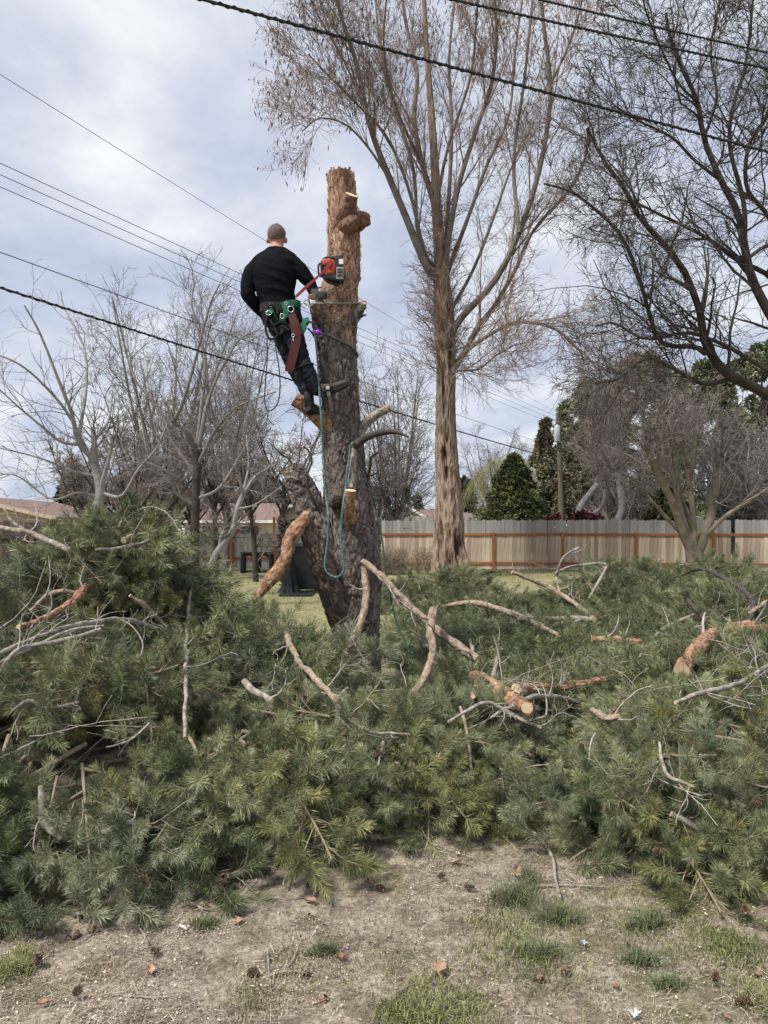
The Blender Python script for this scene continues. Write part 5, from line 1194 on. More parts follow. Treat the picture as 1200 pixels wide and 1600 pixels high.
    slab([(440, 478, 6.965), (452, 474, 6.96), (463, 474, 6.985), (470, 479, 7.03)], .062, .016, 'green_web', 'green_pad', hn)
    slab([(449, 472, 6.955), (447, 482, 6.945), (446, 492, 6.945), (441, 498, 6.95), (444, 503, 6.955)], .052, .018, 'green_web', 'green_strap', hn)
    slab([(415, 490, 6.985), (421, 487, 6.97), (427, 484, 6.965)], .05, .016, 'green_web', 'green_pad', hn)
    slab([(464, 521, 6.95), (471, 513, 6.955), (478, 503, 6.99), (477, 497, 7.02)], .062, .016, 'green_web', 'green_strap', hn)
    slab([(467, 520, 6.94), (473, 519, 6.945), (477, 512, 6.97)], .03, .014, 'green_web', 'green_strap', hn)
    def torus(c, r, t, m, name, parent, sx=1.0, ax=(0, 1, 0), rot=0):
        a = np.linspace(0, 2 * np.pi, 25); c = px(*c); P = np.stack([np.cos(a) * r * sx, 0 * a, np.sin(a) * r], 1)
        cr_, sr_ = math.cos(rot), math.sin(rot); P = np.stack([P[:, 0] * cr_ - P[:, 2] * sr_, P[:, 1], P[:, 0] * sr_ + P[:, 2] * cr_], 1)
        mb = MB(); tubes(mb, c + P, np.full(25, t), 6); return mb.build(name, M[m], parent)
    torus((454.5, 483, 6.93), .028, .004, 'silver', 'ring', hn); torus((420, 489, 6.95), .020, .004, 'silver', 'ring', hn, 1.3); torus((441, 494, 6.925), .024, .004, 'silver', 'ring', hn, .8)
    torus((447, 474, 6.94), .012, .003, 'silver', 'ring', hn); torus((423, 477, 6.96), .014, .004, 'silver', 'ring', hn)
    # black gear hanging from the belt
    for pts, r in (([(418, 492, 6.97), (415, 508, 6.97), (417, 522, 6.97), (423, 530, 6.96), (434, 524, 6.95), (428, 510, 6.95)], .012), ([(422, 500, 6.96), (428, 508, 6.94), (440, 502, 6.93), (448, 506, 6.93)], .009),
                   ([(417, 480, 6.98), (424, 476, 6.95), (432, 480, 6.95), (434, 490, 6.95)], .011), ([(432, 514, 6.96), (442, 510, 6.94), (452, 516, 6.93)], .011), ([(428, 486, 6.95), (432, 498, 6.93), (440, 501, 6.93)], .005)):
        mb = MB(); tube(mb, [px(*p) for p in pts], r, 30, 7, 0, 0); mb.build('gear_loop', M['webbing'], hn)
    # scabbard
    sc = slab([(455, 490, 6.925), (461, 508, 6.91), (463, 528, 6.905), (459, 552, 6.905), (453, 574, 6.91), (451, 581, 6.915)], [.065, .085, .092, .085, .085, .07], .03, 'scabbard', 'scabbard', root)
    torus((458, 524, 6.885), .014, .0035, 'silver', 'emblem', sc); 
    mb = MB(); tube(mb, [px(458, 526.5, 6.885), px(458.3, 533, 6.885)], .004, 5, 6, 0, 0); tube(mb, [px(457, 531, 6.885), px(459.5, 531, 6.885)], .003, 4, 6, 0, 0); mb.build('emblem', M['silver'], sc)
    return root
man()
def rope(name, label, cat, pts, r, m, n=90, tail=None):
    mb = MB(); tube(mb, [px(*p) for p in pts], r, n, 7, 0, 0); o = mb.build(name, M[m]); tag(o, label, cat); return o
def tsurf(u, v, off=.022):                # just in front of the trunk's bark at a pixel
    z = px(0, v, PYT)[2]; k = np.argmin(np.abs(pt[:, 2] - z)); c = pt[k]; Y = PYT
    for _ in range(4):
        x = (u - CX) / F * Y; rr_ = c[3] + off; Y = c[1] - math.sqrt(max(0, rr_ ** 2 - (x - c[0]) ** 2))
    return (u, v, Y)
fl = rope('flipline', 'grey flipline rope wrapped across the trunk at the waist of the climber', 'rope',
          [(488, 473, 6.98)] + [(496, 474, 6.95), (504, 474.3, 6.95)] + [tsurf(u, 474.5 + (u - 500) * -.012, .04) for u in (512, 522, 535, 548, 555)] + [(561, 474, 7.22), (562, 474, 7.3)] + [(556, 474, 7.42), (530, 474, 7.52)], .010, 'rope_grey')
rope('lanyard', 'dark rope lanyard running from the purple carabiner around the trunk', 'rope', [(497, 519, 6.97), (507, 523, 6.96)] + [tsurf(u, v, .04) for u, v in ((516, 526), (526, 530), (538, 536), (548, 542), (554, 548))] + [(557.5, 552, 7.2), (558.5, 557, 7.28), (555, 560, 7.4)], .012, 'rope_dark')
for pts, r, lb in (([(481, 513, 6.98), (488, 521, 6.97), (496, 536, 7.0), (500, 546, 7.08)], .009, 'short dark strap from the leg loop down to the trunk'), ([(478, 507, 6.98), (484, 503, 6.95), (489, 506, 6.94), (494, 516, 6.95)], .010, 'black loop strap above the purple carabiner')):
    rope('strap', lb, 'strap', pts, r, 'webbing', 24)
def carab(label, m, c, r, sx, rot):
    a = np.linspace(0, 2 * np.pi, 29); P = np.stack([np.cos(a) * r * sx, 0 * a, np.sin(a) * r], 1); cr_, sr_ = math.cos(rot), math.sin(rot)
    P = np.stack([P[:, 0] * cr_ - P[:, 2] * sr_, P[:, 1], P[:, 0] * sr_ + P[:, 2] * cr_], 1) + px(*c)
    mb = MB(); tubes(mb, P, np.full(29, .0065), 7); o = mb.build('carabiner', M[m]); tag(o, label, 'carabiner'); return o
carab('silver carabiner clipping the flipline to the harness', 'silver', (483, 473, 6.98), .048, .55, R(80))
carab('second silver carabiner at the hip beside the green pad', 'silver', (476, 477, 6.97), .036, .6, R(60))
carab('bright purple carabiner at the hip beside the trunk', 'purple', (496, 519, 6.955), .034, .7, R(70))
mb = MB(); ellipsoid(mb, px(496.5, 519, 6.945), (.026, .014, .022), None, 16, 10); o = mb.build('swivel', M['purple']); tag(o, 'purple swivel body inside the purple carabiner', 'swivel')
# adjuster and hardware on the flipline
mb = MB(); box(mb, px(489, 472.5, 6.965), (.055, .026, .036), None, 0, .008); o = mb.build('rope_grab', M['silver']); tag(o, 'silver rope grab on the grey flipline by the gloved hand', 'rope grab')
rope('climbing_rope', 'dark upper climbing rope hanging from the purple carabiner along the trunk', 'rope', [(492, 521, 6.95), (494.5, 545, 6.9), (497, 575, 6.88), (498, 592, 6.87), (499, 604, 6.865)], .010, 'rope_dark')
rope('teal_rope', 'teal rope hanging in a long loop down the front of the trunk', 'rope',
     [(499, 604, 6.865), (500.5, 630, 6.86), (503, 665, 6.87)] + [(u, v, min(6.92, tsurf(u, v, .05)[2]) if v < 780 else 6.82) for u, v in ((504.5, 700), (507, 740), (509.5, 775), (513, 805), (512.5, 835), (510, 862), (507.5, 882), (510, 893), (517, 899.5), (526, 902), (534, 897), (537.5, 886), (535, 865), (532.5, 840), (533.5, 815), (536, 790), (540, 760), (544, 728), (547, 706))] + [(549.5, 694, 6.88), (553, 692, 6.93), (553, 700, 7.03)], .0105, 'rope_teal', 240)
rope('dark_green_rope', 'dark green rope falling behind the right side of the trunk into the brush', 'rope', [(567, 690, 7.3), (572, 740, 7.25), (588, 800, 7.1), (597, 840, 7.0), (601, 880, 6.9), (610, 930, 6.8), (620, 975, 6.7), (632, 1000, 6.6), (640, 1020, 6.5)], .008, 'rope_green', 80)
rope('hanging_rope', 'thin dark rope looping down below the left hip of the climber', 'rope', [(417, 528, 6.96), (417.5, 560, 6.96), (414.5, 600, 6.96), (413.5, 625, 6.96), (417, 640, 6.96), (424, 641, 6.96), (434, 630, 6.96), (437.5, 605, 6.96), (436, 575, 6.96), (431, 545, 6.96), (430, 528, 6.95)], .0062, 'rope_dark', 90)
rope('dangling_rope', 'thin cord dangling free below the looped rope', 'rope', [(419, 641, 6.96), (418, 652, 6.96), (423, 660, 6.96), (428, 664, 6.97)], .0045, 'rope_dark', 30)
# chainsaw parked on the trunk by its strap, bar in the cut
def chainsaw():
    C0 = px(520, 424, 6.98); root = thing('chainsaw', 'orange and black chainsaw hanging against the trunk on a red strap', 'chainsaw', tuple(C0))
    mb = MB(); box(mb, px(515, 420, 6.97), (m_(20, 6.97), .11, m_(24, 6.97)), frame_to((1, 0, .12)), 0, .022); box(mb, px(511, 411, 6.94), (m_(15, 6.95), .09, m_(10, 6.95)), frame_to((1, 0, .2)), 0, .016); mb.build('housing', M['saw_orange'], root)
    mb = MB(); box(mb, px(530, 423, 6.99), (m_(13, 6.99), .15, m_(36, 6.99)), frame_to((1, 0, .03)), 0, .014); eb = mb.build('engine_block', M['black_plastic'], root)
    mb = MB(); box(mb, px(531, 427, 6.905), (m_(11, 6.9), .016, m_(19, 6.9)), None, 0, .004); cov = mb.build('cover', M['saw_grey'], root)
    mb = MB(); box(mb, px(533, 409, 6.905), (m_(7, 6.9), .014, m_(8, 6.9)), None, 0, .003); mb.build('label_plate', M['white_trim'], eb)
    for v in (421, 425, 430):
        mb = MB(); box(mb, px(531, v, 6.894), (m_(8, 6.9), .010, m_(1.3, 6.9))); mb.build('vent', M['black_plastic'], cov)
    mb = MB(); tube(mb, [px(517, 403, 6.95), px(508, 404, 6.93), px(503, 411, 6.92), (px(503, 420, 6.92)), px(504, 430, 6.93), px(510, 438, 6.93), px(520, 443, 6.94), px(529, 445, 6.96)], .015, 40, 9, 0, 0); mb.build('front_handle', M['black_plastic'], root)
    mb = MB(); tube(mb, [px(505, 410, 6.95), px(498.5, 413, 6.95), px(497.5, 422, 6.95), px(499, 430, 6.95), px(505, 433, 6.95)], .010, 24, 8, 0, 0); mb.build('hand_guard', M['black_plastic'], root)
    mb = MB(); box(mb, px(521, 436, 6.96), (m_(26, 6.96), .12, m_(10, 6.96)), frame_to((1, 0, -.2)), 0, .02); mb.build('rear_handle', M['black_plastic'], root)
    mb = MB(); box(mb, px(526, 404.5, 6.98), (m_(20, 6.98), .10, m_(6, 6.98)), frame_to((1, 0, .12)), 0, .012); mb.build('top_cover', M['black_plastic'], root)
    mb = MB(); tube(mb, [px(513, 414, 6.93), px(517, 416, 6.905)], [.022, .02], 4, 14, 0, 0); mb.build('fuel_cap', M['saw_orange'], root)
    mb = MB(); box(mb, px(528, 420, 7.2), (m_(9, 7.2), .36, .012)); mb.build('guide_bar', M['steel'], root)
chainsaw()
mb = MB()
P = spline(np.array([px(*p) for p in ((462, 464, 6.96), (480, 447, 6.93), (498, 431, 6.9), (511, 418, 6.88), (517, 408, 6.89))]), 20); d = unit(np.gradient(P, axis=0)); s = unit(np.cross(d, (0, -1, 0))); wv = np.linspace(.022, .03, 20)[:, None] * (1 + .25 * np.sin(np.linspace(0, 9, 20)))[:, None]
V = np.stack([P + s * wv / 2 + (0, -.003, 0), P - s * wv / 2 + (0, -.003, 0), P - s * wv / 2 + (0, .003, 0), P + s * wv / 2 + (0, .003, 0)], 1); i = np.arange(80).reshape(20, 4)
mb.add(V, np.stack([i[:-1], np.roll(i[:-1], -1, 1), np.roll(i[1:], -1, 1), i[1:]], -1).reshape(-1, 4), 0, None, False)
o = mb.build('red_strap', M['strap_red']); tag(o, 'red strap stretched from the climber harness to the chainsaw', 'strap')
# ------------------------------------------------------------------ the brush pile: height of the heap at a place
MOUNDS = [  # x, y, sx, sy, h, p
    (-2.3, 6.2, .9, 1.5, 1.70, 2), (-2.0, 6.4, .5, .9, 1.68, 1.6), (-2.2, 4.6, 1.6, 1.0, .90, 2.0), (-1.0, 4.4, 1.1, .72, .62, 2.0), (-2.0, 3.85, 1.4, .66, .52, 2.0), (-.72, 4.2, .8, .66, .50, 2.0), (-1.3, 5.4, .65, .8, .42, 2), (-3.6, 4.6, 1.2, 1.3, .5, 2),
    (0.05, 4.75, 1.0, .88, .44, 2.4), (0.75, 4.85, .6, .70, .40, 2.2), (1.75, 4.3, 1.0, .88, .42, 2.0), (2.7, 4.6, 1.5, 1.15, .56, 2.0), (3.3, 6.2, 1.6, 1.5, .54, 2),
    (1.45, 6.6, 1.3, 1.2, .2, 2), (2.4, 8.5, 2.2, 1.6, .38, 2), (4.6, 9.5, 2.2, 2.2, .82, 2), (3.6, 11.5, 1.4, 1.4, 1.06, 1.5), (5.6, 12.5, 1.5, 1.8, 1.08, 1.5), (2.0, 11.5, 1.6, 1.6, .42, 2),
    (1.2, 14.5, 1.3, 1.8, .74, 1.6), (1.1, 9.5, .8, 2.0, .26, 2), (-1.05, 6.0, .6, .65, .80, 1.8), (-.66, 5.9, .36, .6, .66, 2), (5.6, 7.6, 1.6, 1.6, .58, 2)]
def heap(x, y):
    h = np.zeros_like(np.asarray(x, float))
    for cx_, cy_, sx, sy, hh, p in MOUNDS:
        d = np.sqrt(((x - cx_) / sx) ** 2 + ((y - cy_) / sy) ** 2)
        h = np.maximum(h, hh * np.clip(1 - d ** p, 0, None) ** np.where((cy_ < 5) & (y < cy_), .36, .6))
    return h
# ------------------------------------------------------------------ pine boughs: eight kinds, shared mesh data
def needles_on(mb, C, t0, n, L0, L1, wd, up_tone):
    """needles along the end part of every shoot; C (N,K,3)"""
    N, K = C.shape[:2]
    t = rng.uniform(0, 1, (N, n)) ** .85 * (1 - t0) + t0; f = t * (K - 1) * .9999; i = f.astype(int); f = (f - i)[..., None]; k = np.arange(N)[:, None]
    P = C[k, i] * (1 - f) + C[k, i + 1] * f; T = unit(C[k, i + 1] - C[k, i])
    r = rng.normal(size=P.shape); r = unit(r - (r * T).sum(-1, keepdims=True) * T)
    a = np.radians(rng.uniform(28, 68, (N, n)) * (1.05 - .55 * np.clip((t - .75) / .25, 0, 1)))[..., None]
    D = unit(T * np.cos(a) + r * np.sin(a)); L = (rng.uniform(L0, L1, (N, n)) * (.75 + .35 * np.sin(np.clip(t, 0, 1) * 3.0)))[..., None]
    tip = P + D * L + np.array((0, 0, -.05)) * L
    s = unit(np.cross(D, rng.normal(size=D.shape))) * wd
    mid = P + D * L * .55
    V = np.stack([P - s * .4, mid - s, tip, mid + s], 2).reshape(-1, 3); M4 = N * n
    st = np.repeat(rng.uniform(0, 1, N) * .55, n) + rng.uniform(0, .25, M4) + (.25 * (t.reshape(-1) - t0) / (1.0001 - t0))
    mb.add(V, np.arange(M4 * 4).reshape(M4, 4), 0, np.repeat(st, 4), False)
cone_me = None
def cone_mesh(L, W, name, opened=1.0):
    mb = MB(); K = 9; ga = 2.39996
    c = np.array([[0, 0, z] for z in np.linspace(0, L, 6)]); tubes(mb, c, W * np.array((.25, .42, .42, .34, .22, .05)), 6, 0, [.1])
    n = 56
    for k in range(n):
        t = k / n; a = k * ga; z = L * (.02 + .93 * t); r = W * (.38 + .62 * np.sin(np.pi * (t * .86 + .1))) * (1 if t < .9 else .7)
        d = np.array((math.cos(a), math.sin(a), 0)); s = np.array((-d[1], d[0], 0)); up = np.array((0, 0, 1.0)); w_ = W * .30 * (1 - .4 * t)
        b = d * W * .2 + up * z; tip = d * r + up * (z + L * (.06 + .10 * t) * (1.6 - opened * .6)); m1 = (b + tip) / 2 - up * L * .01
        V = np.array((b, m1 - s * w_, tip - s * w_ * .55, tip + s * w_ * .55, m1 + s * w_, tip + d * W * .02 - up * L * .05))
        mb.add(V, [np.array(((0, 1, 2, 3),)), np.array(((0, 3, 4),)), np.array(((2, 5, 3),))], 0, .15 + .85 * rng.uniform(), False)
    return mb.mesh(name, M['cone'])
CONE = [cone_mesh(.055, .024, 'pine_cone', 1.0), cone_mesh(.048, .020, 'pine_cone', .5)]
def bough_proto(kind):
    """local frame: butt at the origin, +X along the stem, Z up"""
    Ls = rng.uniform(.75, 1.05)
    K = 10; x = np.linspace(0, 1, K); a, b = rng.uniform(-.18, .18), rng.uniform(-.22, .05)
    stem = np.stack([x * Ls, a * x ** 2 * Ls, b * x ** 2 * Ls], 1); rs = np.linspace(.011, .004, K)
    wood = MB(); tubes(wood, stem, rs, 6, 0, None, 0)
    PP, RR = stem[None], rs[None]
    P1, R1 = spawn(PP, RR, 11, .2, .97, .24, .44, 50, .09, (0, 0, .03), K=7, rmin=.0024, rk=.6, tape=.6, lenfall=.5)
    P1[:, :, 2] = P1[:, :1, 2] + (P1[:, :, 2] - P1[:, :1, 2]) * .85
    P2, R2 = spawn(P1, R1, 2, .25, .8, .14, .26, 44, .09, (0, 0, .04), K=6, rmin=.002, rk=.7, tape=.7)
    tubes(wood, P1, R1, 4); tubes(wood, P2, R2, 4)
    nd = MB()
    dens = (1.0, 1.0, .75, .9, 1.0, .8, .6, .9)[kind % 8]
    needles_on(nd, stem[None, -5:], 0, int(150 * dens), .046, .07, .0012, 0)
    needles_on(nd, P1, .46, int(190 * dens), .046, .072, .0012, 0)
    needles_on(nd, P2, .32, int(140 * dens), .044, .068, .0012, 0)
    tips = P1[:, 3]
    return wood.mesh('stem', M['shoot']), nd.mesh('needles', M['needle_pale' if kind % 4 == 3 else 'needle_yellow' if kind % 6 == 4 else 'needle']), tips, P1
def light_proto():
    x = np.linspace(0, 1, 6); stem = np.stack([x * .9, .1 * x ** 2, -.1 * x ** 2], 1); rs = np.linspace(.012, .006, 6)
    P1, R1 = spawn(stem[None], rs[None], 12, .2, .97, .26, .46, 50, .09, (0, 0, .03), K=5, rmin=.004, rk=.6)
    wood = MB(); tubes(wood, stem, rs, 4); tubes(wood, P1, R1, 3)
    nd = MB(); needles_on(nd, P1, .2, 120, .06, .10, .0024, 0); needles_on(nd, stem[None, -3:], 0, 60, .06, .10, .0024, 0)
    return wood.mesh('stem', M['shoot']), nd.mesh('needles', M['needle'])
PROTO = [bough_proto(k) for k in range(12)]
LIGHT = [light_proto() for k in range(4)]
HOLLOWS = [(435, 1282, 36, 24), (330, 1120, 60, 26), (60, 1160, 70, 40), (380, 1085, 50, 22), (850, 1215, 26, 60), (735, 1290, 40, 16), (215, 1170, 40, 24), (575, 1250, 26, 14), (640, 1080, 50, 20), (930, 1150, 40, 24), (1140, 1200, 40, 22)]
def hollow(p):                            # gaps left open in the face of the heap: no bough starts there
    u = CX + p[:, 0] / p[:, 1] * F; v = CY - (p[:, 2] - CAM_Z) / p[:, 1] * F; k = np.zeros(len(p), bool)
    for a, b, c, d in HOLLOWS: k |= ((u - a) / (c * 1.7)) ** 2 + ((v - b) / (d * 1.9)) ** 2 < 1
    return k & (p[:, 1] < 5.4)
# where boughs lie: spread over the heaps, thicker where they show larger
def sample(n, ylo, yhi, pw, layer):
    out = []
    while len(out) < n:
        m = 4000; y = ylo + (yhi - ylo) * rng.uniform(0, 1, m) ** pw; x = rng.uniform(-1.05, 1.05, m) * (.62 * y + .5)
        h = heap(x, y); ok = h > .07
        x, y, h = x[ok], y[ok], h[ok]
        z = h * (rng.uniform(.80, 1.0, len(x)) if layer == 0 else rng.uniform(.30, .85, len(x)))
        for a in zip(x, y, z, h): out.append(a)
    out = np.array(out[:n]); return out[rng.permutation(n)]
near_top = sample(280, 2.9, 6.2, 1.1, 0)
near_in = sample(400, 2.9, 6.6, 1.1, 1)
back = sample(950, 5.8, 15.5, 1.3, 0)
back_in = sample(420, 5.8, 14, 1.3, 1)
def bough_matrix(p, front_bias=1.0):
    x, y, z, h = p; e = .12
    g = np.array((float(heap(x + e, y) - heap(x - e, y)), float(heap(x, y + e) - heap(x, y - e)))) / (2 * e)
    steep = min(1.5, np.hypot(*g)); down = -g / (np.hypot(*g) + 1e-6)
    a = rng.uniform(0, 2 * np.pi); d2 = down * (.35 + .8 * steep) + np.array((math.cos(a), math.sin(a))) * .75 + np.array((0, -.35)) * front_bias
    d2 /= np.hypot(*d2) + 1e-6
    dz = -steep * .42 * max(0, float(down @ d2)) + rng.uniform(-.10, .32)
    if z < .25: dz = max(dz, -.05)
    d = unit(np.array((d2[0], d2[1], dz))); s = rng.uniform(.66, 1.2)
    rot = frame_to(d); roll = rng.uniform(-.7, .7); c, sn = math.cos(roll), math.sin(roll)
    rot = rot @ np.array(((1, 0, 0), (0, c, -sn), (0, sn, c))) * s
    org = np.array((x, y, z)) - d * .45 * s
    org[2] = max(org[2], .06)
    m = Matrix(rot.tolist()).to_4x4(); m.translation = Vector(org); return m
def region(x, y, z, kind):
    u = CX + x / y * F; v = CY - (z - CAM_Z) / y * F
    side = [(150, 'at the left edge'), (330, 'below the pale barked tree'), (480, 'left of the dark hollow'), (660, 'before the trunk'),
            (830, 'right of the trunk'), (1020, 'above the snaking twig'), (9999, 'at the right edge')]
    w = next(t for lim, t in side if u < lim)
    h = 'low' if v > 1230 else 'middle' if v > 1060 else 'upper'
    hue = 'grey green' if kind % 4 == 3 else 'yellowing' if kind % 6 == 4 else 'dark green'
    pos = {'low': 'lowest ' + hue + ' pine bough drooping to the ground ', 'middle': hue + ' pine bough midway up the pile ', 'upper': hue + ' pine bough along the pile top '}[h] + w
    return pos, h + ' ' + hue + ' pine boughs ' + w
near_top = near_top[~hollow(near_top)]; near_in = near_in[~hollow(near_in)]
cand = np.concatenate([near_top, near_in]); order = np.argsort(cand[:, 1] - cand[:, 2] * .8 - np.r_[np.full(len(near_top), 1.2), np.zeros(len(near_in))])
cand = cand[order]; things_, rest = cand[:285], cand[285:]
ncone = 0
for k, p in enumerate(things_):
    wd, ndm, tips, P1 = PROTO[k % 12]
    lb, gp = region(p[0], p[1], p[2], k % 12)
    r_ = bpy.data.objects.new('pine_bough', None); COL.objects.link(r_); r_.matrix_world = bough_matrix(p); r_.empty_display_size = .1
    tag(r_, lb, 'pine bough', gp)
    for nm, me in (('stem', wd), ('needles', ndm)):
        o = bpy.data.objects.new(nm, me); COL.objects.link(o); o.parent = r_
        if nm == 'needles': o['kind'] = 'stuff'
    if rng.uniform() < .8:
        for _ in range(rng.integers(1, 5)):
            o = bpy.data.objects.new('cone', CONE[rng.integers(2)]); COL.objects.link(o); o.parent = r_
            o.location = Vector(P1[rng.integers(len(P1)), rng.integers(2, 6)] + rng.normal(0, .012, 3) + (0, 0, .035)); o.rotation_euler = tuple(rng.uniform(0, 6.28, 3)); o.scale = (1 * rng.uniform(.85, 1.25),) * 3
# the rest of the heap as one mass: points carrying a turn and a size, boughs set on them
def brush_mass(name, label, pts, protos):
    mats_ = [bough_matrix(p) for p in pts]
    me = bpy.data.meshes.new(name); me.from_pydata([m.translation[:] for m in mats_], [], [])
    for a_, t_ in (('turn', 'FLOAT_VECTOR'), ('size', 'FLOAT'), ('sort', 'INT')): me.attributes.new(a_, t_, 'POINT')
    ro, si, ki = (me.attributes[a_] for a_ in ('turn', 'size', 'sort'))
    ro.data.foreach_set('vector', np.array([m.to_euler()[:] for m in mats_], np.float32).ravel())
    si.data.foreach_set('value', np.array([m.to_scale()[0] for m in mats_], np.float32)); ki.data.foreach_set('value', (np.arange(len(pts)) % len(protos)).astype(np.int32))
    o = bpy.data.objects.new(name, me); COL.objects.link(o); tag(o, label, 'brush', None, 'stuff')
    ng = bpy.data.node_groups.new(name, 'GeometryNodeTree'); ng.interface.new_socket('Geometry', in_out='INPUT', socket_type='NodeSocketGeometry'); ng.interface.new_socket('Geometry', in_out='OUTPUT', socket_type='NodeSocketGeometry')
    N, L = ng.nodes, ng.links; gi_ = N.new('NodeGroupInput'); go = N.new('NodeGroupOutput'); join = N.new('GeometryNodeJoinGeometry')
    gti = N.new('GeometryNodeGeometryToInstance')
    def att(nm, ty):
        a = N.new('GeometryNodeInputNamedAttribute'); a.data_type = ty; a.inputs[0].default_value = nm; return a.outputs[0]
    tu, sz, so = att('turn', 'FLOAT_VECTOR'), att('size', 'FLOAT'), att('sort', 'INT')
    for k, pr in enumerate(protos):
        for me_ in pr[:2]:
            h = bpy.data.objects.get(me_.name + '_source_' + str(k))
            cmp_ = N.new('FunctionNodeCompare'); cmp_.data_type = 'INT'; cmp_.operation = 'EQUAL'; L.new(so, cmp_.inputs[2]); cmp_.inputs[3].default_value = k
            iop = N.new('GeometryNodeInstanceOnPoints'); L.new(gi_.outputs[0], iop.inputs['Points']); L.new(cmp_.outputs[0], iop.inputs['Selection'])
            oi = N.new('GeometryNodeObjectInfo'); oi.inputs['Object'].default_value = SRC[me_.name]; oi.inputs['As Instance'].default_value = True
            L.new(oi.outputs['Geometry'], iop.inputs['Instance']); e2r = N.new('FunctionNodeEulerToRotation'); L.new(tu, e2r.inputs[0]); L.new(e2r.outputs[0], iop.inputs['Rotation']); L.new(sz, iop.inputs['Scale']); L.new(iop.outputs[0], join.inputs[0])
    L.new(join.outputs[0], go.inputs[0])
    md = o.modifiers.new('brush', 'NODES'); md.node_group = ng
    return o
SRC = {}
for o in list(COL.objects):
    if o.parent and o.name.split('.')[0] in ('stem', 'needles') and o.data and o.data.name not in SRC: SRC[o.data.name] = o
for k, pr in enumerate(LIGHT):          # four more boughs lying in the far brush carry the lighter kind
    p = back[k]; where = 'left of the trunk' if p[0] < -.3 else 'right of the trunk'; r_ = bpy.data.objects.new('pine_bough', None); COL.objects.link(r_); r_.matrix_world = bough_matrix(p)
    tag(r_, ('nearest', 'second nearest', 'second farthest', 'farthest')[list(np.argsort(back[:4, 1])).index(k)] + ' small fine needled pine bough lying apart behind the front bank', 'pine bough', 'small far pine boughs')
    for nm, me in (('stem', pr[0]), ('needles', pr[1])):
        o = bpy.data.objects.new(nm, me); COL.objects.link(o); o.parent = r_; SRC[me.name] = o
        if nm == 'needles': o['kind'] = 'stuff'
brush_mass('brush', 'mass of cut pine brush filling the inside of the near heap', rest, PROTO)
brush_mass('brush', 'mass of cut pine brush spread behind the front bank and around the trunk', np.concatenate([back[4:], back_in]), LIGHT)

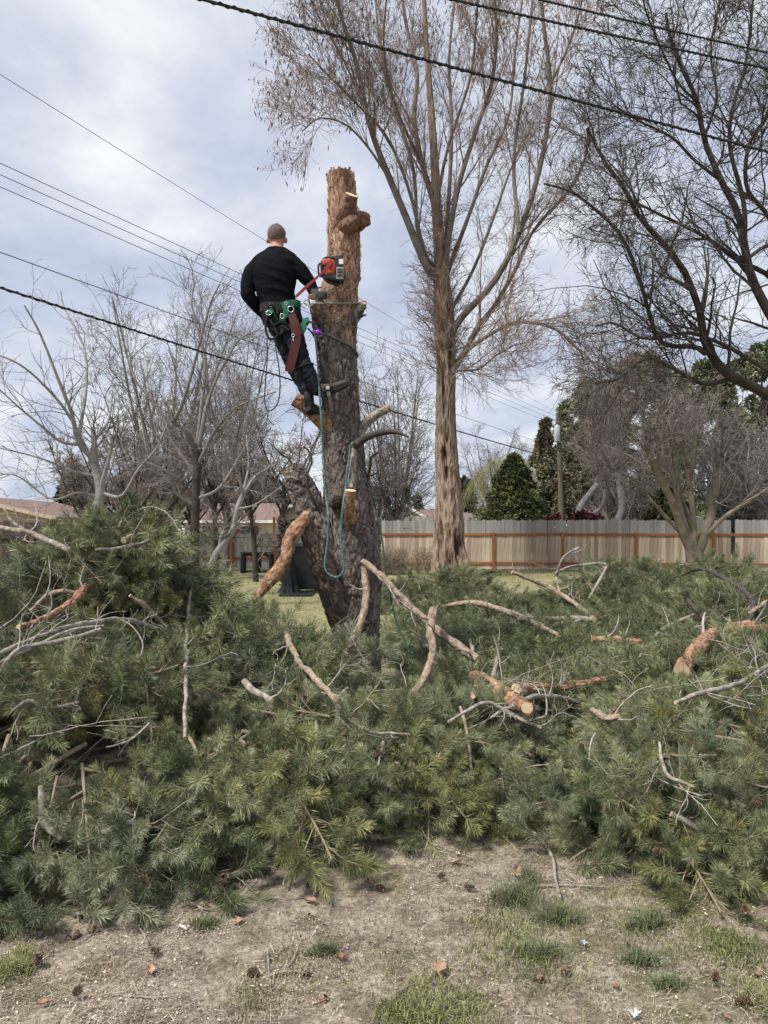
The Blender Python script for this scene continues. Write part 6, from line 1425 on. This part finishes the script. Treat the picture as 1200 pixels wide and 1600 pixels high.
# ------------------------------------------------------------------ cut limbs and dead branches lying on the heap
LIMBS = [  # material, [(u, v, Y, r px)], twigs, label
    ('orange_bark', [(481, 799, 6.86, 4), (475, 812, 6.84, 9.5), (464, 826, 6.82, 11.5), (452, 848, 6.8, 11), (446, 872, 6.74, 10), (434, 893, 6.68, 11), (421, 906, 6.64, 10.5), (411, 922, 6.6, 6.5), (403, 931, 6.58, 6), (397, 940, 6.55, 2.5)], 0, 'orange barked limb broken and hanging down left of the trunk'),
    ('tan_bark', [(566, 876, 6.75, 6), (600, 905, 6.65, 7), (640, 945, 6.55, 7), (690, 990, 6.4, 8), (745, 1030, 6.25, 8.5)], 6, 'long pale limb leaning from the trunk base down to the right'),
    ('tan_bark', [(568, 886, 6.75, 5.5), (572, 930, 6.65, 7), (563, 975, 6.5, 7), (545, 1010, 6.4, 7), (534, 1040, 6.3, 6.5)], 3, 'pinkish curved branch standing against the front of the trunk'),
    ('tan_bark', [(447, 990, 5.5, 5), (462, 1025, 5.3, 5.5), (490, 1060, 5.2, 5.5), (526, 1092, 5.1, 5)], 5, 'pale branch slanting down left of the trunk base'),
    ('grey_bark', [(526, 1092, 5.1, 3.4), (560, 1060, 5.2, 3), (595, 1025, 5.3, 2.4), (618, 990, 5.4, 1.5)], 5, 'thin grey branch rising right from the lower end of the pale branch'),
    ('tan_bark', [(677, 952, 6.3, 8.5), (672, 985, 6.15, 9), (676, 1020, 6.0, 8), (662, 1060, 5.8, 7), (643, 1087, 5.7, 6)], 4, 'short thick pale branch standing upright right of the trunk'),
    ('tan_bark', [(627, 982, 6.6, 5), (660, 1005, 6.5, 5.5), (700, 1035, 6.3, 5)], 3, 'short pale limb end beside the upright branch'),
    ('orange_bark', [(742, 1056, 5.9, 10), (772, 1075, 5.85, 12), (800, 1092, 5.8, 12), (822, 1108, 5.75, 9)], 2, 'orange flaking log lying right of the trunk'),
    ('orange_bark', [(806, 1078, 6.2, 8.5), (845, 1077, 6.25, 8), (900, 1072, 6.4, 7.5), (950, 1060, 6.6, 6.5), (985, 1052, 6.7, 5)], 6, 'brown log with a cut end lying behind the orange log'),
    ('tan_bark', [(690, 948, 8.2, 4), (740, 942, 8.2, 6), (790, 955, 8.1, 6.5), (832, 972, 8, 5.5), (872, 992, 7.9, 4)], 5, 'reddish curved limb in the brush between trunk and back fence'),
    ('grey_bark', [(790, 963, 9.2, 4), (850, 967, 9.1, 4.6), (890, 966, 9.0, 4.8), (928, 968, 8.9, 4.6)], 3, 'whitish straight branch at right of centre in the brush'),
    ('tan_bark', [(928, 967, 8.9, 4.8), (900, 945, 9.2, 4.6), (860, 918, 9.6, 4.4), (800, 894, 10, 3.6)], 4, 'long thin brown branch slanting up left toward the shaggy trunk'),
    ('orange_bark', [(924, 998, 8.4, 5), (960, 1000, 8.3, 5.5), (990, 1003, 8.2, 5.5), (1018, 1001, 8.1, 4)], 3, 'short bright orange limb in the right brush'),
    ('orange_bark', [(1066, 1047, 6.8, 11), (1080, 1025, 6.85, 12), (1098, 1005, 6.9, 12), (1116, 990, 6.95, 10)], 2, 'thick orange broken log end at right'),
    ('orange_bark', [(1132, 986, 6.9, 7), (1160, 979, 6.9, 9), (1190, 981, 6.9, 8.5), (1225, 986, 6.9, 8)], 2, 'dark red orange log running out at the right edge'),
    ('dark_bark', [(1032, 906, 8.2, 1.6), (1062, 900, 8.1, 2.8), (1093, 889, 8.0, 3.4), (1130, 903, 7.8, 4), (1165, 925, 7.6, 4.5), (1178, 948, 7.5, 4.5), (1170, 972, 7.4, 4)], 4, 'dark arching branch over the brush at upper right'),
    ('dark_bark', [(1074, 938, 7.8, 5), (1090, 955, 7.7, 4.6), (1108, 972, 7.6, 4.4), (1118, 955, 7.6, 3), (1120, 940, 7.6, 1.6)], 3, 'dark forked dead branch with a pale broken tip at right'),
    ('tan_bark', [(1172, 958, 8.2, 4), (1190, 945, 8.3, 4), (1215, 930, 8.4, 4)], 1, 'pale branch end leaving the right edge above the red log'),
    ('grey_bark', [(1055, 1098, 5.2, 2.6), (1100, 1082, 5.2, 4), (1150, 1070, 5.2, 4), (1185, 1050, 5.2, 3.6), (1220, 1026, 5.2, 3)], 7, 'long pale grey branch across the right brush'),
    ('grey_bark', [(1000, 1025, 6.6, 1.8), (1018, 1000, 6.6, 3), (1045, 978, 6.6, 3.2), (1085, 960, 6.6, 2.6)], 5, 'thin brown branch arching over the right brush'),
    ('grey_bark', [(1048, 1272, 3.7, 6), (1080, 1290, 3.66, 8), (1115, 1315, 3.6, 7), (1160, 1335, 3.55, 5), (1220, 1342, 3.5, 4)], 6, 'weathered grey branch low at the right front of the pile'),
    ('grey_bark', [(1040, 1285, 3.6, 3), (1055, 1315, 3.5, 3), (1080, 1345, 3.45, 2.6), (1108, 1375, 3.4, 2)], 4, 'thin curved grey twig below the weathered branch at right front'),
    ('grey_bark', [(1030, 1160, 4.3, 2), (1035, 1195, 4.2, 3), (1050, 1215, 4.15, 3), (1085, 1228, 4.1, 2)], 4, 'hooked grey twig among the right front needles'),
    ('grey_bark', [(345, 1372, 3.45, 4), (385, 1358, 3.45, 6.5), (415, 1330, 3.5, 7), (440, 1296, 3.6, 6.5), (462, 1275, 3.7, 6)], 4, 'grey dead branch rising out of the dark hollow at the left front'),
    ('grey_bark', [(398, 1273, 3.4, 2), (425, 1290, 3.4, 3.4), (440, 1309, 3.4, 3.6), (462, 1302, 3.4, 3.4), (492, 1288, 3.4, 2.4)], 3, 'pale forked dead twig in front of the dark hollow'),
    ('grey_bark', [(450, 1312, 3.4, 3), (445, 1335, 3.35, 2.6), (447, 1362, 3.3, 2), (443, 1380, 3.3, 1.4)], 2, 'thin dead twig hanging below the pale forked twig'),
    ('grey_bark', [(63, 1228, 3.5, 4.6), (66, 1262, 3.45, 5), (75, 1290, 3.4, 4.6), (94, 1312, 3.35, 3.6)], 2, 'thick pinkish grey branch end at the far left front'),
    ('grey_bark', [(45, 1345, 3.15, 3), (62, 1370, 3.1, 4.4), (85, 1392, 3.07, 4.4), (126, 1397, 3.05, 4)], 3, 'bent pale branch end lying at the lower left'),
    ('grey_bark', [(160, 1300, 3.5, 4), (185, 1292, 3.5, 5), (210, 1283, 3.5, 5)], 2, 'short pale branch end poking from needles at left'),
    ('grey_bark', [(-10, 1025, 5.0, 3), (60, 995, 5.0, 3.6), (130, 975, 5.1, 4.4), (200, 970, 5.2, 4.6), (255, 985, 5.3, 4)], 7, 'uppermost of the long grey branches fanning across the left mound'),
    ('grey_bark', [(-10, 1060, 4.8, 2.6), (30, 1015, 4.8, 3.6), (95, 1002, 4.9, 3.8), (155, 985, 5.0, 3.6)], 6, 'lowest of the long grey branches fanning across the left mound'),
    ('grey_bark', [(0, 1035, 4.9, 2), (50, 1012, 4.95, 2.8), (110, 985, 5.0, 3), (160, 980, 5.05, 2.6)], 6, 'middle of the long grey branches fanning across the left mound'),
    ('orange_bark', [(30, 978, 5.3, 3.4), (60, 970, 5.3, 4.6), (100, 950, 5.3, 5.4), (125, 928, 5.3, 7), (132, 918, 5.3, 5)], 2, 'splintered orange branch with torn end on the left mound'),
    ('tan_bark', [(48, 955, 5.35, 3), (75, 930, 5.35, 3.4), (105, 925, 5.35, 3.4), (124, 932, 5.35, 3)], 2, 'thin arched twig joined to the splintered orange branch'),
    ('grey_bark', [(-15, 822, 6.2, 3.4), (30, 830, 6.1, 4), (60, 838, 6.0, 4.4), (110, 860, 5.9, 4.6)], 4, 'long grey branch pointing left at the crest of the left mound'),
    ('grey_bark', [(5, 795, 6.1, 1.6), (22, 815, 6.1, 2.6), (45, 836, 6.05, 3)], 2, 'thin branch forking up from the crest branch at left'),
    ('tan_bark', [(203, 930, 5.4, 4), (225, 945, 5.35, 5), (245, 965, 5.3, 4.6), (258, 980, 5.3, 3)], 5, 'brown broken branch in the middle of the left mound'),
    ('grey_bark', [(150, 858, 5.9, 2), (185, 857, 5.9, 3), (220, 850, 5.9, 3), (245, 838, 5.9, 2.4)], 5, 'thin pale branch near the crest of the left mound'),
    ('tan_bark', [(205, 838, 6.0, 5), (198, 842, 5.9, 6), (193, 844, 5.85, 6)], 0, 'short stub with pale round cut face on the left mound'),
    ('dark_bark', [(245, 845, 5.7, 4), (255, 870, 5.6, 4.4), (243, 900, 5.5, 4), (232, 930, 5.45, 3)], 4, 'dark crooked branch dropping down the left mound'),
    ('grey_bark', [(280, 850, 5.2, 1.4), (298, 870, 5.0, 2), (297, 930, 4.8, 2.6), (292, 990, 4.6, 3), (291, 1060, 4.4, 3), (287, 1155, 4.2, 3)], 5, 'thin upright grey stem down the middle of the left mound'),
    ('grey_bark', [(265, 870, 5.5, 1.4), (278, 848, 5.5, 2), (292, 850, 5.5, 2), (300, 880, 5.5, 1.4)], 4, 'drooping curled pale twig on the left mound'),
    ('grey_bark', [(282, 935, 4.9, 1.6), (300, 925, 4.9, 2.2), (318, 922, 4.9, 2.2), (326, 940, 4.9, 1.4)], 3, 'small hooked pale twig right of the upright stem'),
    ('grey_bark', [(700, 1128, 4.9, 2), (755, 1100, 5.0, 3), (790, 1112, 5.0, 3.2), (845, 1140, 5.0, 2.4)], 6, 'thin whitish twig across the middle of the pile'),
    ('tan_bark', [(743, 1030, 5.7, 5), (746, 1055, 5.6, 4.6), (738, 1090, 5.5, 4)], 3, 'pale upright branch piece at the end of the long leaning limb'),
    ('grey_bark', [(735, 1000, 5.8, 2), (738, 1020, 5.8, 3.4), (733, 1050, 5.7, 3)], 2, 'curled grey twig above the orange log'),
    ('grey_bark', [(778, 1015, 5.8, 2.6), (775, 1040, 5.7, 3.4), (763, 1075, 5.6, 3)], 2, 'bent grey twig standing over the orange log'),
    ('grey_bark', [(810, 1098, 5.3, 3), (838, 1088, 5.3, 4), (880, 1092, 5.3, 4), (915, 1100, 5.3, 2.4)], 5, 'grey twig lying behind the right front brush'),
    ('tan_bark', [(925, 1110, 5.3, 5), (945, 1122, 5.25, 7), (968, 1118, 5.3, 5)], 2, 'torn pale bark piece in the right middle of the pile'),
    ('grey_bark', [(500, 1060, 5.0, 1.6), (530, 1105, 4.8, 2.2), (570, 1140, 4.6, 2.2), (640, 1148, 4.6, 1.4)], 4, 'thin drooping twig across the middle front bank'),
    ('grey_bark', [(590, 1215, 4.05, 1.4), (593, 1190, 4.08, 2), (598, 1160, 4.1, 2.4)], 3, 'small upright twig in the middle front bank'),
    ('grey_bark', [(877, 930, 10.5, 2), (870, 905, 10.6, 2.6), (880, 872, 10.7, 2.6), (905, 855, 10.8, 2)], 4, 'bent brown twig standing in the far right brush'),
    ('grey_bark', [(868, 895, 10.4, 2.6), (895, 885, 10.5, 2.4), (935, 880, 10.5, 2.4), (948, 882, 10.5, 2)], 4, 'long pale twig arching over the far right brush'),
    ('grey_bark', [(920, 935, 10, 1.8), (935, 910, 10.2, 2.4), (948, 885, 10.3, 2)], 3, 'thin pale twig leaning in the far right brush'),
    ('grey_bark', [(20, 1110, 4.2, 2), (45, 1095, 4.2, 2.6), (75, 1108, 4.2, 3), (125, 1095, 4.2, 2.4)], 4, 'thin pale dead twig in the dark left hollow'),
    ('grey_bark', [(380, 1065, 4.9, 5), (400, 1082, 4.85, 5), (425, 1095, 4.8, 4)], 3, 'short grey branch piece in the dark gap left of centre'),
]
def rest_on_heap(pts):
    """set every point of a limb down where its line of sight meets the top of the brush"""
    ys = np.linspace(2.9, 13.5, 400); out = []
    for u, v, Y, r in pts:
        z = CAM_Z + (CY - v) / F * ys; hit = np.nonzero(z <= heap((u - CX) / F * ys, ys) + np.where(heap((u - CX) / F * ys, ys) > .02, .16, .02))[0]
        out.append(ys[hit[0]] if len(hit) else np.nan)
    out = np.array(out); src = np.array([p[2] for p in pts])
    if np.isnan(out).all(): return pts
    out = np.where(np.isnan(out), np.nanmean(out) + (src - src.mean()), out)
    t = np.linspace(0, 1, len(out)); a, b = np.polyfit(t, out, 1) if len(out) > 2 else (out[-1] - out[0], out[0])
    fit = np.clip(.5 * (a * t + b) + .5 * out, None, out + .25) - .05
    return [(u, v, float(y), r * (y / Y) ** -.25) for (u, v, Y, r), y in zip(pts, fit)]
STANDING = ('hanging down left of the trunk', 'leaning from the trunk', 'against the front of the trunk', 'upright right of the trunk')
for m, pts, tw, lb in LIMBS:
    if not any(k in lb for k in STANDING): pts = rest_on_heap(pts)
    c = spline(np.array([[*px(u, v, Y), m_(r, Y)] for u, v, Y, r in pts]), 10 * len(pts))
    big = c[:, 3].max() > .022
    if big and m != 'orange_bark': c[:, 3] *= .8
    root = thing('cut_limb' if big else 'dead_branch', lb, 'branch', tuple(c[0, :3]))
    mb = MB()
    c[:, :3] += (fbm(c[:, :3] * 9, 2, 5)[:, None] - .5) * np.array((.02, .02, .02))
    c[:, 3] *= 1 + .2 * (vnoise(c[:, :3] * 9 + 5) - .5) + .2 * (vnoise(c[:, :3] * 30) - .5)
    if big: barked(mb, c, 40, .0042 if m != 'orange_bark' else .006, (26, 26, 7), len(pts) + int(pts[0][0]), capm=1)
    else: tubes(mb, c[:, :3], c[:, 3] * (1 + .25 * (vnoise(c[:, :3] * 40) - .5)), 9, 0, [.5], 1)
    mb.build('stem', [M[m], M['cut_wood']], root)
    if tw:
        PP, RR = spawn(c[None, :, :3], c[None, :, 3], tw, .1, .98, .15, .5, 52, .14, (0, 0, .02), K=9, rmin=.0022, rk=.4, curl=.14)
        mb = MB(); tubes(mb, PP, RR, 5, 0, rng.uniform(.3, 1, len(PP)))
        P2, R2 = spawn(PP, RR, 3, .2, 1, .06, .22, 50, .16, (0, 0, 0), K=6, rmin=.0016, curl=.12); tubes(mb, P2, R2, 4, 0, rng.uniform(.3, 1, len(P2)))
        mb.build('twigs', M['grey_bark'], root, kind='stuff')
# a tangle of thin dead twigs strewn over the heap
mb = MB(); n = 190; q_ = np.concatenate([sample(100, 2.95, 6, 1.1, 0), sample(90, 5.5, 13, 1.3, 0)]); P0 = q_[:, :3] + np.array((0, 0, .14))
D = unit(np.c_[rng.normal(0, 1, (n, 2)), rng.normal(.12, .3, n)]); L_ = rng.uniform(.25, .8, (n, 1)); P = [P0]; cv = rng.normal(0, .14, (n, 3))
for k in range(10): D = unit(D + cv + rng.normal(0, .1, (n, 3))); P.append(P[-1] + D * L_ / 10)
PP = np.stack(P, 1); RR = rng.uniform(.0025, .0065, (n, 1)) * np.linspace(1, .5, 11); tubes(mb, PP, RR, 5, 0, rng.uniform(0, 1, n))
P1_, R1_ = spawn(PP, RR, 3, .2, 1, .1, .3, 50, .15, (0, 0, .02), K=7, rmin=.0016, curl=.12); tubes(mb, P1_, R1_, 3, 0, rng.uniform(0, 1, len(P1_)))
o = mb.build('dead_twigs', M['grey_bark']); tag(o, 'tangle of thin bare dead twigs strewn over the brush', 'twigs', None, 'stuff')
# ------------------------------------------------------------------ the ground in front: litter, grass, tufts, cones, leaves
def pn(x, y): return np.stack([x, y, 0 * x], -1)
def gz(x, y): return bump_h(np.asarray(x, float), np.asarray(y, float))
def scatter(n, pw=1.3):
    y = 2.15 + 3.2 * rng.uniform(0, 1, n) ** pw; x = rng.uniform(-1, 1, n) * (.58 * y + .15); return x, y
def flat_bits(mb, n, l0, l1, w0, w1, lift=.5, f=None, pw=1.3, tone=(0, 1)):
    x, y = scatter(n, pw)
    if f is not None: k = f(x, y) > rng.uniform(0, 1, n); x, y = x[k], y[k]
    n = len(x); a = rng.uniform(0, 2 * np.pi, n); el = rng.normal(0, .28 * lift, n)
    d = np.stack([np.cos(a) * np.cos(el), np.sin(a) * np.cos(el), np.sin(el)], 1); s = np.stack([-np.sin(a), np.cos(a), rng.normal(0, .3, n)], 1)
    L = rng.uniform(l0, l1, n)[:, None]; w = rng.uniform(w0, w1, n)[:, None]
    P = np.stack([x, y, gz(x, y) + .004 + np.abs(np.sin(el)) * L[:, 0] * .5 + rng.uniform(0, .006, n)], 1)
    V = np.stack([P - d * L / 2 - s * w / 2, P + d * L / 2 - s * w * .4, P + d * L / 2 + s * w * .4, P - d * L / 2 + s * w / 2], 1)
    mb.add(V, np.arange(n * 4).reshape(n, 4), 0, np.repeat(rng.uniform(*tone, n), 4), False)
mb = MB(); lf = lambda x, y: np.clip(.25 + 2.2 * (fbm(pn(x * 3.5, y * 3.5), 3, 77) - .38), .12, 1)
flat_bits(mb, 96000, .003, .011, .0015, .0045, 1.4, lf, 1.3, (0, .85)); flat_bits(mb, 42000, .018, .06, .0008, .0016, .7, lf, 1.3, (0, .9)); flat_bits(mb, 5000, .004, .012, .003, .007, 1.0, lf, 1.3, (.8, 1.1))
o = mb.build('litter', M['litter']); tag(o, 'straw, needles and pale wood chips strewn over the bare soil', 'litter', None, 'stuff')
def gmask(x, y): return np.clip((fbm(pn(x * 1.4, y * 1.4), 3, 21) + .05 * x - .47) * 7, 0, 1)
def blades(mb, x, y, h0, h1, w, lean=.5, tone=(0, 1)):
    n = len(x); a = rng.uniform(0, 2 * np.pi, n); h = rng.uniform(h0, h1, n)[:, None]; ln = (rng.uniform(.1, 1, n) * lean)[:, None]
    d = np.stack([np.cos(a), np.sin(a), 0 * a], 1); s = np.stack([-np.sin(a), np.cos(a), 0 * a], 1) * w
    P = np.stack([x, y, gz(x, y)], 1); up = np.array((0, 0, 1.0)); m1 = P + up * h * .6 + d * h * ln * .45; tip = P + up * h * (1 - .25 * ln) + d * h * ln * 1.2
    V = np.stack([P - s, P + s, m1 + s * .8, m1 - s * .8, tip], 1); i = np.arange(n)[:, None] * 5
    mb.add(V.reshape(-1, 3), [i + np.array((0, 1, 2, 3)), i + np.array((3, 2, 4))], 0, np.repeat(rng.uniform(*tone, n), 5), False)
mb = MB(); x, y = scatter(60000, 1.2); k = gmask(x, y) * .55 > rng.uniform(0, 1, len(x)); blades(mb, x[k], y[k], .008, .03, .0013, .9)
gx, gy = [], []
for u, v, ru, n in ((700, 1590, 90, 1700), (620, 1595, 40, 500), (830, 1500, 90, 900), (790, 1450, 60, 500), (20, 1510, 40, 1500), (15, 1440, 45, 1600), (60, 1420, 40, 1000), (1150, 1480, 60, 900), (1190, 1560, 50, 700), (1000, 1440, 90, 600), (400, 1560, 60, 300)):
    c = gnd(u, v); r0 = m_(ru, c[1]); q = rng.normal(0, .5, (n, 2)) * r0; gx.append(c[0] + q[:, 0]); gy.append(c[1] + q[:, 1] * 1.2)
blades(mb, np.concatenate(gx), np.concatenate(gy), .012, .042, .0015, 1.2)
o = mb.build('grass', M['grass']); tag(o, 'patchy short grass growing through the bare soil', 'grass', None, 'stuff')
# lawn further back
n = 42000; y = 8 + 20 * rng.uniform(0, 1, n); x = rng.uniform(-1, 1, n) * (.56 * y)
k = fbm(pn(x * .5, y * .5), 3, 33) > rng.uniform(.3, .75, n); mb = MB(); blades(mb, x[k], y[k], .03, .09, .006, .9)
cx_ = px(770, 900, 25)[0]; blades(mb, cx_ + rng.normal(0, .45, 4000), 25.4 + rng.normal(0, .5, 4000), .06, .16, .006, .8, (.4, .9))
o = mb.build('lawn_grass', M['grass']); tag(o, 'short lawn grass between the trunk and the fences', 'grass', None, 'stuff')
TUFTS = [(805, 1405, 42, 'large dark grass tuft at the right front below the pile'), (875, 1435, 36, 'dark grass tuft just right of the largest tuft'), (1000, 1500, 28, 'small dark grass tuft toward the right front'), (1045, 1540, 24, 'smaller grass tuft lower right of the small dark tuft'),
         (1005, 1445, 30, 'sparse green tuft in the straw at right'), (845, 1490, 30, 'loose light green tuft below the dark tufts'), (505, 1490, 22, 'flat leafy green weed left of the middle'), (320, 1040 + 400, 20, 'thin green tuft near the left front of the pile'), (45, 1425, 36, 'yellowish green tuft at the left beside the pine boughs')]
for u, v, r, lb in TUFTS:
    c = gnd(u, v); rr_ = m_(r, c[1]); n = 420; q = rng.normal(0, .36, (n, 2)) * rr_ * np.array((1.3, .9)) + np.sign(rng.normal(size=(n, 1))) * rr_ * np.array((.25, .1))
    mb = MB(); x, y = c[0] + q[:, 0], c[1] + q[:, 1]; blades(mb, x, y, rr_ * .15, rr_ * .95, .0014, 1.3); o = mb.build('grass_tuft', M['tuft']); tag(o, lb, 'grass tuft')
def put(name, me, u, v, label, cat, s=1.0, rot=None, dz=.012, group=None):
    c = gnd(u, v); o = link(name, me, None, Vector((c[0], c[1], float(gz(c[0], c[1])) + dz)), label, cat, group); o.scale = (s,) * 3; o.rotation_euler = rot or tuple(rng.uniform(0, 6.28, 3)); return o
CN = [(245, 1490), (475, 1532), (508, 1570), (140, 1465), (48, 1448), (110, 1468), (575, 1375), (588, 1387), (483, 1433), (685, 1372), (725, 1388), (848, 1533), (878, 1525), (1118, 1545), (1175, 1572), (480, 1385), (115, 1564), (60, 1510), (405, 1525), (1130, 1390)]
for u, v in CN: put('pine_cone', CONE[rng.integers(2)], u, v, 'open brown pine cone lying on the littered ground', 'pine cone', rng.uniform(.7, 1.0), None, .02, 'pine cones on the ground')
def leaf_mesh(l, w, m, seed, curl=.3):
    n, k = 9, 4; t = np.linspace(0, 1, n); g = np.random.default_rng(seed); ww = w * np.sin(np.pi * np.clip(t * .92 + .05, 0, 1)) ** .7 * (1 + .25 * g.normal(size=n))
    s = np.linspace(-1, 1, k * 2 - 1); V = np.stack([np.broadcast_to(t[:, None] * l - l / 2, (n, 2 * k - 1)), ww[:, None] * s / 2, curl * w * (s ** 2)[None] * (.4 + t[:, None]) + .02 * l * g.normal(size=(n, 2 * k - 1)) * .5], -1); i = np.arange(V[..., 0].size).reshape(n, -1)
    F_ = np.stack([i[:-1, :-1], i[1:, :-1], i[1:, 1:], i[:-1, 1:]], -1).reshape(-1, 4); mb = MB(); mb.add(V, F_); mb.add(V - (0, 0, .0012), F_[:, ::-1]); return mb.mesh('leaf', m)
LV = [(688, 1522, .085, .05, 'leaf', 'large pale orange bark piece lying at the middle front'), (533, 1503, .05, .03, 'leaf', 'orange dead leaf left of the large bark piece'), (370, 1440, .045, .026, 'leaf', 'pinkish dead leaf below the left front of the pile'), (712, 1350, .06, .035, 'leaf', 'upright orange dead leaf at the foot of the middle bank'),
      (808, 1363, .085, .045, 'leaf', 'curled tan dead leaf left of the ground twig'), (235, 1528, .05, .03, 'leaf', 'reddish brown leaf at the lower left'), (70, 1576, .05, .02, 'leaf', 'narrow tan leaf at the bottom left corner'), (962, 1541, .03, .018, 'leaf', 'small orange leaf at the lower right'), (980, 1478, .03, .018, 'leaf', 'small orange leaf among straw at right'),
      (1055, 1404, .045, .024, 'leaf', 'orange leaf near the right front needles'), (1185, 1524, .04, .02, 'leaf', 'orange leaf near the right edge'), (485, 1412, .05, .03, 'leaf', 'orange leaf in grass near the dead branch'), (118, 1435, .06, .03, 'pale_leaf', 'white chip near the bent pale branch at lower left'), (714, 1338, .03, .02, 'pale_leaf', 'white chip on top of the upright orange leaf'),
      (912, 1477, .045, .025, 'blue_paper', 'pale blue scrap of litter at the right front'), (1130, 1507, .035, .016, 'pale_leaf', 'white chip on the straw at far right'), (285, 1452, .05, .018, 'pale_leaf', 'pale sliver of wood left of the pinkish leaf'), (1135, 1597, .03, .02, 'leaf', 'red leaf at the bottom right edge'), (990, 1590, .04, .03, 'pale_leaf', 'pale tan leaf at the bottom right')]
for k, (u, v, l, w, m, lb) in enumerate(LV):
    put('dead_leaf' if m == 'leaf' else ('paper_scrap' if m == 'blue_paper' else 'wood_chip'), leaf_mesh(l, w, M[m], k), u, v, lb, 'leaf' if m == 'leaf' else 'scrap', 1.0, (rng.uniform(-.3, .3), rng.uniform(-.3, .3), rng.uniform(0, 6.28)), .016)
TW = [([(800, 1282), (825, 1300), (850, 1322), (864, 1345), (868, 1375), (876, 1405)], .011, 'long grey twig snaking onto the bare ground at right of centre'), ([(822, 1388), (850, 1384), (900, 1384), (950, 1388)], .005, 'thin dark twig lying across the end of the grey twig'),
      ([(410, 1533), (440, 1526), (476, 1524)], .006, 'short brown twig beside a cone at the lower left of the middle'), ([(448, 1520), (458, 1500), (468, 1474)], .005, 'pale straight twig above the short brown twig'), ([(385, 1380), (410, 1403), (450, 1405), (495, 1400)], .004, 'thin branching twig on the soil below the dead branch'),
      ([(265, 1393), (300, 1410), (330, 1422), (375, 1402)], .004, 'thin arched twig at the left front of the pile'), ([(165, 1560), (240, 1565), (310, 1560)], .003, 'thin straight twig at the lower left'), ([(205, 1425), (228, 1470), (232, 1480)], .003, 'thin leaning stalk at the left front'), ([(418, 1490), (421, 1530), (425, 1565)], .003, 'thin upright dry stalk left of the middle front'), ([(620, 1562), (635, 1556), (642, 1553)], .005, 'little pale twig in straw at the middle front')]
for pts, r, lb in TW:
    mb = MB(); W = np.array([gnd(u, v) for u, v in pts]); W[:, 2] = gz(W[:, 0], W[:, 1]) + r + .008; tube(mb, W, [r, r * .9, r * .5], 40, 7, 0, 0); o = mb.build('twig', M['grey_bark']); tag(o, lb, 'twig')
